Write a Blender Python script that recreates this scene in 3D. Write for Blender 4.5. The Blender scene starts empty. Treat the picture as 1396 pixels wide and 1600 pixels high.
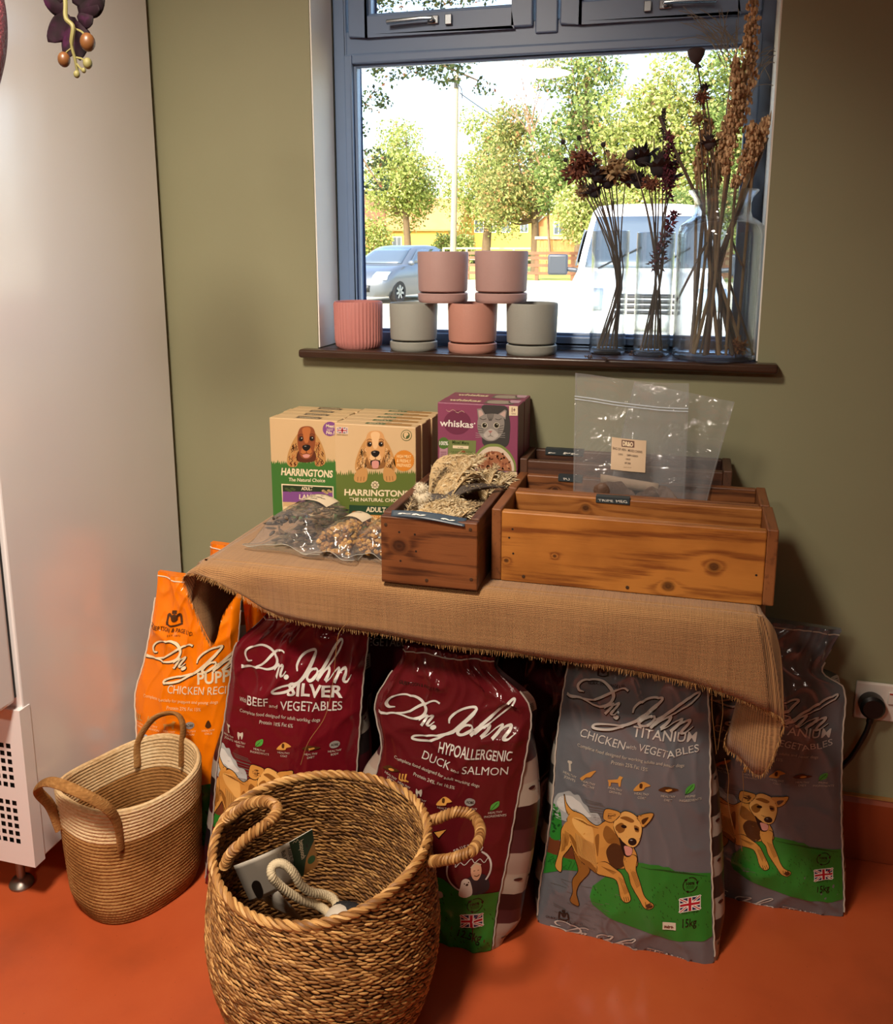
import bpy, bmesh, math, random
import numpy as np
from mathutils import Vector, Matrix, noise
from mathutils.geometry import tessellate_polygon

SC = bpy.context.scene
COL = SC.collection
PI = math.pi
random.seed(7)
R = random.Random(11)

# ------------------------------------------------------------------ camera
cam_d = bpy.data.cameras.new('camera')
cam = bpy.data.objects.new('camera', cam_d)
COL.objects.link(cam)
yaw, pitch = math.radians(15.2), math.radians(11.7)
cam.location = (0.0, -2.0, 1.36)
cam.rotation_euler = (PI / 2 - pitch, 0.0, yaw)
cam_d.sensor_fit = 'HORIZONTAL'
cam_d.sensor_width = 36.0
cam_d.lens = 1417.0 / 1396.0 * 36.0
cam_d.shift_y = -126.0 / 1396.0
cam_d.clip_start = 0.02
cam_d.clip_end = 400
SC.camera = cam

# ------------------------------------------------------------------ world, sun, lights, exposure
world = bpy.data.worlds.new('world')
SC.world = world
world.use_nodes = True
wn = world.node_tree
for n in list(wn.nodes):
    wn.nodes.remove(n)
sky = wn.nodes.new('ShaderNodeTexSky')
sky.sky_type = 'NISHITA'
sky.sun_disc = False
sky.sun_elevation = math.radians(42)
sky.sun_rotation = math.radians(200)
sky.air_density = 1.0
sky.dust_density = 3.0
sky.ozone_density = 1.0
bgn = wn.nodes.new('ShaderNodeBackground')
bgn.inputs['Strength'].default_value = SKY_STRENGTH = 0.85
wo = wn.nodes.new('ShaderNodeOutputWorld')
wn.links.new(sky.outputs['Color'], bgn.inputs['Color'])
wn.links.new(bgn.outputs['Background'], wo.inputs['Surface'])

def light(name, kind, loc, target, energy, color, size=0.3, size_y=None, spread=None):
    d = bpy.data.lights.new(name, kind)
    d.energy = energy
    d.color = color
    if kind == 'AREA':
        d.shape = 'DISK' if size_y is None else 'RECTANGLE'
        d.size = size
        if size_y is not None:
            d.size_y = size_y
        if spread is not None:
            d.spread = spread
    o = bpy.data.objects.new(name, d)
    COL.objects.link(o)
    o.location = loc
    o.rotation_euler = (Vector(target) - Vector(loc)).to_track_quat('-Z', 'Y').to_euler()
    return o

sun = light('sun', 'SUN', (-8, -20, 25), (-3, 15, 0), 6.5, (1.0, 0.93, 0.80))
sun.data.angle = math.radians(0.6)
WARM = (1.0, 0.86, 0.70)
light('lamp_key', 'AREA', (-0.70, -1.65, 2.38), (-1.05, -0.55, 0.35), 26.0, WARM, 0.34, spread=math.radians(108))
light('lamp_far', 'AREA', (-0.94, -3.3, 2.34), (-0.94, -3.3, 0.0), 30.0, WARM, 0.34)
light('lamp_rear', 'AREA', (0.9, -3.6, 2.36), (0.0, -0.9, 0.0), 4.0, WARM, 0.24)

vs = SC.view_settings
vs.view_transform = 'Standard'
vs.look = 'None'
vs.exposure = 0.0
vs.gamma = 1.0
vs.use_curve_mapping = False
SC.cycles.use_denoising = True
SC.cycles.max_bounces = 10
SC.cycles.transparent_max_bounces = 24
SC.cycles.diffuse_bounces = 4
SC.cycles.caustics_reflective = False
SC.cycles.caustics_refractive = False
SC.cycles.sample_clamp_indirect = 6.0

# ------------------------------------------------------------------ materials
def lin(c):
    if isinstance(c, str):
        c = c.lstrip('#')
        c = tuple(int(c[i:i + 2], 16) / 255 for i in (0, 2, 4))
    return tuple(((x + 0.055) / 1.055) ** 2.4 if x > 0.04045 else x / 12.92 for x in c) + (1.0,)

MATS = {}
class NT:
    def __init__(s, name):
        s.m = bpy.data.materials.new(name)
        s.m.use_nodes = True
        s.t = s.m.node_tree
        s.b = s.t.nodes['Principled BSDF']
        s.out = s.t.nodes['Material Output']
    def n(s, kind, **kw):
        nd = s.t.nodes.new(kind)
        for k, v in kw.items():
            if k in nd.inputs:
                nd.inputs[k].default_value = v
            else:
                setattr(nd, k, v)
        return nd
    def l(s, a, b):
        s.t.links.new(a, b)
    def coords(s, kind='Object', scale=(1, 1, 1), rot=(0, 0, 0)):
        tc = s.n('ShaderNodeTexCoord')
        mp = s.n('ShaderNodeMapping')
        mp.inputs['Scale'].default_value = scale
        mp.inputs['Rotation'].default_value = rot
        s.l(tc.outputs[kind], mp.inputs['Vector'])
        return mp.outputs['Vector']
    def ramp(s, fac, stops, interp='LINEAR'):
        r = s.n('ShaderNodeValToRGB')
        r.color_ramp.interpolation = interp
        els = r.color_ramp.elements
        while len(els) < len(stops):
            els.new(0.5)
        for e, (p, c) in zip(els, stops):
            e.position = p
            e.color = lin(c)
        s.l(fac, r.inputs['Fac'])
        return r.outputs['Color']
    def bump(s, h, strength=0.3, dist=0.002, prev=None):
        b = s.n('ShaderNodeBump')
        b.inputs['Strength'].default_value = strength
        b.inputs['Distance'].default_value = dist
        s.l(h, b.inputs['Height'])
        if prev is not None:
            s.l(prev, b.inputs['Normal'])
        return b.outputs['Normal']

def M(name, col, rough=0.5, metal=0.0, spec=0.5, var=0.0, vscale=8.0, bump=0.0, bscale=60.0, coat=0.0, vec=(1, 1, 1)):
    """a plain surface with gentle procedural variation"""
    if name in MATS:
        return MATS[name]
    t = NT(name)
    c = lin(col)
    t.b.inputs['Base Color'].default_value = c
    t.b.inputs['Roughness'].default_value = rough
    t.b.inputs['Metallic'].default_value = metal
    t.b.inputs['Specular IOR Level'].default_value = spec
    t.b.inputs['Coat Weight'].default_value = coat
    v = None
    if var > 0 or bump > 0:
        v = t.coords('Object', vec)
    if var > 0:
        nz = t.n('ShaderNodeTexNoise', Scale=vscale, Detail=4.0)
        t.l(v, nz.inputs['Vector'])
        mx = t.n('ShaderNodeMix', data_type='RGBA')
        mx.inputs[6].default_value = tuple(max(0, x * (1 - var)) for x in c[:3]) + (1,)
        mx.inputs[7].default_value = tuple(min(1, x * (1 + var)) for x in c[:3]) + (1,)
        t.l(nz.outputs['Fac'], mx.inputs[0])
        t.l(mx.outputs[2], t.b.inputs['Base Color'])
    if bump > 0:
        nb = t.n('ShaderNodeTexNoise', Scale=bscale, Detail=3.0)
        t.l(v, nb.inputs['Vector'])
        t.l(t.bump(nb.outputs['Fac'], bump, 0.004), t.b.inputs['Normal'])
    MATS[name] = t.m
    return t.m

def island_mat(name, stops, rough=0.7, spec=0.3, trans=0.0, sheen=0.0):
    """colour differs from one leaf / strand / kibble to the next"""
    if name in MATS:
        return MATS[name]
    t = NT(name)
    g = t.n('ShaderNodeNewGeometry')
    c = t.ramp(g.outputs['Random Per Island'], stops)
    t.l(c, t.b.inputs['Base Color'])
    t.b.inputs['Roughness'].default_value = rough
    t.b.inputs['Specular IOR Level'].default_value = spec
    if trans > 0:
        tr = t.n('ShaderNodeBsdfTranslucent')
        t.l(c, tr.inputs['Color'])
        mx = t.n('ShaderNodeMixShader')
        mx.inputs[0].default_value = trans
        t.l(t.b.outputs[0], mx.inputs[1])
        t.l(tr.outputs[0], mx.inputs[2])
        t.l(mx.outputs[0], t.out.inputs['Surface'])
    MATS[name] = t.m
    return t.m

def film_mat(name, tint=(1, 1, 1), haze=0.06, base=0.05, edge=0.6, rough=0.05, bump=0.0, bscale=25.0, blend=0.35):
    """thin clear sheet: see-through, mirror-like at grazing angles, faintly hazy"""
    if name in MATS:
        return MATS[name]
    t = NT(name)
    t.t.nodes.remove(t.b)
    tr = t.n('ShaderNodeBsdfTransparent')
    tr.inputs['Color'].default_value = tint + (1,)
    gl = t.n('ShaderNodeBsdfGlossy', Roughness=rough)
    df = t.n('ShaderNodeBsdfDiffuse')
    df.inputs['Color'].default_value = (0.85, 0.87, 0.9, 1)
    lw = t.n('ShaderNodeLayerWeight', Blend=blend)
    ma = t.n('ShaderNodeMath', operation='POWER')
    ma.inputs[1].default_value = 2.0
    t.l(lw.outputs['Facing'], ma.inputs[0])
    mr = t.n('ShaderNodeMapRange')
    mr.inputs['To Min'].default_value = base
    mr.inputs['To Max'].default_value = edge
    t.l(ma.outputs[0], mr.inputs['Value'])
    if bump > 0:
        v = t.coords('Object')
        nz = t.n('ShaderNodeTexNoise', Scale=bscale, Detail=3.0, Distortion=1.2)
        t.l(v, nz.inputs['Vector'])
        nn = t.bump(nz.outputs['Fac'], bump, 0.02)
        t.l(nn, gl.inputs['Normal'])
    m1 = t.n('ShaderNodeMixShader')
    m1.inputs[0].default_value = haze
    t.l(tr.outputs[0], m1.inputs[1])
    t.l(df.outputs[0], m1.inputs[2])
    m2 = t.n('ShaderNodeMixShader')
    t.l(mr.outputs['Result'], m2.inputs[0])
    t.l(m1.outputs[0], m2.inputs[1])
    t.l(gl.outputs[0], m2.inputs[2])
    t.l(m2.outputs[0], t.out.inputs['Surface'])
    MATS[name] = t.m
    return t.m

def wood_mat(name, dark, light_, axis=0, rough=0.45):
    if name in MATS:
        return MATS[name]
    t = NT(name)
    sc = [28.0, 28.0, 28.0]
    sc[axis] = 2.2
    v = t.coords('Object', tuple(sc))
    n0 = t.n('ShaderNodeTexNoise', Scale=0.6, Detail=2.0)
    t.l(v, n0.inputs['Vector'])
    add = t.n('ShaderNodeVectorMath', operation='MULTIPLY_ADD')
    add.inputs[1].default_value = (2.2, 2.2, 2.2)
    t.l(n0.outputs['Color'], add.inputs[0])
    t.l(v, add.inputs[2])
    n1 = t.n('ShaderNodeTexNoise', Scale=1.0, Detail=5.0, Roughness=0.65, Distortion=0.4)
    t.l(add.outputs[0], n1.inputs['Vector'])
    n2 = t.n('ShaderNodeTexNoise', Scale=4.5, Detail=6.0, Roughness=0.7)
    t.l(v, n2.inputs['Vector'])
    mm = t.n('ShaderNodeMath', operation='MULTIPLY_ADD')
    mm.inputs[1].default_value = 0.45
    t.l(n2.outputs['Fac'], mm.inputs[0])
    t.l(n1.outputs['Fac'], mm.inputs[2])
    c = t.ramp(mm.outputs[0], [(0.48, dark), (0.66, light_), (0.78, light_), (0.92, dark)])
    # broad warm/dark patches
    vb = t.coords('Object', (6, 6, 9))
    n3 = t.n('ShaderNodeTexNoise', Scale=1.0, Detail=3.0)
    t.l(vb, n3.inputs['Vector'])
    mx = t.n('ShaderNodeMix', data_type='RGBA', blend_type='MULTIPLY')
    mx.inputs[0].default_value = 0.75
    t.l(c, mx.inputs[6])
    t.l(t.ramp(n3.outputs['Fac'], [(0.3, (0.72, 0.66, 0.60)), (0.62, (1, 1, 1))]), mx.inputs[7])
    t.l(mx.outputs[2], t.b.inputs['Base Color'])
    t.b.inputs['Roughness'].default_value = rough
    t.l(t.bump(mm.outputs[0], 0.25, 0.002), t.b.inputs['Normal'])
    MATS[name] = t.m
    return t.m

# ------------------------------------------------------------------ mesh building
def worldloc(o):
    p = Vector((0, 0, 0))
    while o is not None:
        p = p + o.location
        o = o.parent
    return p

class MB:
    """collects faces in world coordinates; obj() links them as one mesh object"""
    def __init__(s):
        s.v, s.f, s.mi, s.uv = [], [], [], {}
        s.cur = 0
    def add(s, verts, faces, mi=None):
        k = len(s.v)
        s.v.extend(tuple(p) for p in verts)
        for f in faces:
            s.f.append(tuple(i + k for i in f))
            s.mi.append(s.cur if mi is None else mi)
        return k
    def box(s, lo, hi, mi=None, mat=None):
        x0, y0, z0 = lo
        x1, y1, z1 = hi
        vs_ = [(x0, y0, z0), (x1, y0, z0), (x1, y1, z0), (x0, y1, z0), (x0, y0, z1), (x1, y0, z1), (x1, y1, z1), (x0, y1, z1)]
        if mat is not None:
            vs_ = [mat @ Vector(p) for p in vs_]
        s.add(vs_, [(0, 3, 2, 1), (4, 5, 6, 7), (0, 1, 5, 4), (1, 2, 6, 5), (2, 3, 7, 6), (3, 0, 4, 7)], mi)
    def grid(s, fn, nu, nv, closed_u=False, mi=None, flip=False):
        pts = []
        cu = nu if closed_u else nu + 1
        for j in range(nv + 1):
            for i in range(cu):
                pts.append(tuple(fn(i / nu, j / nv)))
        fs = []
        for j in range(nv):
            for i in range(nu):
                a, b = j * cu + i, j * cu + (i + 1) % cu
                c, d = b + cu, a + cu
                fs.append((a, d, c, b) if flip else (a, b, c, d))
        s.add(pts, fs, mi)
    def lathe(s, prof, centre, n=48, mi=None, close=False, sx=1.0, sy=1.0):
        cx, cy, cz = centre
        pts, fs = [], []
        m = len(prof)
        for r, z in prof:
            for i in range(n):
                a = 2 * PI * i / n
                pts.append((cx + sx * r * math.cos(a), cy + sy * r * math.sin(a), cz + z))
        rng = m if close else m - 1
        for j in range(rng):
            for i in range(n):
                a, b = j * n + i, j * n + (i + 1) % n
                c, d = ((j + 1) % m) * n + (i + 1) % n, ((j + 1) % m) * n + i
                fs.append((a, b, c, d))
        s.add(pts, fs, mi)
    def tube(s, path, rad, n=8, mi=None, caps=True, closed=False, flat=1.0):
        path = [Vector(p) for p in path]
        m = len(path)
        rads = [rad] * m if not hasattr(rad, '__len__') else list(rad)
        T = []
        for i in range(m):
            a = path[(i - 1) % m] if (closed or i > 0) else path[i]
            b = path[(i + 1) % m] if (closed or i < m - 1) else path[i]
            d = b - a
            T.append(d.normalized() if d.length > 1e-9 else Vector((0, 0, 1)))
        up = Vector((0, 0, 1)) if abs(T[0].z) < 0.9 else Vector((1, 0, 0))
        nrm = (up - T[0] * up.dot(T[0])).normalized()
        pts = []
        for i in range(m):
            nrm = nrm - T[i] * nrm.dot(T[i])
            nrm = nrm.normalized() if nrm.length > 1e-6 else Vector((1, 0, 0))
            bi = T[i].cross(nrm)
            for k in range(n):
                a = 2 * PI * k / n
                pts.append(path[i] + (nrm * math.cos(a) * flat + bi * math.sin(a)) * rads[i])
        fs = []
        rng = m if closed else m - 1
        for j in range(rng):
            for k in range(n):
                a, b = j * n + k, j * n + (k + 1) % n
                c, d = ((j + 1) % m) * n + (k + 1) % n, ((j + 1) % m) * n + k
                fs.append((a, b, c, d))
        if caps and not closed:
            fs.append(tuple(reversed(range(n))))
            fs.append(tuple(range((m - 1) * n, m * n)))
        s.add(pts, fs, mi)
    def ball(s, c, r, nu=10, nv=6, mi=None, sc=(1, 1, 1), rot=None):
        pts, fs = [], []
        for j in range(nv + 1):
            th = PI * j / nv
            for i in range(nu):
                a = 2 * PI * i / nu
                p = Vector((r * sc[0] * math.sin(th) * math.cos(a), r * sc[1] * math.sin(th) * math.sin(a), r * sc[2] * math.cos(th)))
                if rot is not None:
                    p = rot @ p
                pts.append(p + Vector(c))
        for j in range(nv):
            for i in range(nu):
                a, b = j * nu + i, j * nu + (i + 1) % nu
                fs.append((a, a + nu, b + nu, b))
        s.add(pts, fs, mi)
    def prism(s, poly, a, b, axis=1, mi=None):
        """a 2D outline given in the other two axes, thickened along axis from a to b"""
        def put(p, t):
            q = list(p)
            q.insert(axis, t)
            return tuple(q)
        n = len(poly)
        vs_ = [put(p, a) for p in poly] + [put(p, b) for p in poly]
        tris = tessellate_polygon([[Vector((p[0], p[1], 0)) for p in poly]])
        fs = [tuple(t) for t in tris] + [tuple(i + n for i in reversed(t)) for t in tris]
        fs += [(i, (i + 1) % n, n + (i + 1) % n, n + i) for i in range(n)]
        s.add(vs_, fs, mi)

def obj(name, mb, mats, parent=None, smooth=True, bevel=0.0, bevel_seg=2, autosmooth=40, fix=True, origin=None, subd=0, solid=0.0):
    if not isinstance(mats, (list, tuple)):
        mats = [mats]
    me = bpy.data.meshes.new(name)
    if parent is None:
        if origin is None:
            a = np.array(mb.v)
            origin = Vector(((a[:, 0].min() + a[:, 0].max()) / 2, (a[:, 1].min() + a[:, 1].max()) / 2, a[:, 2].min()))
        off = Vector(origin)
    else:
        off = worldloc(parent)
    a = np.array(mb.v, dtype=np.float64) - np.array(off)
    me.from_pydata(a.tolist(), [], mb.f)
    for m in mats:
        me.materials.append(m)
    if len(mats) > 1:
        me.polygons.foreach_set('material_index', mb.mi)
    if fix:
        bm = bmesh.new()
        bm.from_mesh(me)
        bmesh.ops.remove_doubles(bm, verts=bm.verts, dist=1e-6)
        bmesh.ops.recalc_face_normals(bm, faces=bm.faces)
        bm.to_mesh(me)
        bm.free()
    if smooth:
        me.polygons.foreach_set('use_smooth', [True] * len(me.polygons))
        if autosmooth < 180:
            me.set_sharp_from_angle(angle=math.radians(autosmooth))
    me.update()
    o = bpy.data.objects.new(name, me)
    COL.objects.link(o)
    if parent is None:
        o.location = off
    else:
        o.parent = parent
    if solid:
        s = o.modifiers.new('solid', 'SOLIDIFY')
        s.thickness = solid
        s.offset = 0
    if bevel:
        b = o.modifiers.new('bevel', 'BEVEL')
        b.width = bevel
        b.segments = bevel_seg
        b.limit_method = 'ANGLE'
        b.angle_limit = math.radians(50)
        b.harden_normals = False
    if subd:
        s = o.modifiers.new('subd', 'SUBSURF')
        s.levels = subd
        s.render_levels = subd
    return o

def tag(o, label, cat, group=None, kind=None):
    o['label'] = label
    o['category'] = cat
    if group:
        o['group'] = group
    if kind:
        o['kind'] = kind
    return o

def thing(name, loc, label, cat, group=None):
    o = bpy.data.objects.new(name, None)
    o.empty_display_size = 0.02
    COL.objects.link(o)
    o.location = loc
    return tag(o, label, cat, group)

def struct(name, mb, mats, **kw):
    o = obj(name, mb, mats, **kw)
    o['kind'] = 'structure'
    return o

def copy_tree(o, parent=None):
    c = o.copy()
    COL.objects.link(c)
    if parent is not None:
        c.parent = parent
    for ch in list(o.children):
        copy_tree(ch, c)
    return c

def cr(pts, n=8, closed=False):
    """smooth curve through points of any dimension"""
    P = [np.array(p, float) for p in pts]
    m = len(P)
    out = []
    rng = m if closed else m - 1
    for i in range(rng):
        p0 = P[(i - 1) % m] if (closed or i > 0) else 2 * P[0] - P[1]
        p1, p2 = P[i], P[(i + 1) % m]
        p3 = P[(i + 2) % m] if (closed or i + 2 < m) else 2 * P[-1] - P[-2]
        for k in range(n):
            t = k / n
            out.append(0.5 * (2 * p1 + (p2 - p0) * t + (2 * p0 - 5 * p1 + 4 * p2 - p3) * t * t + (3 * p1 - p0 - 3 * p2 + p3) * t ** 3))
    if not closed:
        out.append(P[-1])
    return out

def lerp(a, b, t):
    return a + (b - a) * t

def sstep(a, b, x):
    t = min(1, max(0, (x - a) / (b - a)))
    return t * t * (3 - 2 * t)

# ------------------------------------------------------------------ printed artwork
TEXT_CACHE = {}
def text_mesh(s, bold=0.0):
    key = (s, bold)
    if key not in TEXT_CACHE:
        cu = bpy.data.curves.new('t', 'FONT')
        cu.body = s
        cu.resolution_u = 3
        cu.offset = bold
        o = bpy.data.objects.new('t', cu)
        COL.objects.link(o)
        dg = bpy.context.evaluated_depsgraph_get()
        me = bpy.data.meshes.new_from_object(o.evaluated_get(dg))
        v = np.array([tuple(p.co)[:2] for p in me.vertices])
        f = [tuple(p.vertices) for p in me.polygons]
        bpy.data.objects.remove(o)
        bpy.data.curves.remove(cu)
        bpy.data.meshes.remove(me)
        x0, x1 = v[:, 0].min(), v[:, 0].max()
        v[:, 0] = (v[:, 0] - x0) / (x1 - x0)
        v[:, 1] /= 0.70
        TEXT_CACHE[key] = (v, f)
    return TEXT_CACHE[key]

def homography(src, dst):
    A = []
    for (x, y), (u, v) in zip(src, dst):
        A.append([x, y, 1, 0, 0, 0, -u * x, -u * y, -u])
        A.append([0, 0, 0, x, y, 1, -v * x, -v * y, -v])
    return np.linalg.svd(np.array(A, float))[2][-1].reshape(3, 3)

class Art:
    """flat printed shapes in a tracing frame (y down); build() lays them on a surface"""
    def __init__(s):
        s.items = []
        s.T = np.eye(3)
        s.base = np.eye(3)
    def crop(s, ox, oy, sc):
        s.base = np.array([[1 / sc, 0, ox], [0, 1 / sc, oy], [0, 0, 1]])
        s.T = s.base.copy()
        return s
    def affine(s, src, dst):
        """following shapes are given in another frame; three points tie it to the current one"""
        A = np.array([[x, y, 1] for x, y in src], float)
        B = np.array(dst, float)
        X = np.linalg.solve(A, B)
        m = np.eye(3)
        m[:2, :] = X.T
        s.T = s.base @ m
        return s
    def plain(s):
        s.T = s.base.copy()
        return s
    def put(s, lv, col, v, f):
        v = np.asarray(v, float)
        q = np.c_[v, np.ones(len(v))] @ s.T.T
        s.items.append((lv, col, q[:, :2] / q[:, 2:3], f))
        return s
    def poly(s, lv, col, pts, smooth=False, n=5):
        if smooth:
            pts = cr(pts, n, True)
        v = [(float(p[0]), float(p[1])) for p in pts]
        return s.put(lv, col, v, [tuple(t) for t in tessellate_polygon([[Vector((x, y, 0)) for x, y in v]])])
    def rect(s, lv, col, x0, y0, x1, y1):
        return s.poly(lv, col, [(x0, y0), (x1, y0), (x1, y1), (x0, y1)])
    def ell(s, lv, col, x, y, rx, ry=None, rot=0.0, n=24, spikes=0.0):
        ry = rx if ry is None else ry
        pts = []
        for i in range(n):
            a = 2 * PI * i / n
            k = 1 + (spikes if i % 2 else 0)
            p, q = rx * k * math.cos(a), ry * k * math.sin(a)
            pts.append((x + p * math.cos(rot) - q * math.sin(rot), y + p * math.sin(rot) + q * math.cos(rot)))
        return s.poly(lv, col, pts)
    def stroke(s, lv, col, pts, w=None, n=6, smooth=True, grow=0.0):
        """pts (x, y) with one width, or (x, y, w)"""
        P = [tuple(p) if len(p) == 3 else (p[0], p[1], w) for p in pts]
        C = cr(P, n) if smooth and len(P) > 2 else [np.array(p, float) for p in P]
        v, f = [], []
        m = len(C)
        for i, p in enumerate(C):
            a, b = C[max(0, i - 1)], C[min(m - 1, i + 1)]
            d = np.array([b[0] - a[0], b[1] - a[1]])
            L = np.hypot(*d) or 1
            d /= L
            h = p[2] / 2 + grow
            e = d * h * 0.5 * (-1 if i == 0 else (1 if i == m - 1 else 0))
            v.append((p[0] - d[1] * h + e[0], p[1] + d[0] * h + e[1]))
            v.append((p[0] + d[1] * h + e[0], p[1] - d[0] * h + e[1]))
        for i in range(m - 1):
            f.append((2 * i, 2 * i + 1, 2 * i + 3, 2 * i + 2))
        return s.put(lv, col, v, f)
    def arc(s, lv, col, x, y, r, a0, a1, w, n=14):
        return s.stroke(lv, col, [(x + r * math.cos(math.radians(lerp(a0, a1, i / n))), y + r * math.sin(math.radians(lerp(a0, a1, i / n)))) for i in range(n + 1)], w, smooth=False)
    def text(s, lv, col, txt, x0, y0, x1, y1, h, bold=0.0):
        """baseline from (x0,y0) to (x1,y1), capital height h"""
        v, f = text_mesh(txt, bold)
        d = np.array([x1 - x0, y1 - y0], float)
        up = np.array([d[1], -d[0]]) / np.hypot(*d) * h
        return s.put(lv, col, np.array([x0, y0]) + v[:, :1] * d + v[:, 1:2] * up, f)
    def textmid(s, lv, col, txt, x, y, w, h, slope=0.0, bold=0.0):
        return s.text(lv, col, txt, x - w / 2, y - slope * w / 2, x + w / 2, y + slope * w / 2, h, bold)
    def scrawl(s, lv, col, x0, y0, x1, y1, h, seed=0):
        """a line of writing too small to read"""
        rr = random.Random(seed)
        n = max(4, int((x1 - x0) / h * 1.6))
        for i in range(n):
            if rr.random() < .14:
                continue
            a, b = lerp(x0, x1, i / n), lerp(x0, x1, (i + .75) / n)
            ya, yb = lerp(y0, y1, i / n), lerp(y0, y1, (i + .75) / n)
            s.stroke(lv, col, [(a, ya), (a + (b - a) * .2, ya - h * rr.uniform(.5, 1)), (a + (b - a) * .6, ya - h * rr.uniform(0, .4)), (b, yb - h * rr.uniform(.3, .9))], h * .16, n=3)
        return s
    def flag(s, lv, x0, y0, x1, y1, dy=0.0, skew=0.0):
        """the union flag in a skewed frame"""
        old = s.T.copy()
        w, h = x1 - x0, y1 - y0
        s.T = s.T @ np.array([[w, skew * h, x0], [dy, h, y0], [0, 0, 1]])
        W, B, C = 'flag_white', 'flag_blue', 'flag_red'
        s.rect(lv, W, -.04, -.06, 1.04, 1.06)
        s.rect(lv + 1, B, 0, 0, 1, 1)
        for a, b in (((0, 0), (1, 1)), ((0, 1), (1, 0))):
            s.stroke(lv + 2, W, [a, b], .17, smooth=False)
            s.stroke(lv + 3, C, [a, b], .06, smooth=False)
        s.rect(lv + 4, W, .38, 0, .62, 1)
        s.rect(lv + 4, W, 0, .33, 1, .67)
        s.rect(lv + 5, C, .43, 0, .57, 1)
        s.rect(lv + 5, C, 0, .41, 1, .59)
        s.T = old
        return s
    def crest(s, lv, col, x, y, r):
        s.ell(lv, col, x, y, r * .45, r * .55)
        s.stroke(lv, col, [(x - r, y + r * .6), (x - r * .8, y - r * .5), (x - r * .3, y - r * .2)], r * .35)
        s.stroke(lv, col, [(x + r, y + r * .6), (x + r * .8, y - r * .5), (x + r * .3, y - r * .2)], r * .35)
        s.rect(lv, col, x - r * .35, y - r * 1.1, x + r * .35, y - r * .6)
        s.stroke(lv, col, [(x - r * 1.1, y + r * .8), (x, y + r * 1.1), (x + r * 1.1, y + r * .8)], r * .25)
        return s
    def build(s, name, parent, H, surf, pal, off=0.0006, step=0.00012, cell=None, clip=None):
        """H maps the tracing frame to (u,v); surf(u,v,offset) gives the point"""
        cols = sorted({it[1] for it in s.items})
        bm = bmesh.new()
        lay = bm.verts.layers.float.new('lv')
        for lv, col, v, f in s.items:
            if callable(H):
                q = np.array([H(p[0], p[1]) for p in v])
            else:
                q = np.c_[v, np.ones(len(v))] @ H.T
                q = q[:, :2] / q[:, 2:3]
            bv = []
            for p in q:
                w = bm.verts.new((p[0], p[1], 0))
                w[lay] = lv
                bv.append(w)
            mi = cols.index(col)
            for t in f:
                if len(set(t)) < 3:
                    continue
                try:
                    bm.faces.new([bv[i] for i in t]).material_index = mi
                except ValueError:
                    pass
        lo, hi = clip or ((0.0, 0.0), (1.0, 1.0))
        for ax in (0, 1):
            for val, sg in ((lo[ax], -1), (hi[ax], 1)):
                no = Vector((0, 0, 0)); no[ax] = sg
                co = Vector((0, 0, 0)); co[ax] = val
                bmesh.ops.bisect_plane(bm, geom=bm.verts[:] + bm.edges[:] + bm.faces[:], plane_co=co, plane_no=no, clear_outer=True)
        if cell:
            for ax in (0, 1):
                k = int(math.floor(lo[ax] / cell[ax])) + 1
                while k * cell[ax] < hi[ax]:
                    x = k * cell[ax]
                    fs = [f for f in bm.faces if min(v.co[ax] for v in f.verts) < x - 1e-5 and max(v.co[ax] for v in f.verts) > x + 1e-5]
                    if fs:
                        g = {e for f in fs for e in f.edges}
                        gv = {v for f in fs for v in f.verts}
                        no = Vector((0, 0, 0)); no[ax] = 1
                        co = Vector((0, 0, 0)); co[ax] = x
                        bmesh.ops.bisect_plane(bm, geom=list(gv) + list(g) + fs, plane_co=co, plane_no=no)
                    k += 1
        wl = worldloc(parent) if parent is not None else Vector((0, 0, 0))
        for v in bm.verts:
            v.co = Vector(surf(v.co.x, v.co.y, off + step * v[lay])) - wl
        me = bpy.data.meshes.new(name)
        bm.to_mesh(me)
        bm.free()
        for c in cols:
            me.materials.append(pal(c))
        me.polygons.foreach_set('use_smooth', [True] * len(me.polygons))
        o = bpy.data.objects.new(name, me)
        COL.objects.link(o)
        o.parent = parent
        return o

INK = dict(white='#e9e4da', cream='#e6d3b0', black='#15100d', dark='#241a14', flag_white='#ece8e0', flag_blue='#20264f', flag_red='#b01c2c',
           tan='#c98f45', tan_light='#e0ad62', tan_dark='#8a5a26', brown='#4a2c16', pink='#cf8f84', green='#2c7a2c', green_dark='#1c4a1e', soil='#6a3a22',
           sky='#b9bfc4', cloud='#cdcdca', silver='#c9c4bd', pale='#bdb4a6', grey='#8c8781', purple='#7d4a86', leaf='#4d9a3f', mid='#5d5954',
           skin='#c99a7c', wool='#d8cfc0', navy='#23262c')
def ink(kind, rough, coat=0.0, bumpy=0.0):
    def pal(c):
        nm = 'print_%s_%s' % (kind, c)
        return M(nm, INK.get(c, c) if not c.startswith('#') else c, rough, spec=0.5, coat=coat, bump=bumpy, bscale=45)
    return pal
INK_CARD = ink('card', 0.45)
INK_BAG = ink('bag', 0.18, 0.0, 0.22)
INK_PAPER = ink('paper', 0.7)
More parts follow.
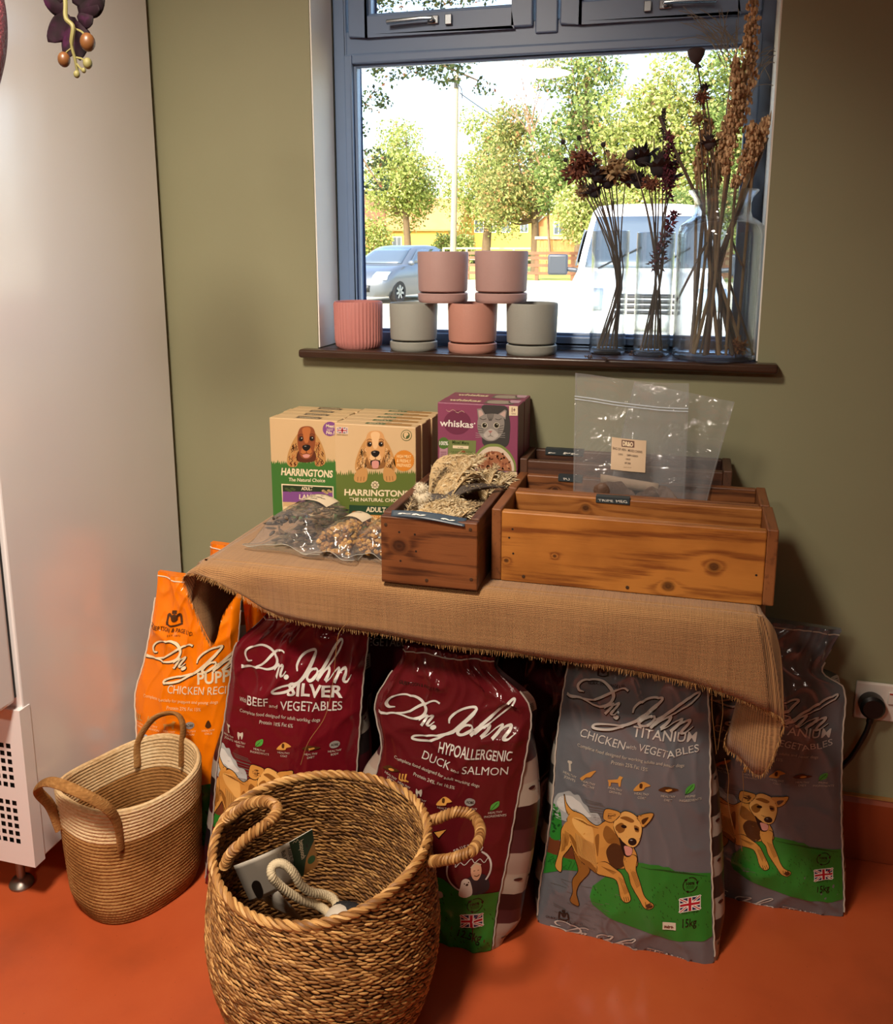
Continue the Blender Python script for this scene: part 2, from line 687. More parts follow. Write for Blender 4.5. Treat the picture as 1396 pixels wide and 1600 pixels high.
# ================================================================== the room
CEIL = 2.45
def wall_mat():
    t = NT('olive_wall_paint')
    v = t.coords('Object')
    n1 = t.n('ShaderNodeTexNoise', Scale=1.6, Detail=3.0)
    t.l(v, n1.inputs['Vector'])
    c = t.ramp(n1.outputs['Fac'], [(0.3, '#878668'), (0.7, '#8e8d70')])
    t.l(c, t.b.inputs['Base Color'])
    t.b.inputs['Roughness'].default_value = 0.55
    t.b.inputs['Specular IOR Level'].default_value = 0.4
    n2 = t.n('ShaderNodeTexNoise', Scale=140.0, Detail=3.0)
    t.l(v, n2.inputs['Vector'])
    n3 = t.n('ShaderNodeTexNoise', Scale=9.0, Detail=2.0)
    t.l(v, n3.inputs['Vector'])
    b1 = t.bump(n2.outputs['Fac'], 0.12, 0.001)
    t.l(t.bump(n3.outputs['Fac'], 0.10, 0.006, b1), t.b.inputs['Normal'])
    return t.m
WALL = wall_mat()
WHITE_PAINT = M('white_reveal_paint', '#efece4', 0.6, var=0.04, vscale=6, bump=0.1, bscale=80)

def floor_mat():
    t = NT('terracotta_floor_paint')
    v = t.coords('Object')
    n1 = t.n('ShaderNodeTexNoise', Scale=3.0, Detail=6.0, Roughness=0.6)
    t.l(v, n1.inputs['Vector'])
    c = t.ramp(n1.outputs['Fac'], [(0.25, '#964222'), (0.5, '#b04e28'), (0.8, '#bc5a30')])
    n4 = t.n('ShaderNodeTexVoronoi', Scale=38.0)
    t.l(v, n4.inputs['Vector'])
    sp = t.ramp(n4.outputs['Distance'], [(0.03, (0.35, 0.3, 0.28)), (0.055, (1, 1, 1))])
    mx = t.n('ShaderNodeMix', data_type='RGBA', blend_type='MULTIPLY')
    mx.inputs[0].default_value = 0.35
    t.l(c, mx.inputs[6]); t.l(sp, mx.inputs[7])
    t.l(mx.outputs[2], t.b.inputs['Base Color'])
    n2 = t.n('ShaderNodeTexNoise', Scale=7.0, Detail=4.0)
    t.l(v, n2.inputs['Vector'])
    rr = t.n('ShaderNodeMapRange')
    rr.inputs['To Min'].default_value = 0.28
    rr.inputs['To Max'].default_value = 0.55
    t.l(n2.outputs['Fac'], rr.inputs['Value'])
    t.l(rr.outputs['Result'], t.b.inputs['Roughness'])
    n3 = t.n('ShaderNodeTexNoise', Scale=60.0, Detail=4.0)
    t.l(v, n3.inputs['Vector'])
    t.l(t.bump(n3.outputs['Fac'], 0.15, 0.002), t.b.inputs['Normal'])
    return t.m
FLOOR = floor_mat()
X0, X1, YB = -2.6, 2.6, -5.2
m = MB(); m.box((X0, YB, -0.05), (X1, 0.0, 0.0)); struct('floor', m, FLOOR, smooth=False)
m = MB(); m.box((X0, YB, CEIL), (X1, 0.0, CEIL + 0.06)); struct('ceiling', m, M('ceiling_paint', '#d9d2c4', 0.8), smooth=False)
WX0, WX1, WZ0, WZ1 = -0.860, 0.134, 1.098, 1.985      # the window opening in the wall
TH = 0.26
m = MB()
m.cur = 0
m.box((X0, 0.0, -0.2), (WX0, TH, CEIL + 0.06))
m.box((WX1, 0.0, -0.2), (X1, TH, CEIL + 0.06))
m.box((WX0, 0.0, -0.2), (WX1, TH, WZ0))
m.box((WX0, 0.0, WZ1), (WX1, TH, CEIL + 0.06))
struct('wall_back', m, WALL, smooth=False)
m = MB()
t_ = 0.003
m.box((WX0, 0.004, WZ0 + 0.02), (WX0 + t_, 0.125, WZ1))
m.box((WX1 - t_, 0.004, WZ0 + 0.02), (WX1, 0.125, WZ1))
m.box((WX0, 0.004, WZ1 - t_), (WX1, 0.125, WZ1))
struct('trim_1', m, WHITE_PAINT, smooth=False)
m = MB(); m.box((X0 - 0.1, YB, 0), (X0, TH, CEIL)); struct('wall_left', m, WALL, smooth=False)
m = MB(); m.box((X1, YB, 0), (X1 + 0.1, TH, CEIL)); struct('wall_right', m, WALL, smooth=False)
m = MB(); m.box((X0 - 0.1, YB - 0.1, 0), (X1 + 0.1, YB, CEIL)); struct('wall_front', m, M('shop_far_wall', '#7a7062', 0.7), smooth=False)
m = MB()
m.prism([(-0.016, 0.0), (0.0, 0.0), (0.0, 0.155), (-0.008, 0.152), (-0.016, 0.142)], X0, X1, axis=0)
struct('baseboard_back', m, M('terracotta_skirting', '#8c3d1e', 0.45, var=0.15, vscale=5, bump=0.15, bscale=30), smooth=False, bevel=0.003)
m = MB()
m.box((X0, -0.0125, 0.1535), (X1, -0.0, 0.1565))
struct('trim_2', m, M('skirting_top_bare_edge', '#a8763f', 0.6, var=0.3, vscale=14), smooth=False)

# window sill (dark stained board)
SZ = 1.116
sill_m = wood_mat('dark_sill_wood', '#22150f', '#3f2b20', 0, 0.3)
m = MB()
m.box((WX0 - 0.037, -0.036, SZ - 0.020), (WX1 + 0.040, 0.002, SZ))
m.box((WX0 + 0.001, 0.0, SZ - 0.016), (WX1 - 0.001, 0.126, SZ))
o = struct('trim_3', m, sill_m, smooth=True, bevel=0.006, bevel_seg=3)

# window frame, two small top lights over one fixed pane
FRM = M('anthracite_frame_glare', '#7088ab', 0.38, spec=0.5, var=0.06, vscale=3)  # anthracite paint, with the bluish lens glare over it put into the base colour
win = thing('window_1', (-0.363, 0.16, WZ0), 'dark grey window frame with one wide pane below two small top lights', 'window')
win['kind'] = 'structure'
FY0, FY1 = 0.127, 0.20
GX0, GX1 = -0.812, 0.088
GZ0, GZ1 = 1.146, 1.775
TZ0 = 1.878
m = MB()
m.box((WX0, FY0 + 0.012, WZ0), (GX0 - 0.016, FY1, WZ1 + 0.2))
m.box((GX1 + 0.016, FY0 + 0.012, WZ0), (WX1, FY1, WZ1 + 0.2))
m.box((GX0 - 0.016, FY0 + 0.012, WZ0), (GX1 + 0.016, FY1, GZ0 - 0.012))
m.box((GX0 - 0.016, FY0 + 0.012, GZ1 + 0.016), (GX1 + 0.016, FY1, TZ0 - 0.030))
m.box((GX0 - 0.016, FY0 + 0.012, WZ1 + 0.06), (GX1 + 0.016, FY1, WZ1 + 0.2))
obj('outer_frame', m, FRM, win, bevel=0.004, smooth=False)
def sash(x0, x1, z0, z1, w, name, y0=FY0, y1=FY1):
    m = MB()
    m.box((x0 - w, y0, z0 - w), (x0, y1, z1 + w))
    m.box((x1, y0, z0 - w), (x1 + w, y1, z1 + w))
    m.box((x0, y0, z0 - w), (x1, y1, z0))
    m.box((x0, y0, z1), (x1, y1, z1 + w))
    # glazing bead
    g = 0.007
    m.box((x0, y0 + 0.014, z0), (x0 + g, y0 + 0.03, z1))
    m.box((x1 - g, y0 + 0.014, z0), (x1, y0 + 0.03, z1))
    m.box((x0, y0 + 0.014, z0), (x1, y0 + 0.03, z0 + g))
    m.box((x0, y0 + 0.014, z1 - g), (x1, y0 + 0.03, z1))
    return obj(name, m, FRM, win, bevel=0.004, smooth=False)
fixed = sash(GX0, GX1, GZ0, GZ1, 0.020, 'fixed_sash', FY0 + 0.006)
SX = [(-0.772, -0.425), (-0.275, 0.058)]
sashes = [sash(a, b, TZ0, WZ1 + 0.035, 0.045, 'top_sash') for a, b in SX]
m = MB()
m.box((-0.375, FY0 + 0.004, TZ0 - 0.06), (-0.325, FY1, WZ1 + 0.2))
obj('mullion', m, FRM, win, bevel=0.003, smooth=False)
PANE = film_mat('window_glass', (0.98, 0.99, 0.985), 0.0, 0.035, 0.7, 0.0)
def pane(x0, x1, z0, z1, par):
    m = MB(); m.box((x0, 0.150, z0), (x1, 0.154, z1))
    return obj('pane', m, PANE, par, smooth=False)
pane(GX0, GX1, GZ0, GZ1, fixed)
for (a, b), s in zip(SX, sashes):
    pane(a, b, TZ0, WZ1 + 0.035, s)
# casement fasteners on the top lights
CHROME = M('brushed_chrome', '#9aa0a6', 0.25, 1.0)
for (a, b), s, sg in zip(SX, sashes, (1, -1)):
    cx = (a + b) / 2 - 0.055 if sg > 0 else (a + b) / 2 + 0.06
    z = TZ0 - 0.021
    m = MB()
    m.box((cx + sg * 0.045 - 0.013, FY0 - 0.007, z - 0.008), (cx + sg * 0.045 + 0.013, FY0, z + 0.010))
    m.tube([(cx + sg * 0.045, FY0 - 0.002, z), (cx + sg * 0.045, FY0 - 0.022, z)], 0.006, 10)
    m.tube([(cx + sg * 0.048, FY0 - 0.022, z + 0.001), (cx + sg * 0.02, FY0 - 0.024, z + 0.001), (cx - sg * 0.06, FY0 - 0.023, z - 0.002)], [0.005, 0.0065, 0.0075], 10, flat=0.7)
    m.box((cx + sg * 0.082 - 0.008, FY0 - 0.010, z - 0.012), (cx + sg * 0.082 + 0.008, FY0, z + 0.010))
    obj('fastener', m, CHROME, s, bevel=0.0015)

# ceiling lamps, seen only as reflections
def ceiling_lamp(x, y, label):
    t = thing('ceiling_lamp', (x, y, CEIL), label, 'lamp')
    m = MB(); m.lathe([(0.0, 0.0), (0.15, 0.0), (0.15, -0.05), (0.135, -0.06)], (x, y, CEIL), 32)
    obj('lamp_housing', m, M('lamp_white', '#dddddd', 0.4), t)
    e = NT('lamp_glow_' + str(len(MATS)))
    e.b.inputs['Base Color'].default_value = (0.9, 0.8, 0.6, 1)
    e.b.inputs['Emission Color'].default_value = (1.0, 0.80, 0.50, 1)
    e.b.inputs['Emission Strength'].default_value = 5.0
    m = MB(); m.lathe([(0.135, -0.055), (0.12, -0.075), (0.0, -0.085)], (x, y, CEIL), 32)
    obj('diffuser', m, e.m, t)
ceiling_lamp(-0.94, -3.3, 'round ceiling lamp reflected as a warm oval in the window pane')
# ================================================================== fridge
STEEL = NT('warm_white_steel')
STEEL.b.inputs['Base Color'].default_value = lin('#e8e4e4')
STEEL.b.inputs['Metallic'].default_value = 0.08
STEEL.b.inputs['Roughness'].default_value = 0.22
STEEL.b.inputs['Specular IOR Level'].default_value = 0.7
v_ = STEEL.coords('Object', (1.0, 1.0, 0.6))
nz_ = STEEL.n('ShaderNodeTexNoise', Scale=5.0, Detail=2.0)
STEEL.l(v_, nz_.inputs['Vector'])
STEEL.l(STEEL.bump(nz_.outputs['Fac'], 0.35, 0.006), STEEL.b.inputs['Normal'])
STEEL = STEEL.m
DARK = M('black_rubber', '#141312', 0.6)
fx1, fy0, fy1 = -1.252, -0.632, -0.02
fx0 = -1.95
fr = thing('upright_fridge', ((fx0 + fx1) / 2, (fy0 + fy1) / 2, 0), 'tall white steel catering fridge standing beside the olive wall', 'fridge')
m = MB()
m.box((fx0, fy0 + 0.012, 0.105), (fx1, fy1, 2.05))
obj('cabinet', m, STEEL, fr, bevel=0.004, smooth=False)
# lower front panel with two grids of square vent holes
m = MB()
pz0, pz1 = 0.100, 0.452
hx = [fx1 - 0.028 - i * 0.0162 for i in range(16)]
hw = 0.0105
zs = [0.150 + i * 0.0175 for i in range(6)] + [0.278 + i * 0.0175 for i in range(6)]
def vent_panel(m):
    xs = sorted(set([fx0, fx1 + 0.002] + [x for h in hx for x in (h - hw, h)]))
    zz = sorted(set([pz0, pz1] + [z for h in zs for z in (h, h + hw)]))
    holes_x = {(round(h - hw, 5), round(h, 5)) for h in hx}
    holes_z = {(round(h, 5), round(h + hw, 5)) for h in zs}
    for i in range(len(xs) - 1):
        for j in range(len(zz) - 1):
            if (round(xs[i], 5), round(xs[i + 1], 5)) in holes_x and (round(zz[j], 5), round(zz[j + 1], 5)) in holes_z:
                continue
            m.add([(xs[i], fy0, zz[j]), (xs[i + 1], fy0, zz[j]), (xs[i + 1], fy0, zz[j + 1]), (xs[i], fy0, zz[j + 1])], [(0, 1, 2, 3)])
    m.add([(fx1 + 0.002, fy0, pz0), (fx1 + 0.002, fy0 + 0.03, pz0), (fx1 + 0.002, fy0 + 0.03, pz1), (fx1 + 0.002, fy0, pz1)], [(0, 1, 2, 3)])
    m.add([(fx0, fy0, pz1), (fx1 + 0.002, fy0, pz1), (fx1 + 0.002, fy0 + 0.03, pz1), (fx0, fy0 + 0.03, pz1)], [(0, 1, 2, 3)])
    m.add([(fx0, fy0, pz0), (fx1 + 0.002, fy0, pz0), (fx1 + 0.002, fy0 + 0.03, pz0), (fx0, fy0 + 0.03, pz0)], [(0, 3, 2, 1)])
vent_panel(m)
obj('vent_panel', m, STEEL, fr, smooth=False)
m = MB(); m.box((fx0 + 0.01, fy0 + 0.006, pz0 + 0.01), (fx1 - 0.012, fy0 + 0.0118, pz1 - 0.01))
obj('vent_backing', m, DARK, fr, smooth=False)
m = MB(); m.box((fx1 - 0.20, fy0 - 0.004, 0.385), (fx1 - 0.078, fy0, 0.432))
obj('control_display', m, M('black_gloss', '#0c0c0d', 0.15), fr, bevel=0.002, smooth=False)
m = MB()
m.box((fx0, fy0 - 0.062, 0.468), (fx1 - 0.004, fy0 + 0.004, 1.98))
d = obj('door', m, STEEL, fr, bevel=0.010, bevel_seg=3)
m = MB(); m.box((fx0 + 0.01, fy0 + 0.0042, 0.475), (fx1 - 0.012, fy0 + 0.012, 1.97))
obj('door_seal', m, DARK, d, smooth=False)
def foot(x, y):
    m = MB()
    m.lathe([(0, 0), (0.024, 0.0), (0.026, 0.006), (0.020, 0.016), (0.009, 0.020), (0.009, 0.085), (0.017, 0.085), (0.017, 0.106), (0, 0.106)], (x, y, 0), 20)
    m.box((x - 0.03, y - 0.006, 0.058), (x + 0.006, y + 0.006, 0.066))
    obj('foot', m, M('zinc_foot', '#8d8680', 0.35, 0.9), fr)
for x, y in ((fx1 - 0.088, fy0 + 0.055), (fx0 + 0.055, fy0 + 0.055), (fx1 - 0.055, fy1 - 0.06), (fx0 + 0.055, fy1 - 0.06)):
    foot(x, y)

# ================================================================== artificial orchid spray hanging over the fridge
PETAL = NT('orchid_petal')
g_ = PETAL.coords('Object', (30, 30, 30))
n_ = PETAL.n('ShaderNodeTexNoise', Scale=1.2, Detail=3.0)
PETAL.l(g_, n_.inputs['Vector'])
PETAL.l(PETAL.ramp(n_.outputs['Fac'], [(0.35, '#120b0c'), (0.55, '#22101b'), (0.78, '#4a1c40')]), PETAL.b.inputs['Base Color'])
PETAL.b.inputs['Roughness'].default_value = 0.7
PETAL.b.inputs['Specular IOR Level'].default_value = 0.15
PETAL = PETAL.m
STEMG = M('orchid_stem', '#7a7444', 0.6, var=0.2)
BUDM = M('orchid_bud', '#6b4424', 0.4, var=0.35, vscale=40)
ORX, ORY = None, -0.745     # hangs in front of the fridge door plane
camv = np.array([0, -2.0, 1.36])
_cy, _sy, _cp, _sp = math.cos(yaw), math.sin(yaw), math.cos(pitch), math.sin(pitch)
def at(px, py, y):
    """the point of the plane at depth y seen at a place of the photograph"""
    F = np.array([-_sy * _cp, _cy * _cp, -_sp])
    Rr = np.array([_cy, _sy, 0])
    U = np.cross(Rr, F)
    d = F + Rr * (px - 698) / 1417 - U * (py - 674) / 1417
    return Vector(camv + d * (y - camv[1]) / d[1])
def atz(px, py, z):
    F = np.array([-_sy * _cp, _cy * _cp, -_sp])
    Rr = np.array([_cy, _sy, 0])
    U = np.cross(Rr, F)
    d = F + Rr * (px - 698) / 1417 - U * (py - 674) / 1417
    return Vector(camv + d * (z - camv[2]) / d[2])
sp0 = at(92, -160, ORY)
orch = thing('orchid_spray', tuple(sp0), 'dark purple artificial orchid spray with brown buds hanging before the fridge', 'artificial flower')
m = MB()
main = [at(x, y, ORY + dz - .035) for x, y, dz in ((92, -160, 0.05), (95, -60, 0.02), (102, 0, 0), (103, 28, -0.01), (114, 42, -0.012), (112, 70, -0.01), (118, 95, -0.005), (122, 116, 0))]
m.tube(cr(main, 6), [0.0032] * 30 + [0.0022] * 13, 7)
for br in (((114, 44), (128, 50), (136, 62)), ((111, 76), (104, 82), (101, 90)), ((119, 90), (128, 92), (135, 97)), ((120, 100), (127, 108), (130, 110))):
    m.tube(cr([at(x, y, ORY - 0.040) for x, y in br], 5), 0.0016, 6)
m.tube(cr([at(x, y, ORY) for x, y in ((76, -20), (82, 8), (92, 20))], 5), 0.002, 6)
obj('stem', m, STEMG, orch)
def bud(px, py, r, dark=0):
    m = MB()
    c = at(px, py, ORY - 0.042)
    m.ball(c, r, 12, 8, sc=(0.92, 0.92, 1.12))
    obj('bud', m, [BUDM, STEMG][dark], orch)
bud(137, 66, 0.0118); bud(100, 93, 0.0098); bud(137, 99, 0.0072, 1); bud(120, 116, 0.005, 1); bud(131, 110, 0.0036, 1)
def petal(px, py, ang, L, W, tilt=0.3):
    m = MB()
    c = at(px, py, ORY - 0.01)
    L, W = L * .78, W * .9
    ca, sa = math.cos(ang), math.sin(ang)
    def fn(u, v):
        w = W * math.sin(PI * min(1, v * 0.94 + 0.06)) ** 0.7 * (u - 0.5)
        l = L * v
        cup = -tilt * L * (v * v) + 0.5 * W * (2 * u - 1) ** 2 * 0.35 * math.sin(PI * v)
        return c + Vector((ca * l - sa * w, cup, sa * l + ca * w))
    m.grid(fn, 8, 10)
    obj('petal', m, PETAL, orch, solid=0.0012)
for a in ((104, 14, 2.75, .05, .034, .1), (104, 20, -2.25, .066, .044, .1), (108, 26, -2.45, .05, .036, .05), (112, 26, -1.75, .078, .040, .1), (122, 16, 0.20, .066, .036, .1), (124, 14, -0.10, .05, .026, .15),
          (118, 34, -1.45, .072, .034, .1), (120, 40, -1.15, .05, .030, .1), (96, 4, 2.3, .05, .03, .1), (118, 8, 1.0, .055, .04, .1), (74, -2, 0.5, .04, .025, .1), (122, 22, -0.55, .040, .030, .15), (84, 2, 1.6, .05, .03, .1), (100, 0, 1.3, .05, .034, .1)):
    petal(*a)
m = MB()
c_ = [at(x, y, -1.02) for x, y in ((-14, -60), (-4, -10), (0, 40), (0, 90), (-4, 140))]
m.tube(cr(c_, 6), [0.002 + 0.010 * math.sin(PI * i / 24) for i in range(25)], 10, flat=0.35)
obj('long_petal', m, M('mauve_glitter', '#8a4a52', 0.4, var=0.5, vscale=160, bump=0.6, bscale=300), orch)

# ================================================================== wall socket, plug and cable
so = thing('wall_socket', (0.457, -0.006, 0.385), 'white double wall socket low on the olive wall', 'socket')
SOCK = M('socket_plastic', '#d8cfc6', 0.3)
m = MB(); m.box((0.384, -0.010, 0.342), (0.530, 0.0, 0.428))
obj('face_plate', m, SOCK, so, bevel=0.004, bevel_seg=3, smooth=False)
for x in (0.4485, 0.472):
    m = MB(); m.box((x, -0.015, 0.385), (x + 0.0125, -0.0095, 0.413))
    s_ = obj('rocker_switch', m, SOCK, so, bevel=0.0015)
    m = MB(); m.box((x + 0.002, -0.0156, 0.408), (x + 0.0105, -0.0149, 0.4115))
    obj('red_marker', m, M('red_marker', '#a02418', 0.4), s_, smooth=False)
m = MB()
for dx, z, w, h in ((0, .362, .003, .008), (-.011, .378, .006, .003), (.011, .378, .006, .003)):
    m.box((0.508 + dx - w, -0.0104, z - h / 2), (0.508 + dx + w, -0.0098, z + h / 2))
obj('socket_hole', m, DARK, so, smooth=False)
BLK = M('black_plug_plastic', '#101010', 0.4)
pl = thing('plug', (0.415, -0.024, 0.383), 'black three pin plug with cable in the white wall socket', 'plug')
m = MB()
a = [(0.0, 0.0), (0.024, 0.0), (0.026, -0.006), (0.0255, -0.028), (0.020, -0.034), (0.0, -0.034)]
n = 28
pts, fs = [], []
for r, y in a:
    for i in range(n):
        t = 2 * PI * i / n
        pts.append((0.415 + r * math.cos(t), -0.0105 + y, 0.384 + r * 1.02 * math.sin(t)))
for j in range(len(a) - 1):
    for i in range(n):
        fs.append((j * n + i, j * n + (i + 1) % n, (j + 1) * n + (i + 1) % n, (j + 1) * n + i))
m.add(pts, fs)
obj('body', m, BLK, pl)
m = MB()
m.tube(cr([(0.415, -0.026, 0.366), (0.414, -0.028, 0.350), (0.409, -0.030, 0.325), (0.398, -0.032, 0.295), (0.385, -0.030, 0.262), (0.372, -0.024, 0.235), (0.352, -0.022, 0.20), (0.33, -0.022, 0.185), (0.20, -0.022, 0.18)], 6),
       [0.0075] * 8 + [0.0055] * 41, 10)
obj('cable', m, BLK, pl)
# ================================================================== plant pots on the sill
def pot_mat(name, col):
    return M(name, col, 0.62, var=0.07, vscale=18, bump=0.12, bscale=220)
POT_PINK, POT_GREY, POT_TERRA, POT_MAUVE = pot_mat('pot_coral', '#bd7c76'), pot_mat('pot_grey', '#95978f'), pot_mat('pot_terracotta_pink', '#b98576'), pot_mat('pot_dusty_pink', '#b08f8a')
def pot(x, y, z, r, h, mat, label, ribbed=False, saucer=True):
    t = thing('plant_pot', (x, y, z), label, 'plant pot', 'ceramic plant pots on the window sill')
    m = MB()
    n = 160 if ribbed else 64
    zs = 0.0225 if saucer else 0.0
    w = 0.004
    prof = [(0.0, zs + 0.001), (r * 0.88, zs + 0.001), (r * 0.955, zs + 0.004), (r * 0.965, zs + 0.010), (r, h - 0.004), (r - 0.0015, h), (r - w, h - 0.001), (r * 0.90, zs + 0.012), (0.0, zs + 0.010)]
    if ribbed:
        prof = [(0.0, 0.0), (r * 0.84, 0.0), (r * 0.93, 0.006), (r * 0.97, 0.020), (r, h - 0.006), (r - 0.0015, h), (r - w, h - 0.001), (r * 0.90, 0.012), (0.0, 0.010)]
        pts, fs = [], []
        for rr, zz in prof:
            for i in range(n):
                a = 2 * PI * i / n
                k = rr + (0.0011 * math.sin(40 * a) if 0.005 < zz < h - 0.004 and rr > 0.91 * r else 0)
                pts.append((x + k * math.cos(a), y + k * math.sin(a), z + zz))
        for j in range(len(prof) - 1):
            for i in range(n):
                fs.append((j * n + i, j * n + (i + 1) % n, (j + 1) * n + (i + 1) % n, (j + 1) * n + i))
        m.add(pts, fs)
    else:
        m.lathe(prof, (x, y, z), n)
    obj('pot', m, mat, t)
    if saucer:
        m = MB()
        rs = r * 0.985
        m.lathe([(0.0, 0.0), (rs * 0.94, 0.0), (rs * 0.98, 0.003), (rs, 0.008), (rs * 1.0, 0.0195), (rs - 0.002, 0.0215), (rs - 0.005, 0.0215), (rs - 0.006, 0.010), (0.0, 0.0085)], (x, y, z), n)
        obj('saucer', m, mat, t)
    return t
PH = 0.112
pot(-0.772, 0.040, SZ, 0.0575, 0.110, POT_PINK, 'ribbed coral pink pot without saucer at the left end of the sill', True, False)
pot(-0.633, 0.036, SZ, 0.0565, 0.109, POT_GREY, 'grey pot with saucer standing beside the ribbed coral pot')
pot(-0.490, 0.032, SZ, 0.0570, PH, POT_TERRA, 'terracotta pink pot standing between the two grey pots')
pot(-0.352, 0.030, SZ, 0.0580, PH + 0.002, POT_GREY, 'pale grey pot with saucer standing next to the vases')
pot(-0.561, 0.034, SZ + PH, 0.0585, 0.114, POT_MAUVE, 'dusty pink pot stacked across the darker grey pot and terracotta pot')
pot(-0.424, 0.031, SZ + PH + 0.002, 0.0600, 0.114, POT_MAUVE, 'dusty pink pot stacked across the terracotta pot and pale grey pot')

# ================================================================== glass vases
GLASS = film_mat('vase_glass', (0.885, 0.915, 0.93), 0.028, 0.06, 0.95, 0.0, blend=0.5)
def vase(x, y, prof, label, n=56):
    t = MB()
    t.lathe(prof, (x, y, SZ), n)
    o = obj('glass_vase', t, GLASS, origin=(x, y, SZ))
    return tag(o, label, 'vase', 'glass vases of dried flowers')
def cyl(r, h, w=0.0022):
    return [(0, 0.0), (r - 0.004, 0.0), (r, 0.004), (r, h - 0.001), (r - w / 2, h), (r - w, h - 0.001), (r - w, 0.012), (r - 0.008, 0.010), (0, 0.010)]
V1, V2, V3 = (-0.186, 0.070), (-0.088, 0.058), (0.046, 0.040)
vase(V1[0], V1[1], cyl(0.0405, 0.272), 'slim straight glass vase nearest the pots on the sill')
vase(V2[0], V2[1], cyl(0.0405, 0.268), 'slim straight glass vase between the other slim vase and the big bottle')
op = [(0, 0), (0.082, 0.0), (0.088, 0.005), (0.089, 0.02), (0.089, 0.262), (0.085, 0.281), (0.072, 0.292), (0.062, 0.298), (0.058, 0.308), (0.057, 0.325), (0.060, 0.337), (0.069, 0.348), (0.0715, 0.352)]
ip = [(max(0, r - 0.0025), z + (0.010 if z < 0.01 else 0)) for r, z in reversed(op)]
vase(V3[0], V3[1], op + [(0.0705, 0.3535)] + ip[1:], 'large wide glass bottle vase with a flared neck on the sill')

# ---- dried stems
STEM_D = M('dried_stem_dark', '#5c4c3e', 0.8, var=0.35, vscale=60)
STEM_L = M('dried_stem_tan', '#957a5a', 0.8, var=0.35, vscale=60)
HEAD_D = island_mat('dark_flower_bits', [(0, '#2a262c'), (0.5, '#463d40'), (1, '#66524a')], 0.9)
HEAD_R = island_mat('russet_flower_bits', [(0, '#4a3028'), (0.5, '#7a4a3a'), (1, '#a86e54')], 0.9)
HEAD_O = island_mat('golden_flower_bits', [(0, '#846a4a'), (0.5, '#a88c64'), (1, '#c4a880')], 0.9)
SORG = island_mat('sorghum_seeds', [(0, '#8a6a4c'), (0.4, '#b8946e'), (0.8, '#d8b68c'), (1, '#ecd0a8')], 0.85)
PINKB = island_mat('mauve_flower_bits', [(0, '#3d1f2a'), (0.6, '#6b3444'), (1, '#8a4a52')], 0.9)
WISP = M('pale_dry_grass', '#8a8378', 0.9)
def bez(p, q, bend, n=10):
    p, q = Vector(p), Vector(q)
    mid = (p + q) / 2 + Vector(bend)
    return [p * (1 - t) ** 2 + mid * 2 * t * (1 - t) + q * t * t for t in [i / n for i in range(n + 1)]]
def bits(m, c, r, n, size, sc=(1, 1, 1), rr=None, long=1.0):
    rr = rr or R
    for _ in range(n):
        d = Vector((rr.gauss(0, 1), rr.gauss(0, 1), rr.gauss(0, 1))).normalized()
        p = Vector(c) + Vector((d.x * sc[0], d.y * sc[1], d.z * sc[2])) * r * rr.uniform(0.35, 1)
        s = size * rr.uniform(0.6, 1.3)
        t1 = d.cross(Vector((rr.uniform(-1, 1), rr.uniform(-1, 1), rr.uniform(-1, 1))))
        t1 = t1.normalized() if t1.length > 1e-6 else Vector((1, 0, 0))
        t2 = d.cross(t1)
        L = d * s * long
        m.add([p - t1 * s * 0.5, p - t2 * s * 0.35, p + t1 * s * 0.5, p + t2 * s * 0.35, p + L], [(0, 1, 4), (1, 2, 4), (2, 3, 4), (3, 0, 4), (3, 2, 1, 0)])
def rays(m, c, axis, n, L, w, open_=1.2):
    """ray petals around a head"""
    axis = Vector(axis).normalized()
    a = axis.orthogonal().normalized()
    b = axis.cross(a)
    for i in range(n):
        t = 2 * PI * i / n + R.uniform(-.2, .2)
        d = (a * math.cos(t) + b * math.sin(t)) * math.sin(open_) + axis * math.cos(open_)
        sd = axis.cross(d).normalized() * w / 2
        p = Vector(c)
        k = d * L * R.uniform(0.75, 1.1)
        m.add([p, p + k * 0.5 + sd, p + k, p + k * 0.5 - sd, p + k * 0.5 + axis * w * 0.3], [(0, 1, 4), (1, 2, 4), (2, 3, 4), (3, 0, 4), (0, 3, 2, 1)])
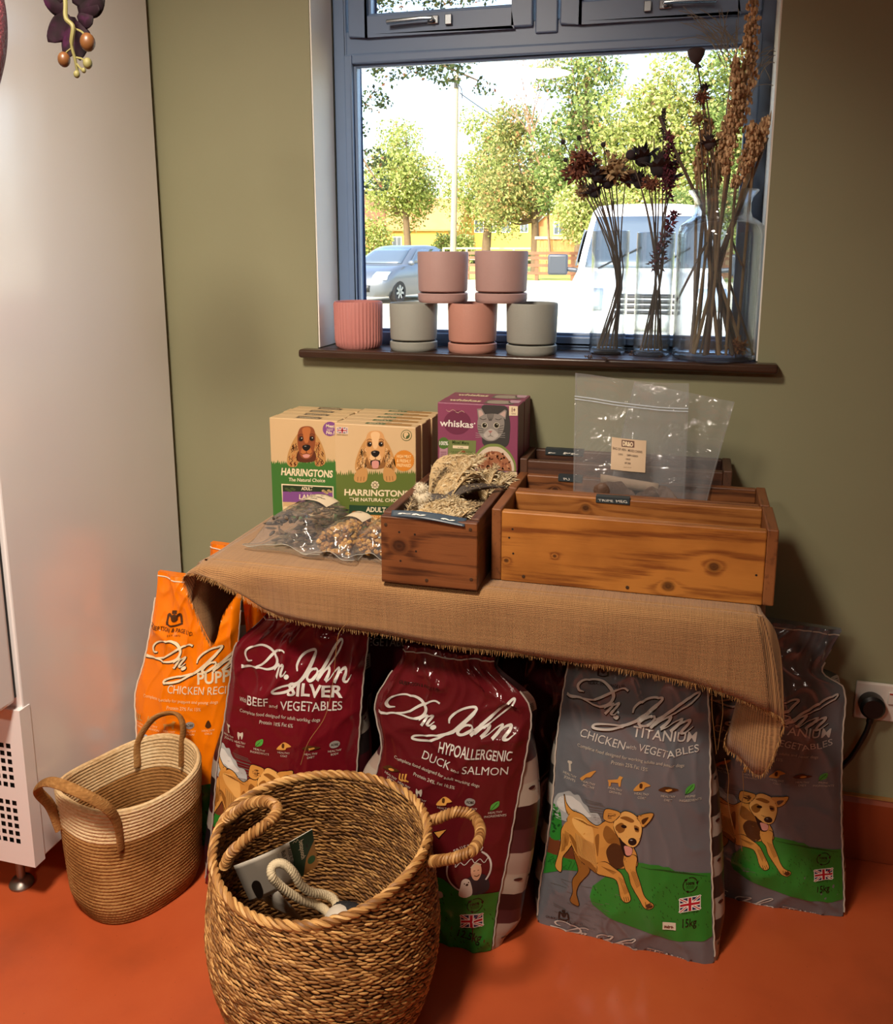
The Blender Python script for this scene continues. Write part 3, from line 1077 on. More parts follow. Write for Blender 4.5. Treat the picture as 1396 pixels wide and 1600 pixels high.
def dried(base, tip, kind, label, group, r=0.0017, bend=(0, 0, 0), stem=None, size=1.0, pinch=None):
    t = thing('dried_flower', tuple(base), label, 'dried flower', group)
    path = bez(base, tip, bend)
    if pinch is not None:
        pc = [Vector(p) for p in cr([tuple(base), tuple(pinch), tuple((Vector(pinch) * .45 + Vector(tip) * .55) + Vector(((tip[0] - pinch[0]) * -.12, 0, 0))), tuple(tip)], 10)]
        path = [pc[i * 3] for i in range(11)]
    m = MB()
    m.tube(path, [r * (1.1 - 0.4 * i / 10) for i in range(11)], 6)
    ax = (path[-1] - path[-3]).normalized()
    if kind == 'bare':
        for k in range(3):
            p = path[R.randint(4, 8)]
            m.tube([p, p + Vector((R.uniform(-.02, .02), R.uniform(-.015, .015), R.uniform(.015, .035)))], [r * 0.6, r * 0.3], 5)
    obj('stem', m, stem or STEM_D, t)
    tip = Vector(tip)
    m = MB()
    if kind == 'dark':
        rays(m, tip - ax * 0.004 * size, ax, 16, 0.034 * size, 0.010 * size, 1.15)
        rays(m, tip, ax, 12, 0.026 * size, 0.009 * size, 0.6)
        m.ball(tip, 0.012 * size, 10, 6)
        obj('flower_head', m, HEAD_D, t)
    elif kind == 'russet':
        m.ball(tip, 0.013 * size, 10, 6)
        bits(m, tip, 0.022 * size, 110, 0.007 * size, (1, 1, 0.8), long=1.2)
        obj('flower_head', m, HEAD_R, t)
    elif kind == 'gold':
        m.ball(tip, 0.010 * size, 10, 6)
        bits(m, tip, 0.018 * size, 80, 0.006 * size, (1, 1, 0.9), long=1.2)
        obj('flower_head', m, HEAD_O, t)
    elif kind == 'globe':
        m.ball(tip, 0.0055 * size, 10, 7)
        bits(m, tip, 0.006 * size, 24, 0.003)
        obj('flower_head', m, HEAD_D, t)
    elif kind == 'pod':
        m.lathe([(0, -0.014), (0.010, -0.008), (0.016, 0.004), (0.018, 0.014), (0.012, 0.018), (0, 0.016)], tuple(tip), 14)
        rays(m, tip - ax * 0.008, -ax, 9, 0.02, 0.006, 0.6)
        obj('seed_head', m, HEAD_D, t)
    elif kind == 'mauve':
        for k in range(7):
            bits(m, tip - ax * 0.014 * k * size, 0.0075 * size * (1 + 0.10 * k), 26, 0.0048 * size, long=1.5)
        obj('flower_spike', m, PINKB, t)
    elif kind == 'spike':
        L = 0.05 * size
        for k in range(9):
            bits(m, tip - ax * (L * k / 8), 0.006 * size * (0.5 + 0.08 * k), 14, 0.005)
        obj('flower_spike', m, HEAD_D, t)
    return t
def ring(V, k, n, r):
    a = 2 * PI * k / n + 0.5
    return V[0] + r * math.cos(a), V[1] + r * math.sin(a)
G1, G2, G3 = 'dried flowers in the slim vase nearest the pots', 'dried flowers in the second slim vase', 'dried stems in the large bottle vase'
v1 = [((902, 268), 'russet', 'russet dried bloom leaning out furthest towards the pots', 1.35), ((912, 246), 'russet', 'upper russet dried bloom of the first bunch', 1.2), ((934, 275), 'dark', 'dark shaggy dried bloom in front of the first bunch', 1.25), ((922, 262), 'dark', 'dark dried bloom between the two russet ones', 1.1),
      ((962, 262), 'gold', 'faded golden dried bloom in the first bunch', 1.9), ((930, 300), 'dark', 'low drooping dark dried bloom on the first bunch', 1.1), ((950, 285), 'dark', 'dark dried bloom under the golden one', 1.2), ((978, 276), 'russet', 'brown dried bloom at the inner edge of the first bunch', 1.1), ((912, 300), 'gold', 'faded brown bloom hanging lowest on the first bunch', 1.2),
      ((880, 222), 'globe', 'tiny dark globe on the longest thin stem of the first bunch', 1.0), ((943, 226), 'globe', 'tiny dark globe on a thin upright stem', 1.0), ((915, 195), 'bare', 'thin bare twig rising highest from the first bunch', 1.0), ((949, 238), 'globe', 'second small dark globe below the upright one', 1.0), ((884, 250), 'globe', 'tiny dark globe hanging beside the russet blooms', .9), ((905, 215), 'globe', 'tiny dark globe just above the russet blooms', .9)]
for k, (pp, kind, lab, sz) in enumerate(v1):
    bx, by = ring(V1, k, len(v1), 0.022)
    ty = V1[1] + R.uniform(-0.03, 0.03)
    tip = at(pp[0], pp[1], ty)
    pz = at(968 + R.uniform(-5, 5), 440, V1[1] + R.uniform(-.006, .006))
    dried((bx, by, SZ + 0.012), tip, kind, lab, G1, size=sz, pinch=pz)
v2 = [((986, 242), 'globe', 'round dark bud beside the gap between the two slim bunches', 2.0), ((1005, 248), 'dark', 'dark dried flower facing the window in the second bunch', 1.5), ((1032, 262), 'dark', 'widest dark dried flower of the second bunch', 1.8), ((1018, 288), 'russet', 'small russet bloom hanging low in the second bunch', .9), ((1046, 278), 'dark', 'dark dried flower at the bottle side of the second bunch', 1.3),
      ((1037, 172), 'spike', 'dark pointed flower spike rising above the second bunch', 1.2), ((1047, 212), 'mauve', 'mauve flower spike below the pointed dark spike', 1.2), ((1060, 240), 'mauve', 'mauve flower spike leaning towards the bottle vase', 1.1), ((1000, 285), 'dark', 'shrivelled dark flower low on the second bunch', 1.2), ((1022, 215), 'bare', 'thin bare twig standing among the second bunch', 1.0), ((1052, 335), 'mauve', 'long mauve spike drooping beside the bottle neck', 1.3)]
for k, (pp, kind, lab, sz) in enumerate(v2):
    bx, by = ring(V2, k, len(v2), 0.024)
    ty = V2[1] + R.uniform(-0.03, 0.03)
    pz = at(1030 + R.uniform(-6, 6), 435, V2[1] + R.uniform(-.006, .006))
    dried((bx, by, SZ + 0.012), at(pp[0], pp[1], ty), kind, lab, G2, size=sz, pinch=pz)
def sorghum(base, pts, rad, label):
    """a plume of seeds along a path"""
    t = thing('sorghum_plume', tuple(base), label, 'dried sorghum', G3)
    P = [Vector(p) for p in pts]
    m = MB()
    m.tube(cr([base] + [tuple(p) for p in P], 6), 0.0032, 7)
    obj('stem', m, STEM_L, t)
    m = MB()
    C = cr([tuple(p) for p in P], 16)
    n = len(C)
    for i, c in enumerate(C):
        k = i / (n - 1)
        rr = rad * (0.45 + 0.75 * math.sin(PI * (0.12 + 0.80 * k))) * R.uniform(0.75, 1.15)
        for _ in range(9):
            d = Vector((R.gauss(0, 1), R.gauss(0, 1), R.gauss(0, 0.6))).normalized()
            q = Vector(c) + d * rr * R.uniform(0.25, 1.0)
            s = R.uniform(0.0022, 0.0042)
            m.ball(q, s, 5, 3, sc=(1, 1, 1.5))
    obj('seed_plume', m, SORG, t)
    return t
b3 = lambda a, r=0.05: (V3[0] + r * math.cos(a), V3[1] + r * math.sin(a), SZ + 0.013)
sorghum(b3(3.6, .05), [at(1125, 250, .03), at(1150, 190, .02), at(1165, 130, .02), at(1172, 70, .02), at(1178, 5, .02)], 0.022, 'tallest thick tan sorghum plume reaching up the window frame')
sorghum(b3(4.4, .045), [at(1135, 270, .0), at(1146, 200, -.005), at(1152, 140, -.005), at(1150, 95, -.005)], 0.014, 'second sorghum plume close beside the tallest one')
sorghum(b3(5.2, .05), [at(1150, 290, .0), at(1172, 240, -.005), at(1178, 195, -.005)], 0.016, 'short sorghum plume next to the right window reveal')
sorghum(b3(2.6, .05), [at(1090, 275, .05), at(1100, 225, .05), at(1108, 190, .05)], 0.013, 'thin sorghum plume on the pots side of the bottle vase')
sorghum(b3(1.9, .05), [at(1115, 300, .06), at(1122, 250, .06), at(1140, 180, .06)], 0.016, 'sorghum plume standing behind the tall pair')
sorghum(b3(5.8, .05), [at(1178, 250, .02), at(1190, 210, .02), at(1198, 185, .02)], 0.010, 'slender sorghum tip nearest the right reveal')
v3 = [((1088, 90), 'pod', 'poppy like pod on the tallest crooked stem', 1.1), ((1097, 152), 'russet', 'russet bloom below the tall crooked pod', .75), ((1092, 185), 'gold', 'golden dried bloom beside the sorghum plumes', .95), ((1110, 225), 'dark', 'dark bloom tucked among the sorghum plumes', 1.0), ((1102, 138), 'dark', 'curled dark leaf cluster high on a stem', .55)]
for k, (pp, kind, lab, sz) in enumerate(v3):
    dried(b3(1.2 + 0.9 * k, .04), at(pp[0], pp[1], 0.03), kind, lab, G3, r=0.0022, bend=(0.035, 0, -0.02), size=sz)
# thick straw stems that fill the bottle
straws = [((1030, 182), (1100, 330)), ((1213, 160), (1125, 400)), ((1200, 215), (1120, 420)), ((1090, 245), (1108, 400)), ((1105, 260), (1112, 400)), ((1120, 255), (1118, 420)), ((1140, 270), (1116, 420)), ((1168, 270), (1122, 430))]
for k, (tp, mid) in enumerate(straws):
    t = thing('straw_stalk', b3(0.7 * k, .055), ['stiff brown stalk crossing in front of the trees', 'stiff stalk leaning across the right reveal', 'pale stalk leaning outward beside the right reveal'][k] if k < 3 else 'straight brown stalk standing in the large bottle vase', 'dried stem', G3 if k < 3 else 'straight stalks in the large bottle vase')
    y = 0.04 + 0.02 * math.sin(2.1 * k)
    m = MB()
    m.tube([b3(3.4 + 0.5 * k, .05 + .008 * (k % 3)), tuple(at(mid[0], mid[1], y)), tuple(at(tp[0], tp[1], y))], [0.0042, 0.0038, 0.0030], 8)
    obj('stalk', m, STEM_L if k % 2 else STEM_D, t)
for (a, b, lab) in (((1058, 470), (1105, 378), 'snapped stalk slanting across the left side of the bottle vase'), ((1140, 440), (1178, 555), 'broken dark stalk slanting down the right side of the bottle vase'), ((1145, 378), (1160, 415), 'short snapped twig caught in the bottle vase')):
    m = MB()
    m.tube([at(a[0], a[1], 0.015), at(b[0], b[1], 0.0)], 0.0026, 7)
    tag(obj('snapped_straw', m, STEM_D), lab, 'dried stalk', G3)
# feathery pale wisps behind the plumes
m = MB()
for k in range(46):
    a0 = at(1140 + R.uniform(-14, 14), 68 + R.uniform(-6, 40), 0.07)
    a1 = at(R.uniform(1055, 1160), R.uniform(8, 70), 0.085)
    if k > 34:
        a0 = at(1175 + R.uniform(-6, 6), 120 + R.uniform(-25, 30), 0.05)
        a1 = at(1210 + R.uniform(-6, 6), R.uniform(70, 140), 0.06)
    m.tube(bez(a0, a1, (0, 0, 0.02), 5), [0.0007] * 6, 4)
m.tube([b3(1.3, .05), at(1120, 300, .05), at(1145, 100, 0.07)], 0.0016, 6)
tag(obj('dried_grass', m, WISP), 'fine feathery pale dried grass behind the tall plume', 'dried grass', G3)
# fallen bits
m = MB(); bits(m, (V3[0] + 0.045, V3[1] - 0.02, SZ + 0.030), 0.024, 160, 0.006, (1, 0.9, 0.8), long=1.3); m.ball((V3[0] + 0.045, V3[1] - 0.02, SZ + 0.028), 0.016, 10, 6)
tag(obj('fallen_flower_head', m, island_mat('orange_bits', [(0, '#6b3a1c'), (0.6, '#a5632e'), (1, '#c48a4a')], 0.9)), 'orange dried flower head fallen inside the large bottle vase', 'dried flower')
for k, (px, py) in enumerate(((983, 549), (990, 553), (921, 558), (1035, 556), (947, 560))):
    c = atz(px, py, SZ + 0.003)
    m = MB(); bits(m, (c.x, c.y, SZ + 0.003), 0.006, 10, 0.005, (1.3, 0.6, 0.3))
    tag(obj('flower_crumb', m, HEAD_D), 'dark dried petal crumb lying on the sill below the vases', 'petal', 'dried crumbs on the sill')
# ================================================================== table under the cloth
TZ = 0.738
TX0, TX1, TY0, TY1 = -0.922, 0.140, -0.470, -0.020
tb = thing('table', ((TX0 + TX1) / 2, (TY0 + TY1) / 2, 0), 'low wooden table hidden under the burlap cloth', 'table')
DW = wood_mat('dark_table_wood', '#2a1a10', '#4a3020', 0, 0.55)
m = MB(); m.box((TX0, TY0, TZ - 0.030), (TX1, TY1, TZ)); obj('table_top', m, DW, tb, bevel=0.006, smooth=False)
m = MB()
m.box((TX0 + 0.05, TY0 + 0.06, TZ - 0.085), (TX1 - 0.05, TY0 + 0.078, TZ - 0.030))
m.box((TX0 + 0.05, TY1 - 0.038, TZ - 0.085), (TX1 - 0.05, TY1 - 0.02, TZ - 0.030))
obj('apron', m, DW, tb, smooth=False)
for x, y in ((TX0 + 0.05, -0.25), (-0.085, -0.235), (TX0 + 0.05, TY1 - 0.055), (-0.085, TY1 - 0.055)):
    m = MB(); m.box((x, y, 0), (x + 0.034, y + 0.034, TZ - 0.030)); obj('leg', m, DW, tb, smooth=False)

# ---- burlap cloth
def burlap_mat():
    t = NT('burlap_weave')
    uvn = t.n('ShaderNodeUVMap')
    def thread(ax):
        mp = t.n('ShaderNodeMapping')
        t.l(uvn.outputs['UV'], mp.inputs['Vector'])
        w = t.n('ShaderNodeTexWave', wave_type='BANDS', bands_direction='X' if ax == 0 else 'Y', wave_profile='SIN')
        w.inputs['Scale'].default_value = 120.0
        w.inputs['Distortion'].default_value = 1.6
        w.inputs['Detail'].default_value = 2.0
        w.inputs['Detail Scale'].default_value = 0.6
        t.l(mp.outputs['Vector'], w.inputs['Vector'])
        n = t.n('ShaderNodeTexNoise', Scale=1.0, Detail=3.0)
        mp2 = t.n('ShaderNodeMapping')
        mp2.inputs['Scale'].default_value = (260, 8, 1) if ax == 0 else (8, 260, 1)
        t.l(uvn.outputs['UV'], mp2.inputs['Vector'])
        t.l(mp2.outputs['Vector'], n.inputs['Vector'])
        return w.outputs['Fac'], n.outputs['Fac']
    wx, nx = thread(0)
    wy, ny = thread(1)
    mxm = t.n('ShaderNodeMath', operation='MAXIMUM')
    t.l(wx, mxm.inputs[0]); t.l(wy, mxm.inputs[1])
    av = t.n('ShaderNodeMath', operation='ADD')
    t.l(nx, av.inputs[0]); t.l(ny, av.inputs[1])
    h = t.n('ShaderNodeMath', operation='MULTIPLY_ADD')
    t.l(av.outputs[0], h.inputs[0]); h.inputs[1].default_value = 0.55
    t.l(mxm.outputs[0], h.inputs[2])
    c = t.ramp(h.outputs[0], [(0.55, '#6d4c2a'), (1.0, '#a8794a'), (1.45, '#c39766')])
    dv = t.n('ShaderNodeMath', operation='MULTIPLY')
    dv.inputs[1].default_value = 0.62
    t.l(h.outputs[0], dv.inputs[0])
    c = t.ramp(dv.outputs[0], [(0.30, '#49321d'), (0.62, '#88623f'), (0.95, '#b08659')])
    t.l(c, t.b.inputs['Base Color'])
    t.b.inputs['Roughness'].default_value = 0.9
    t.b.inputs['Specular IOR Level'].default_value = 0.15
    t.b.inputs['Sheen Weight'].default_value = 0.2
    t.l(t.bump(h.outputs[0], 0.7, 0.0012), t.b.inputs['Normal'])
    return t.m
BURLAP = burlap_mat()
CZ = 0.7405
# pairs (point on the table edge, point on the hem) from the back left round the front to the back right
ctl = [((TX0, TY1 - .02), (-.945, -.06, .640)), ((TX0, -.18), (-.956, -.19, .615)), ((TX0, -.32), (-.962, -.32, .570)), ((TX0, -.41), (-.948, -.405, .533)), ((TX0, -.455), (-.957, -.455, .640)),
       ((TX0 + .012, TY0), (-.948, -.490, .715)), ((-.880, TY0), (-.885, -.500, .716)), ((-.84, TY0), (-.830, -.492, .688)), ((-.80, TY0), (-.775, -.475, .650)), ((-.70, TY0), (-.690, -.480, .641)), ((-.55, TY0), (-.550, -.477, .635)),
       ((-.40, TY0), (-.40, -.482, .627)), ((-.25, TY0), (-.25, -.478, .626)), ((-.10, TY0), (-.10, -.480, .621)), ((.02, TY0), (.025, -.480, .610)), ((.09, TY0), (.105, -.476, .592)), ((.128, TY0), (.160, -.470, .572)),
       ((TX1, TY0 + .006), (.186, -.462, .553)), ((TX1, TY0 + .02), (.186, -.450, .520)), ((TX1, -.440), (.161, -.442, .432)), ((TX1, -.425), (.122, -.415, .446)), ((TX1, -.40), (.098, -.385, .462)), ((TX1, -.34), (.150, -.33, .580)), ((TX1, -.2), (.162, -.2, .640)), ((TX1, TY1 - .02), (.158, -.06, .655))]
NP = 12
Ec = cr([c[0] for c in ctl], NP)
Hc = cr([c[1] for c in ctl], NP)
cx_, cy_ = (TX0 + TX1) / 2, (TY0 + TY1) / 2
NV = 16
verts, faces, uvs = [], [], []
me = bpy.data.meshes.new('burlap_cloth')
strip = []
for i, (e, h) in enumerate(zip(Ec, Hc)):
    e = np.array([min(TX1, max(TX0, e[0])), min(TY1, max(TY0, e[1]))])
    ox = (1 if e[0] >= TX1 - 1e-4 else (-1 if e[0] <= TX0 + 1e-4 else 0))
    oy = -1 if e[1] <= TY0 + 1e-4 else 0
    L = math.hypot(ox, oy) or 1
    P0 = np.array([e[0] - ox * 0.012 / L, e[1] - oy * 0.012 / L, CZ + 0.0005])
    drop = CZ - h[2]
    P1 = np.array([e[0] + ox * .024 / L, e[1] + oy * .024 / L, CZ])
    P2 = np.array([lerp(e[0] + ox * .02, h[0], .6), lerp(e[1] + oy * .018, h[1], .6), CZ - drop * .30])
    P3 = np.array(h)
    col = []
    for j in range(NV + 1):
        t = j / NV
        p = P0 * (1 - t) ** 3 + 3 * P1 * t * (1 - t) ** 2 + 3 * P2 * t * t * (1 - t) + P3 * t ** 3
        w = noise.noise(Vector((i * 0.09, t * 1.5, 3.1))) * 0.008 * t
        p = p + np.array([ox * w, oy * w - (0 if oy else 0), 0])
        hl = np.linalg.norm(p - P0)
        col.append((p, (e[0] + ox * hl + (0 if ox else (p[0] - e[0])), e[1] + oy * hl + (p[1] - e[1] if not oy else 0))))
    strip.append(col)
for col in strip:
    for p, uv in col:
        verts.append(tuple(p)); uvs.append(uv)
for i in range(len(strip) - 1):
    for j in range(NV):
        a = i * (NV + 1) + j
        faces.append((a, a + NV + 1, a + NV + 2, a + 1))
k0 = len(verts)
NXT, NYT = 90, 40
for j in range(NYT + 1):
    for i in range(NXT + 1):
        x = lerp(TX0 + .008, TX1 - .008, i / NXT)
        y = lerp(TY0 + .008, TY1 - .004, j / NYT)
        z = CZ + 0.0006 + 0.0012 * max(0, noise.noise(Vector((x * 9, y * 16, 0.3)))) * sstep(-1.0, -.55, -abs(x + 0.62) )
        verts.append((x, y, z)); uvs.append((x, y))
for j in range(NYT):
    for i in range(NXT):
        a = k0 + j * (NXT + 1) + i
        faces.append((a, a + 1, a + NXT + 2, a + NXT + 1))
oc = Vector((cx_, cy_, CZ))
me.from_pydata([tuple(Vector(v) - oc) for v in verts], [], faces)
uvl = me.uv_layers.new(name='UVMap')
vi = np.zeros(len(me.loops), dtype=np.int32); me.loops.foreach_get('vertex_index', vi)
uvl.data.foreach_set('uv', np.array(uvs, dtype=np.float32)[vi].ravel())
me.polygons.foreach_set('use_smooth', [True] * len(me.polygons))
me.materials.append(BURLAP)
cloth = bpy.data.objects.new('burlap_cloth', me); COL.objects.link(cloth); cloth.location = oc
s_ = cloth.modifiers.new('solid', 'SOLIDIFY'); s_.thickness = 0.0016; s_.offset = 0.0
tag(cloth, 'tan burlap cloth draped over the table with frayed hem', 'tablecloth')
# frayed hem
FRINGE = island_mat('burlap_thread', [(0, '#7a5530'), (0.5, '#a87c4c'), (1, '#cfa672')], 0.9, 0.1)
m = MB()
Hd = cr([c[1] for c in ctl], 60)
acc = 0
for i in range(1, len(Hd) - 1):
    acc += np.linalg.norm(Hd[i] - Hd[i - 1])
    if acc < 0.0016:
        continue
    acc = 0
    ii = min(len(strip) - 1, int(i / 60 * NP))
    d = strip[ii][NV][0] - strip[ii][NV - 2][0]
    d = d / (np.linalg.norm(d) or 1)
    d = d + np.array([R.uniform(-.25, .25), R.uniform(-.25, .1), R.uniform(-.1, .1)])
    L = R.uniform(0.006, 0.0125)
    p = Vector(Hd[i]) - Vector(d) * 0.001
    m.tube([p, p + Vector(d) * L * 0.6, p + Vector(d) * L + Vector((R.uniform(-.001, .001), 0, 0))], [0.00055, 0.0005, 0.0003], 4)
obj('fringe', m, FRINGE, cloth, fix=False)
for pts in (((1104, 1062), (1112, 1078), (1113, 1110), (1117, 1150), (1120, 1178)), ((1126, 1070), (1130, 1110), (1125, 1150), (1122, 1172)), ((1133, 1185), (1139, 1215), (1138, 1250), (1145, 1290)), ((1161, 1205), (1162, 1240), (1155, 1280), (1160, 1330)),
            ((545, 970), (530, 990), (525, 1020), (520, 1070), (508, 1120), (482, 1160), (470, 1195))):
    y = -0.485 if pts[0][0] > 600 else -0.545
    m = MB(); m.tube(cr([at(px, py, y) for px, py in pts], 6), 0.0006, 5)
    obj('loose_thread', m, FRINGE, cloth)

# ================================================================== wooden crates
def crate_wood(name, dark, light_, axis, rough, knots, sx=1.0):
    """pine board with growth rings that bend round knots; knots in the crate's own metres (x, z, radius)"""
    if name in MATS:
        return MATS[name]
    t = NT(name)
    tc = t.n('ShaderNodeTexCoord')
    sc = [48.0, 48.0, 48.0]; sc[axis] = 2.4
    src = tc.outputs['Object']
    dist_total = None
    dark_fac = None
    for kx, kz, kr in knots:
        sub = t.n('ShaderNodeVectorMath', operation='SUBTRACT')
        sub.inputs[1].default_value = (kx, 0, kz)
        t.l(src, sub.inputs[0])
        mul = t.n('ShaderNodeVectorMath', operation='MULTIPLY')
        mul.inputs[1].default_value = (1 / kr * 0.85, 0, 1 / kr)
        t.l(sub.outputs[0], mul.inputs[0])
        ln = t.n('ShaderNodeVectorMath', operation='LENGTH')
        t.l(mul.outputs[0], ln.inputs[0])
        pw = t.n('ShaderNodeMath', operation='POWER'); pw.inputs[1].default_value = 1.5
        t.l(ln.outputs['Value'], pw.inputs[0])
        ad = t.n('ShaderNodeMath', operation='ADD'); ad.inputs[1].default_value = 0.6
        t.l(pw.outputs[0], ad.inputs[0])
        iv = t.n('ShaderNodeMath', operation='DIVIDE'); iv.inputs[0].default_value = 1.5
        t.l(ad.outputs[0], iv.inputs[1])
        dk = t.n('ShaderNodeMapRange'); dk.inputs['From Min'].default_value = 0.45; dk.inputs['From Max'].default_value = 1.25
        dk.inputs['To Min'].default_value = 1.0; dk.inputs['To Max'].default_value = 0.0
        t.l(ln.outputs['Value'], dk.inputs['Value'])
        if dist_total is None:
            dist_total, dark_fac = iv.outputs[0], dk.outputs['Result']
        else:
            a = t.n('ShaderNodeMath', operation='ADD'); t.l(dist_total, a.inputs[0]); t.l(iv.outputs[0], a.inputs[1]); dist_total = a.outputs[0]
            b = t.n('ShaderNodeMath', operation='MAXIMUM'); t.l(dark_fac, b.inputs[0]); t.l(dk.outputs['Result'], b.inputs[1]); dark_fac = b.outputs[0]
    mp = t.n('ShaderNodeMapping'); mp.inputs['Scale'].default_value = tuple(sc)
    t.l(src, mp.inputs['Vector'])
    n1 = t.n('ShaderNodeTexNoise', Scale=0.22, Detail=1.5)
    t.l(mp.outputs['Vector'], n1.inputs['Vector'])
    val = t.n('ShaderNodeMath', operation='MULTIPLY'); val.inputs[1].default_value = 8.0
    t.l(n1.outputs['Fac'], val.inputs[0])
    v = val.outputs[0]
    if dist_total is not None:
        a = t.n('ShaderNodeMath', operation='MULTIPLY_ADD'); a.inputs[1].default_value = 1.1
        t.l(dist_total, a.inputs[0]); t.l(v, a.inputs[2]); v = a.outputs[0]
    fq = t.n('ShaderNodeMath', operation='MULTIPLY'); fq.inputs[1].default_value = 7.0
    t.l(v, fq.inputs[0])
    sn = t.n('ShaderNodeMath', operation='SINE'); t.l(fq.outputs[0], sn.inputs[0])
    n2 = t.n('ShaderNodeTexNoise', Scale=3.2, Detail=5.0, Roughness=0.7)
    t.l(mp.outputs['Vector'], n2.inputs['Vector'])
    g = t.n('ShaderNodeMath', operation='MULTIPLY_ADD'); g.inputs[1].default_value = 0.17
    t.l(sn.outputs[0], g.inputs[0]); t.l(n2.outputs['Fac'], g.inputs[2])
    c = t.ramp(g.outputs[0], [(0.25, dark), (0.52, light_), (0.8, light_)])
    mb = t.n('ShaderNodeMapping'); mb.inputs['Scale'].default_value = (7, 7, 11)
    t.l(src, mb.inputs['Vector'])
    n3 = t.n('ShaderNodeTexNoise', Scale=1.0, Detail=4.0); t.l(mb.outputs['Vector'], n3.inputs['Vector'])
    mx = t.n('ShaderNodeMix', data_type='RGBA', blend_type='MULTIPLY'); mx.inputs[0].default_value = 0.55
    t.l(c, mx.inputs[6]); t.l(t.ramp(n3.outputs['Fac'], [(0.32, (0.70, 0.62, 0.55)), (0.6, (1, 1, 1))]), mx.inputs[7])
    res = mx.outputs[2]
    if dark_fac is not None:
        m2 = t.n('ShaderNodeMix', data_type='RGBA'); m2.inputs[7].default_value = lin('#2c150a')
        sc2 = t.n('ShaderNodeMath', operation='MULTIPLY'); sc2.inputs[1].default_value = 0.8
        t.l(dark_fac, sc2.inputs[0]); t.l(sc2.outputs[0], m2.inputs[0]); t.l(res, m2.inputs[6]); res = m2.outputs[2]
    t.l(res, t.b.inputs['Base Color'])
    t.b.inputs['Roughness'].default_value = rough
    t.l(t.bump(g.outputs[0], 0.3, 0.0015), t.b.inputs['Normal'])
    MATS[name] = t.m
    return t.m
NAILM = M('nail_hole', '#1a0f08', 0.7)
NAILH = M('nail_head', '#5a4534', 0.4, 0.6)
def crate(x0, x1, y0, y1, z0, z1, th, style, label, front_knots, mats, nails=(), heads=(), yaw_=0.0):
    t = thing('wooden_crate', ((x0 + x1) / 2, (y0 + y1) / 2, z0), label, 'crate', 'reclaimed wooden crates on the burlap cloth')
    fm, em, bm_ = mats
    bv = dict(bevel=0.0025, bevel_seg=2, smooth=False)
    fy1 = y0 + th
    if style == 'long':      # long boards held between the two end boards
        fx0, fx1 = x0 + th, x1 - th
        ey0, ey1 = y0 + 0.0008, y1 - 0.0008
    else:                    # short front board nailed over the long side boards
        fx0, fx1 = x0, x1
        ey0, ey1 = y0 + th, y1 - th
    m = MB(); m.box((fx0, y0, z0), (fx1, fy1, z1 - 0.002)); fb = obj('front_board', m, fm, t, **bv)
    m = MB(); m.box((fx0, y1 - th, z0), (fx1, y1, z1)); obj('back_board', m, bm_, t, **bv)
    for a, b in ((x0, x0 + th), (x1 - th, x1)):
        m = MB(); m.box((a, ey0, z0), (b, ey1, z1 + 0.0015)); obj('end_board' if style == 'long' else 'side_board', m, em, t, **bv)
    m = MB(); m.box((x0 + th, fy1, z0 + 0.001), (x1 - th, y1 - th, z0 + 0.012)); obj('base_board', m, bm_, t, smooth=False)
    for nx, nz in nails:
        m = MB(); m.lathe([(0.0, 0.0), (0.0019, 0.0), (0.0021, 0.0006), (0.0, 0.0006)], (0, 0, 0), 8)
        m.v = [(x + nx, y0 + 0.0002 - z, y + nz) for x, y, z in m.v]
        obj('nail_hole', m, NAILM, fb, fix=False)
    for nx, nz in heads:
        m = MB(); m.lathe([(0.0, 0.0), (0.0034, 0.0), (0.003, 0.0012), (0.0, 0.0016)], (0, 0, 0), 12)
        m.v = [(x + nx, y0 + 0.0002 - z, y + nz) for x, y, z in m.v]
        obj('nail_head', m, NAILH, fb, fix=False)
    return t
ORA, ORAD = '#b57634', '#824a1e'
MID, MIDD = '#7c4a28', '#4a2814'
DKW, DKD = '#5a3826', '#38211a'
w_front = crate_wood('pine_front', ORAD, ORA, 0, 0.42, [(0.148, 0.063, 0.0105), (0.072, 0.020, 0.010), (-0.132, 0.057, 0.0035), (-0.222, 0.040, 0.0045)])
w_mid = crate_wood('pine_inner', ORAD, '#ad7036', 0, 0.45, [(-0.092, 0.115, 0.008), (-0.15, 0.085, 0.008)])
w_end = wood_mat('pine_end', '#5a321a', '#8a552e', 1, 0.5)
w_small = crate_wood('pine_small_front', MIDD, MID, 0, 0.45, [(-0.056, 0.072, 0.016)])
w_side = wood_mat('pine_small_side', '#452718', '#6d4530', 1, 0.5)
w_dark = crate_wood('pine_dark', DKD, DKW, 0, 0.5, [(0.05, 0.09, 0.008)])
w_third = crate_wood('pine_third', MIDD, '#8a5630', 0, 0.45, [(-0.17, 0.11, 0.006), (0.2, 0.08, 0.007)])
w_dend = wood_mat('pine_dark_end', '#3a241a', '#5c3c2a', 1, 0.55)
Z0 = CZ + 0.0022
crate(-0.342, 0.160, -0.424, -0.276, Z0, Z0 + 0.137, 0.019, 'long', 'long orange pine crate at the front right of the table, empty', [], (w_front, w_end, w_mid),
      nails=[(-0.302, Z0 + 0.102), (-0.308, Z0 + 0.085), (-0.30, Z0 + 0.055), (0.128, Z0 + 0.055)], heads=[(-0.28, Z0 + 0.012), (-0.09, Z0 + 0.010)])
crate(-0.342, 0.156, -0.272, -0.140, Z0, Z0 + 0.138, 0.018, 'long', 'middle long wooden crate that holds the clear zip bags', [], (w_third, w_end, w_third))
crate(-0.345, 0.092, -0.136, -0.016, Z0, Z0 + 0.166, 0.018, 'long', 'dark rearmost long wooden crate against the wall', [], (w_dark, w_dend, w_dark))
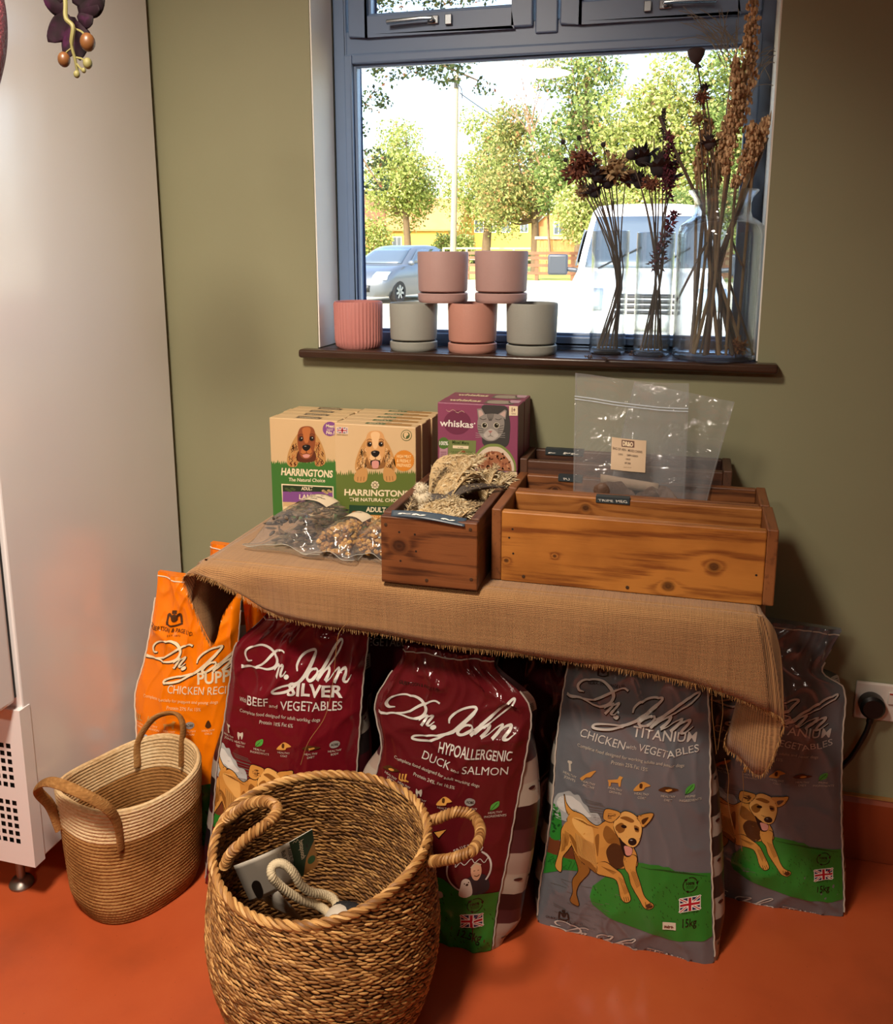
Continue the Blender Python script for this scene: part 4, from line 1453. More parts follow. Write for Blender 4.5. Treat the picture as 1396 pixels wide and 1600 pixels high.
crate(-0.536, -0.353, -0.490, -0.156, Z0, Z0 + 0.131, 0.017, 'short', 'narrow dark pine crate filled with furry dried ears', [], (w_small, w_side, w_side),
      nails=[(-0.470, Z0 + 0.098), (-0.500, Z0 + 0.100), (-0.468, Z0 + 0.066), (-0.498, Z0 + 0.045)], heads=[(-0.526, Z0 + 0.112), (-0.366, Z0 + 0.116), (-0.364, Z0 + 0.022), (-0.448, Z0 + 0.012)])
# chalk labels slipped over the crate edges
SLATE = M('slate_label', '#2c3438', 0.6, var=0.1)
def slate(x, y, z, w, h, label, txt, rot=0.0, ty=None):
    t = thing('slate_label', (x, y, z), label, 'label', 'chalk labels on the crate edges')
    m = MB(); m.box((x - w / 2, y - 0.0022, z - h), (x + w / 2, y + 0.0002, z)); m.box((x - w / 2, y - 0.0022, z), (x + w / 2, y + 0.016, z + 0.002))
    obj('slate', m, SLATE, t, smooth=False)
    a = Art()
    for s, x0, x1, hh in txt:
        if s:
            a.text(0, 'white', s, x0, 0.72, x1, 0.70, hh)
        else:
            a.scrawl(0, 'white', x0, .72, x1, .70, hh, 4)
    a.build('chalk_writing', t, homography([(0, 0), (1, 0), (1, 1), (0, 1)], [(0, 1), (1, 1), (1, 0), (0, 0)]), lambda u, v, o: (x - w / 2 + u * w, y - 0.0022 - o, z - h + v * h), INK_PAPER, off=0.0004)
slate(-0.132, -0.2955, Z0 + 0.1385, 0.064, 0.010, 'dark slate label reading tripe on the front long crate', [('TRIPE', .08, .52, .42), ('MEG', .62, .94, .5)])
slate(-0.232, -0.1585, Z0 + 0.1395, 0.050, 0.010, 'short slate label half hidden by the clear zip bag', [('PU', .25, .5, .5)])
slate(-0.262, -0.0345, Z0 + 0.1675, 0.085, 0.012, 'curled slate label on the rearmost dark crate', [('', .1, .9, .4)])
m = MB()
pts = []
n = 30
def tagcurve(u):
    x = -0.516 + u * 0.140
    z = Z0 + 0.1335 + 0.004 * math.sin(PI * u * 1.2) - 0.004 * u
    y = -0.486 - 0.004 * math.sin(PI * u)
    return x, y, z
m.grid(lambda u, v: (tagcurve(u)[0], tagcurve(u)[1] + 0.012 * (v - 0.5) * (0.5 + u), tagcurve(u)[2] + 0.010 * (v - 0.5)), n, 4)
t = thing('slate_label', (-0.446, -0.486, Z0 + 0.131), 'long curled blue grey label lying on the front edge of the ear crate', 'label', 'chalk labels on the crate edges')
obj('slate', m, M('slate_label_blue', '#3d4a56', 0.35, var=0.2, vscale=90), t, solid=0.001)
a = Art(); a.scrawl(0, 'white', .12, .66, .9, .66, .30, 7)
a.build('chalk_writing', t, homography([(0, 0), (1, 0), (1, 1), (0, 1)], [(0, 1), (1, 1), (1, 0), (0, 0)]),
        lambda u, v, o: (tagcurve(u)[0], tagcurve(u)[1] + 0.012 * (v - 0.5) * (0.5 + u) - o * 1.5, tagcurve(u)[2] + 0.010 * (v - 0.5) + o * 1.5), INK_PAPER, off=0.001, cell=(0.1, 1))

# ---- furry dried ears in the small crate
FUR_C = island_mat('cream_fur', [(0, '#b39a72'), (0.5, '#d6c29a'), (1, '#efe0bd')], 0.95, 0.1)
FUR_G = island_mat('grey_fur', [(0, '#5a4c3e'), (0.6, '#98866c'), (1, '#c9b48e')], 0.95, 0.1)
EAR_SK = M('ear_hide', '#c0a477', 0.7, var=0.35, vscale=50)
EAR_DK = M('dark_hide_strip', '#4a4038', 0.6, var=0.35, vscale=60)
def ear(c, d, up, L, W, fur, hide, label, curl=0.5, nf=420, fl=0.012):
    nf, fl = int(nf * 2.2), fl * 1.25
    d = Vector(d).normalized()
    up = Vector(up); up = (up - d * up.dot(d)).normalized()
    sd = d.cross(up)
    c = Vector(c)
    def fn(u, v):
        w = W * math.sin(PI * (0.14 + 0.86 * v)) ** 0.8 * (u - .5)
        a = (2 * u - 1)
        return c + d * (L * (v - .5)) + sd * w + up * (curl * W * a * a * 0.5 * math.sin(PI * v) + 0.10 * L * math.sin(PI * v))
    t = thing('dried_ear', tuple(c), label, 'dried ear', 'furry dried ears in the narrow crate')
    m = MB(); m.grid(fn, 8, 12); obj('ear', m, hide, t, solid=0.0025)
    m = MB()
    for _ in range(nf):
        u, v = R.random(), R.random()
        p = Vector(fn(u, v))
        q = Vector(fn(min(1, u + .05), v)); r_ = Vector(fn(u, min(1, v + .05)))
        nr = (q - p).cross(r_ - p)
        nr = nr.normalized() if nr.length > 0 else up
        if nr.dot(up) < 0: nr = -nr
        if R.random() < 0.35: nr = -nr
        g = (nr * 0.5 + d * R.uniform(.2, 1.0) + Vector((R.uniform(-.5, .5), R.uniform(-.5, .5), R.uniform(-.3, .5)))).normalized()
        l = fl * R.uniform(.6, 1.3)
        s = g.orthogonal().normalized() * 0.0008
        m.add([p - s, p + s, p + g * l * .6 + s * .5 + nr * .001, p + g * l - Vector((0, 0, l * .15))], [(0, 1, 2), (0, 2, 3)])
    obj('fur', m, fur, t, fix=False, smooth=False)
ez = Z0 + 0.085
ear((-.452, -.235, ez + .050), (.5, .5, .55), (-.3, -.6, .8), .14, .085, FUR_C, EAR_SK, 'largest cream furry ear heaped at the back of the narrow crate', .8, 700)
ear((-.430, -.29, ez + .045), (.45, .75, .25), (-.5, -.5, .8), .15, .07, FUR_C, EAR_SK, 'broad cream ear lying across the middle of the narrow crate', .6, 600)
ear((-.482, -.27, ez + .040), (.15, .3, .9), (.2, -.9, .2), .085, .045, FUR_G, EAR_SK, 'upright grey ear leaning against the left side of the heap', .6, 250, .008)
ear((-.412, -.335, ez + .036), (.75, .62, .22), (-.2, -.3, .95), .18, .026, FUR_G, EAR_DK, 'long dark strip of hide reaching over the right side board', .9, 160, .006)
ear((-.475, -.345, ez + .022), (.95, .35, .12), (0, -.3, 1), .12, .03, FUR_G, EAR_DK, 'dark strip of hide lying low across the crate', .8, 160, .006)
ear((-.385, -.245, ez + .052), (.3, .2, .9), (-.4, -.8, .2), .075, .032, FUR_C, EAR_SK, 'small pale upright ear near the right side board', .8, 260, .010)
ear((-.370, -.235, ez + .048), (.9, .4, .5), (0, -.6, .8), .06, .035, FUR_C, EAR_SK, 'fluffy pale ear tip at the back right corner of the crate', .5, 400, .014)
ear((-.405, -.385, ez + .018), (.6, .6, .4), (-.3, -.5, .8), .10, .045, FUR_G, EAR_SK, 'grey ear tucked behind the front right corner of the crate', .7, 300, .008)
ear((-.505, -.405, ez + .025), (.1, .3, .9), (.7, -.6, .1), .055, .04, FUR_G, EAR_SK, 'ragged brown ear at the front left corner of the crate', .6, 260, .010)
ear((-.445, -.405, ez + .020), (.9, .2, .2), (0, -.5, .9), .11, .055, FUR_C, EAR_SK, 'flat cream ear nearest the front board of the crate', .4, 600, .014)
ear((-.436, -.372, ez + .030), (.6, -.5, .3), (0, -.3, .9), .06, .045, FUR_C, EAR_SK, 'tufted cream ear in the middle of the heap', .3, 600, .016)
ear((-.455, -.445, ez + .018), (1, .1, .0), (0, -.4, .9), .12, .045, FUR_C, EAR_SK, 'pale ear right behind the curled blue label', .4, 400, .010)
ear((-.445, -.318, ez - .035), (.05, 1, .0), (0, 0, 1), .24, .13, FUR_G, EAR_SK, 'brown furry hide at the bottom of the narrow crate', .2, 500)
m = MB()
for cpos, r_ in (((-.487, -.385, ez + .052), .016), ((-.489, -.386, ez + .070), .011), ((-.486, -.384, ez + .034), .018)):
    m.ball(cpos, r_, 14, 9)
fl_ = MB()
for cpos, r_ in (((-.487, -.385, ez + .052), .016), ((-.489, -.386, ez + .070), .011), ((-.486, -.384, ez + .034), .018)):
    for _ in range(260):
        g = Vector((R.gauss(0, 1), R.gauss(0, 1), R.gauss(0, 1))).normalized()
        p = Vector(cpos) + g * r_; s = g.orthogonal().normalized() * .0007
        e = p + (g + Vector((R.uniform(-.6, .6), R.uniform(-.6, .6), R.uniform(-.6, .6)))) * 0.0045
        fl_.add([p - s, p + s, e], [(0, 1, 2)])
t = thing('fluffy_foot', (-.487, -.385, ez + .02), 'white fluffy dried foot standing up at the left of the narrow crate', 'dried foot')
obj('foot_body', m, M('white_fur_base', '#d6c8ac', 0.95), t); obj('fur', fl_, island_mat('white_fur', [(0, '#c0b094'), (1, '#efe4cc')], 0.95, .1), t, fix=False, smooth=False)
# ================================================================== printed cartons
def carton(name, x0, x1, y0, y1, z0, z1, base, label, group, front=None, fquad=None, top=None, sidecol=None, cat='box'):
    t = thing(name, ((x0 + x1) / 2, (y0 + y1) / 2, z0), label, cat, group)
    m = MB(); m.box((x0, y0, z0), (x1, y1, z1))
    obj('carton', m, M('card_' + base, base, 0.45, var=0.05, vscale=10), t, bevel=0.0018, bevel_seg=2, smooth=False)
    w, h, d = x1 - x0, z1 - z0, y1 - y0
    if front is not None:
        H = homography(fquad, [(0, 1), (1, 1), (1, 0), (0, 0)])
        front.build('front_print', t, H, lambda u, v, o: (x0 + u * w, y0 - o, z0 + v * h), INK_CARD, off=0.0004, step=0.00008, clip=((.004, .004), (.996, .996)))
    if top is not None:
        H = homography([(0, 0), (100, 0), (100, 40), (0, 40)], [(0, 1), (1, 1), (1, 0), (0, 0)])
        top.build('top_print', t, H, lambda u, v, o: (x0 + u * w, y0 + v * d, z1 + o), INK_CARD, off=0.0004, step=0.00008)
    return t

def spaniel(a, cx, cy, k, ears, face, light_, dark, mouth_open, paws, curls):
    """long eared spaniel head and front paws behind the grass"""
    P = lambda pts: [(cx + x * k, cy + y * k) for x, y in pts]
    rr = random.Random(5)
    for s in (-1, 1):
        ear_ = [(s * 40, -62), (s * 70, -30), (s * 96, 20), (s * 116, 80), (s * 118, 130), (s * 96, 152), (s * 60, 150), (s * 48, 110), (s * 46, 60), (s * 40, 0)]
        a.poly(2, ears, P(ear_), True)
        for i in range(curls):
            x = s * rr.uniform(56, 104); y = rr.uniform(0, 132)
            x = s * min(abs(x), 62 + (y + 30) * 0.38)
            a.stroke(3, light_ if i % 2 else dark, P([(x, y), (x + s * 6, y + 8), (x - s * 2, y + 16), (x + s * 4, y + 24)]), 4.2 * k)
    a.poly(3, dark, P([(-44, 50), (44, 50), (52, 120), (-52, 120)]), True)
    a.poly(4, face, P([(0, -98), (-40, -86), (-56, -40), (-54, 20), (-44, 66), (-30, 96), (0, 108), (30, 96), (44, 66), (54, 20), (56, -40), (40, -86)]), True)
    a.poly(5, light_, P([(0, -92), (-26, -80), (-20, -40), (-12, 0), (0, 10), (12, 0), (20, -40), (26, -80)]), True)
    a.poly(5, light_, P([(-26, 40), (-6, 30), (6, 30), (26, 40), (34, 70), (20, 92), (-20, 92), (-34, 70)]), True)
    for s in (-1, 1):
        a.poly(5, dark, P([(s * 22, -34), (s * 46, -36), (s * 50, -8), (s * 30, -2), (s * 20, -14)]), True)
        a.ell(6, 'black', cx + s * 33 * k, cy - 18 * k, 13 * k)
        a.ell(7, 'white', cx + (s * 33 + 4) * k, cy - 23 * k, 3.0 * k)
        a.stroke(6, dark, P([(s * 22, -44), (s * 36, -48), (s * 50, -40)]), 5 * k)
    a.poly(6, 'black', P([(-24, 26), (0, 18), (24, 26), (20, 46), (0, 58), (-20, 46)]), True)
    a.ell(7, 'grey', cx - 6 * k, cy + 28 * k, 7 * k, 3 * k)
    a.stroke(6, dark, P([(0, 58), (0, 70), (-22, 78), (-34, 70)]), 4 * k)
    a.stroke(6, dark, P([(0, 70), (22, 78), (34, 70)]), 4 * k)
    if mouth_open:
        a.poly(6, 'black', P([(-26, 78), (26, 78), (22, 108), (-22, 108)]), True)
        a.poly(7, 'pink', P([(-18, 82), (18, 82), (18, 118), (0, 124), (-18, 118)]), True)
    else:
        a.poly(6, 'pink', P([(-20, 80), (20, 80), (14, 98), (-14, 98)]), True)
    if paws:
        for s in (-1, 1):
            a.poly(5, ears, P([(s * 50, 128), (s * 92, 124), (s * 122, 160), (s * 120, 196), (s * 80, 206), (s * 50, 190)]), True)
            for q in range(3):
                a.stroke(6, dark, P([(s * (66 + 18 * q), 172), (s * (68 + 18 * q), 196)]), 4 * k)
def grass_edge(x0, x1, y, hgt, n, rr):
    pts = []
    for i in range(n):
        x = lerp(x0, x1, i / n)
        pts.append((x, y + rr.uniform(0, hgt * .4)))
        pts.append((x + (x1 - x0) / n * .5, y - hgt * rr.uniform(.3, 1)))
    return pts
rr_ = random.Random(3)
# lamb box
aL = Art().crop(410, 640, 4.986)
aL.poly(0, '#3c6f2e', grass_edge(66, 592, 428, 30, 34, rr_) + [(600, 430), (600, 900), (80, 900)])
spaniel(aL, 340, 268, 1.28 * .98, '#b98a50', '#8a4a28', '#b46a38', '#5a2c18', False, False, 26)
aL.ell(2, 'purple', 524, 172, 55, n=48, spikes=.08)
aL.textmid(3, 'cream', 'Meat', 525, 160, 66, 22, .1, .03); aL.textmid(3, 'cream', 'No.1', 525, 214, 62, 26, .1, .03)
aL.rect(3, 'cream', 498, 172, 550, 175); aL.rect(3, 'cream', 502, 182, 546, 185)
aL.text(3, 'cream', 'HARRINGTONS', 147, 518, 542, 550, 52, .035)
aL.text(3, 'cream', 'The Natural Choice', 205, 568, 484, 584, 26, .015)
aL.poly(1, 'cream', [(150, 586), (548, 618), (552, 860), (165, 800)])
aL.poly(2, '#26351f', [(160, 596), (540, 626), (541, 660), (161, 645)])
aL.poly(2, 'purple', [(161, 645), (541, 660), (544, 745), (163, 722)])
aL.poly(2, '#c9a878', [(164, 722), (544, 745), (546, 845), (168, 790)])
for q in range(9):
    aL.ell(3, '#a98555' if q % 2 else '#e0c79a', 185 + 38 * q, 765 + 4 * q + 12 * (q % 3), 17, 12)
aL.textmid(3, 'cream', 'ADULT', 346, 640, 86, 24, .05, .03)
aL.textmid(3, '#b08ab0', 'RICH IN', 348, 668, 70, 12, .05); aL.textmid(3, 'cream', 'LAMB', 348, 708, 122, 36, .04, .02); aL.textmid(3, '#b08ab0', 'POTATO & VEG', 350, 730, 100, 13, .05)
for q in range(5):
    aL.ell(3, '#4a5a34', 190 + 14 * q, 625 + 9 * (q % 3), 14, 8); aL.ell(3, '#b89a6a', 470 + 14 * q, 648 + 9 * (q % 3), 12, 9)
# turkey box
aR = Art().crop(410, 640, 4.986)
aR.poly(0, '#5c6b2c', grass_edge(590, 1215, 500, 34, 40, rr_) + [(1230, 500), (1230, 1000), (590, 1000)])
spaniel(aR, 893, 300, 1.30, '#c08d52', '#cf9a62', '#e2b987', '#8a5c30', True, True, 40)
aR.flag(2, 605, 148, 682, 190, dy=4)
aR.text(2, 'brown', 'PROUDLY MADE IN UK', 604, 208, 684, 212, 9)
aR.ell(2, '#4a5a30', 1133, 210, 43); aR.ell(3, '#d9b98c', 1133, 210, 38); aR.ell(4, '#4a5a30', 1133, 210, 28)
aR.poly(5, '#d9b98c', [(1118, 190), (1140, 186), (1150, 205), (1134, 216), (1128, 234), (1114, 214)], True)
aR.ell(2, '#d0822c', 1114, 405, 78, n=60, spikes=.07)
for q, s in enumerate(('HIGH MEAT', '& FRESHLY', 'PREPARED')):
    aR.textmid(3, '#ecc890', s, 1114, 384 + 34 * q, 112, 24, .05, .02)
for q in range(8):
    aR.ell(2, 'cream', 890 + 20 * math.cos(q * PI / 4), 588 + 20 * math.sin(q * PI / 4), 11)
aR.ell(3, '#8a7a3c', 890, 588, 13); aR.ell(4, 'cream', 890, 588, 8)
aR.text(2, 'cream', 'HARRINGTONS', 657, 660, 1150, 684, 46, .03)
aR.text(2, 'cream', 'THE NATURAL CHOICE', 695, 706, 1112, 726, 26, .02)
aR.poly(1, '#22402a', [(693, 735), (1205, 770), (1205, 840), (693, 805)])
aR.textmid(2, 'cream', 'ADULT', 896, 795, 152, 36, .06, .03)
aR.poly(1, '#c98438', [(693, 805), (1205, 840), (1205, 925), (693, 885)])
aR.ell(2, '#7d4a1e', 733, 806, 25); aR.ell(2, '#8a5222', 772, 854, 25); aR.ell(3, '#a86c34', 726, 798, 12); aR.ell(3, '#a86c34', 764, 846, 12)
aR.textmid(2, '#ecd2a0', 'RICH IN', 900, 838, 100, 14, .06); aR.textmid(2, '#ecd2a0', 'TURKEY', 910, 872, 160, 30, .06, .02); aR.textmid(2, '#ecd2a0', '& VEGETABLES', 900, 892, 120, 13, .06)
def htop(c2):
    a = Art()
    a.rect(0, '#4a3a30' if c2 == 'purple' else '#3c5a34', 36, 12, 60 if c2 != 'purple' else 72, 28)
    if c2 != 'purple':
        a.rect(0, '#a5773c', 60, 12, 92, 28)
    a.textmid(1, 'cream', 'ADULT' if c2 != 'purple' else 'HARRINGTONS', 48 if c2 != 'purple' else 54, 25, 18 if c2 != 'purple' else 28, 8, 0, .02)
    a.textmid(1, 'dark', 'HARRINGTONS' if c2 == 'purple' else 'THE NATURAL CHOICE', 50 if c2 == 'purple' else 62, 8, 32, 6, 0, .02)
    return a
qL = [(45, 68), (583, 112), (596, 893), (92, 836)]
qR = [(583, 117), (1205, 150), (1213, 985), (600, 908)]
def corner(q, sc, ox, oy):
    return [(x / sc + ox, y / sc + oy) for x, y in q]
qL, qR = corner(qL, 4.986, 410, 640), corner(qR, 4.986, 410, 640)
order = ['front', 'second', 'third', 'rearmost']
for i in range(4):
    y0 = -0.168 + i * 0.0385
    dx = [0, .002, -.002, .003][i]
    carton('dog_food_box', -0.912 + dx, -0.747 + dx, y0, y0 + 0.0378, CZ + .001, CZ + .236, '#cdae82', '%s box of the left row, lamb dog food with brown spaniel' % order[i] if i == 0 else '%s beige dog food box in the left row, counted from the front' % order[i],
           'boxed dog food in two rows by the wall', aL if i == 0 else None, qL, htop('purple'))
order = ['front', 'second', 'third', 'fourth', 'rearmost']
for i in range(5):
    y0 = -0.203 + i * 0.0375
    dx = [0, .003, .0, .004, .001][i]
    carton('dog_food_box', -0.7405 + dx, -0.556 + dx, y0, y0 + 0.0368, CZ + .001, CZ + .2385, '#cfb085', '%s box of the right row, turkey dog food with golden spaniel' % order[i] if i == 0 else '%s beige dog food box in the right row, counted from the front' % order[i],
           'boxed dog food in two rows by the wall', aR if i == 0 else None, qR, htop('orange'))
# cat food
aW = Art().crop(675, 600, 8.21)
aW.ell(0, '#6e2f48', 330, 490, 175, 140)
aW.text(3, 'white', 'whiskas', 106, 530, 535, 552, 76, .018); aW.ell(3, 'white', 553, 500, 9)
for q in range(26):
    aW.ell(2, 'cream', 190 + 9 * q, 345 + 22 * math.sin(q * .5) * .6 + 2 * (q % 3) + q, 3.2, n=8)
# tabby cat
CA, CB, CC = '#8d857e', '#b5aba2', '#4c4642'
aW.poly(1, '#3f3c3a', [(650, 290), (940, 292), (1000, 420), (1010, 600), (960, 770), (680, 760), (650, 560)], True)
for s, pts in ((0, [(580, 330), (640, 325), (690, 400), (600, 460)]), (1, [(845, 395), (940, 335), (965, 350), (950, 450)])):
    aW.poly(2, CA, pts); aW.poly(3, '#c2a59b', [(lerp(x, sum(p[0] for p in pts) / 4, .35), lerp(y, sum(p[1] for p in pts) / 4, .35)) for x, y in pts])
aW.poly(3, CA, [(600, 440), (680, 395), (770, 385), (860, 395), (930, 450), (930, 560), (890, 640), (830, 690), (760, 705), (690, 690), (620, 630), (588, 540)], True)
aW.poly(4, CB, [(700, 590), (760, 560), (830, 590), (860, 640), (800, 690), (720, 685), (670, 640)], True)
for q in range(5):
    aW.stroke(4, CC, [(715 + 19 * q, 388), (722 + 16 * q, 425), (738 + 7 * q, 465)], 8)
for s in (-1, 1):
    for q in range(4):
        aW.stroke(4, CC, [(760 + s * 165, 520 + 30 * q), (760 + s * 125, 530 + 26 * q), (760 + s * 95, 545 + 20 * q)], 7)
    aW.stroke(4, CC, [(760 + s * 140, 440), (760 + s * 100, 455), (760 + s * 60, 445)], 8)
for ex in (680, 835):
    aW.ell(5, '#d6cdc2', ex, 520, 40, 34); aW.ell(6, '#6a6440', ex, 520, 33, 30); aW.ell(7, 'black', ex, 520, 23); aW.ell(8, 'white', ex + 8, 510, 6)
aW.poly(5, '#a5706a', [(725, 583), (785, 583), (757, 615)]); aW.stroke(5, CC, [(757, 615), (757, 640), (725, 652)], 6); aW.stroke(5, CC, [(757, 640), (790, 652)], 6)
for s in (-1, 1):
    for q in range(3):
        aW.stroke(6, '#d8d2ca', [(757 + s * 50, 630 + 10 * q), (757 + s * 190, 610 + 26 * q)], 2.4, smooth=False)
# bowl
bowl = [(525, 1060), (540, 930), (600, 820), (700, 750), (800, 735), (900, 750), (1010, 830), (1085, 950), (1100, 1075)]
aW.poly(5, '#7d8a4a', cr(bowl, 5)); aW.poly(6, '#d8c3ae', cr([(lerp(x, 812, .09), lerp(y, 1062, .10)) for x, y in bowl], 5)); aW.poly(7, '#a56a4a', cr([(lerp(x, 812, .2), lerp(y, 1070, .26)) for x, y in bowl], 5))
for q in range(85):
    x = rr_.uniform(600, 1030); y = rr_.uniform(815, 1045)
    if ((x - 812) / 225) ** 2 + ((y - 1060) / 240) ** 2 < 1:
        aW.ell(8, ['#8a4f34', '#b57a55', '#c8936c', '#7a4630'][q % 4], x, y, 19, 10, rr_.uniform(0, 3), n=10)
aW.rect(4, 'cream', 995, 292, 1108, 405); aW.textmid(5, '#6a2a3a', '1+', 1053, 362, 48, 50, .02, .03); aW.textmid(5, '#6a2a3a', 'YEARS', 1053, 390, 60, 14, .02, .01)
aW.poly(2, '#76804a', [(110, 690), (575, 700), (565, 960), (215, 940), (215, 780), (110, 780)])
aW.ell(3, '#4f7030', 158, 730, 68); aW.textmid(4, 'white', '100%', 160, 752, 112, 44, .03, .02)
aW.rect(2, '#b58a94', 106, 785, 210, 980)
for q in range(6):
    aW.rect(3, '#6a3a4a', 120, 830 + 22 * q, 195, 837 + 22 * q)
aW.textmid(3, '#38481c', 'Mixed Menu', 375, 740, 215, 36, .04, .03); aW.poly(3, 'cream', [(275, 755), (478, 763), (476, 797), (275, 788)]); aW.textmid(4, '#38481c', 'in jelly', 375, 786, 70, 16, .03)
for q, (s1, s2) in enumerate((('with chicken', 'with beef'), ('with salmon', 'with tuna'))):
    aW.text(3, '#38481c', s1, 250, 838 + 65 * q, 372, 842 + 65 * q, 20); aW.ell(3, '#8a4a2a', 412, 828 + 65 * q, 26, 12); aW.text(3, '#38481c', s2, 445, 838 + 65 * q, 530, 842 + 65 * q, 20)
aW.rect(1, '#4a1c2c', 90, 945, 560, 1000)
def wtop():
    a = Art()
    a.text(1, 'cream', 'whiskas', 10, 26, 50, 26, 14, .04)
    a.poly(0, '#6a6058', [(56, 8), (92, 8), (92, 34), (56, 34)]); a.poly(1, '#a59a8c', [(60, 12), (82, 10), (86, 30), (62, 32)], True)
    a.rect(1, '#c9a4b4', 84, 3, 97, 22)
    return a
qW = corner([(75, 258), (1115, 292), (1112, 1062), (85, 1000)], 8.21, 675, 600)
WP = '#8a4460'
for i, (y0, z0) in enumerate(((-.1505, CZ + .1435), (-.0795, CZ + .1435), (-.150, CZ + .001), (-.079, CZ + .001))):
    lab = ['upper front purple cat food box with grey tabby cat', 'upper purple cat food box behind the front one against the wall', 'lower purple cat food box under the tabby cat box, behind the ear crate', 'lower rear purple cat food box hidden under the stack'][i]
    carton('cat_food_box', -.5225 + .001 * (i % 2), -.3460 + .001 * (i % 2), y0, y0 + .070, z0, z0 + .1420, WP, lab, 'purple cat food boxes in a stack', aW if i in (0, 2) else None, qW, wtop() if i < 2 else None)

# ================================================================== clear pouches of treats on the cloth
FILM = film_mat('clear_pouch_film', (0.98, 0.98, 0.975), 0.055, 0.05, 0.65, 0.06, 0.5, 22.0)
KIB = island_mat('golden_treat', [(0, '#6d4722'), (0.5, '#a37439'), (1, '#c49a58')], 0.8)
STRIP = island_mat('dark_treat', [(0, '#2e2720'), (0.5, '#544638'), (1, '#7a6650')], 0.75)
PAPER = M('label_paper', '#d8c8ac', 0.6)
def pouch(cx, cy, L, W, Hh, ang, kind, label, lab_txt, body=(0.16, 0.80), seed=1):
    rr = random.Random(seed)
    t = thing('treat_pouch', (cx, cy, CZ + .002), label, 'treat pouch', 'clear treat pouches on the cloth')
    ca, sa = math.cos(ang), math.sin(ang)
    z0 = CZ + 0.0025
    def place(x, y, z):           # x across, y along (0 front .. L back)
        return (cx + ca * x - sa * (y - L / 2), cy + sa * x + ca * (y - L / 2), z0 + z)
    def prof(v):                  # half width, height, base lift
        hgt = Hh * sstep(0.0, .20, v) * (1 - sstep(.72, 1.0, v)) + 0.0025
        wid = W / 2 * (1.10 - .22 * sstep(0, .25, v) + .12 * sstep(.7, 1, v))
        lift = 0.022 * sstep(.75, 1, v)
        return wid, hgt, lift
    def film(u, v):
        w, h, lf = prof(v)
        if u < .5:                # top sheet
            s = 1 - 4 * u
            zz = h * max(0, 1 - abs(s) ** 2.3) ** 0.62
            zz += 0.020 * (1 - sstep(0, .16, v)) * (0.5 + 0.5 * math.cos(s * PI * 1.0)) + 0.0018 * math.sin(9 * s + 14 * v)
            return place(s * w, v * L, zz + lf + 0.0022 + 0.012 * (1 - sstep(0, .2, v)) * abs(s) ** 3)
        s = -1 + 4 * (u - .5)
        return place(s * w, v * L, 0.0004 + lf + (0.010 * (1 - sstep(0, .14, v)) * (0.5 + .5 * math.cos(s * PI))) + 0.012 * (1 - sstep(0, .2, v)) * abs(s) ** 3)
    m = MB(); m.grid(film, 48, 36, closed_u=True)
    fo = obj('film', m, FILM, t, fix=False)
    m = MB()
    m.tube([film(i / 80, 0) for i in range(41)], .0007, 6)
    m.tube([film(.0005, i / 24) for i in range(25)], .0006, 5); m.tube([film(.4995, i / 24) for i in range(25)], .0006, 5)
    obj('film_edge', m, M('film_edge', '#a39e92', 0.3), fo)
    # label sticker over the top
    def lab(u, v, o=0.0012):
        vv = .52 + .26 * v; s = -.62 + 1.15 * u
        w, h, lf = prof(vv)
        return place(s * w, vv * L, h * max(0, 1 - abs(s) ** 2.3) ** .62 + lf + .0022 + o + .001)
    m = MB(); m.grid(lambda u, v: lab(u, v), 12, 6)
    lb = obj('paper_label', m, PAPER, t)
    a = Art()
    for q in lab_txt:
        a.scrawl(0, 'dark', .12, .25 + .2 * q, .12 + .7 * (1 - .2 * (q % 2)), .25 + .2 * q, .10, q + seed)
    a.build('label_print', lb, homography([(0, 0), (1, 0), (1, 1), (0, 1)], [(0, 1), (1, 1), (1, 0), (0, 0)]), lambda u, v, o: lab(u, v, .0012 + o), INK_PAPER, cell=(.15, .3))
    # contents
    m = MB()
    n = 0
    while n < (210 if kind == 'kib' else 190):
        v = rr.uniform(*body); s = rr.uniform(-.72, .72) if kind == 'strip' else rr.uniform(-.84, .84)
        w, h, lf = prof(v)
        top = h * max(0, 1 - abs(s) ** 2.3) ** .62
        if top < .012: continue
        zz = rr.uniform(.006, top - .006) if rr.random() < .35 else top - .0065
        if rr.random() < .22: v = body[0] + rr.uniform(0, .05); zz = rr.uniform(.006, max(.007, prof(v)[1] * .85))
        if v < .24: zz = max(zz, min(top - .004, .015))
        p = place(s * w * .93, v * L, zz + lf)
        rot = Matrix.Rotation(rr.uniform(0, 6.28), 3, 'Z') @ Matrix.Rotation(rr.uniform(0, 6.28), 3, 'X')
        if kind == 'kib':
            m.ball(p, rr.uniform(.0048, .0075), 6, 4, sc=(1, rr.uniform(.6, 1), rr.uniform(.5, .9)), rot=rot)
        else:
            m.ball(p, rr.uniform(.006, .009), 6, 4, sc=(rr.uniform(1.4, 2.4), .5, .32), rot=rot)
        n += 1
    o = obj('dried_treats', m, KIB if kind == 'kib' else STRIP, fix=False, smooth=False)
    tag(o, {1: 'dark dried strips filling the large grey pouch', 2: 'golden crunchy bits filling the middle clear pouch', 3: 'golden crunchy bits filling the pouch beside the narrow crate'}[seed], 'treats', 'treats inside the clear pouches', 'stuff')
pouch(-.765, -.292, .235, .165, .078, -.12, 'strip', 'large clear pouch of dark grey treats with white label', range(4), (.17, .82), 1)
pouch(-.658, -.330, .190, .112, .062, -.16, 'kib', 'smaller clear pouch of golden treats between the two other pouches', range(2), (.14, .78), 2)
pouch(-.585, -.318, .190, .100, .064, -.06, 'kib', 'clear pouch of golden treats squeezed against the narrow crate', range(2), (.13, .78), 3)

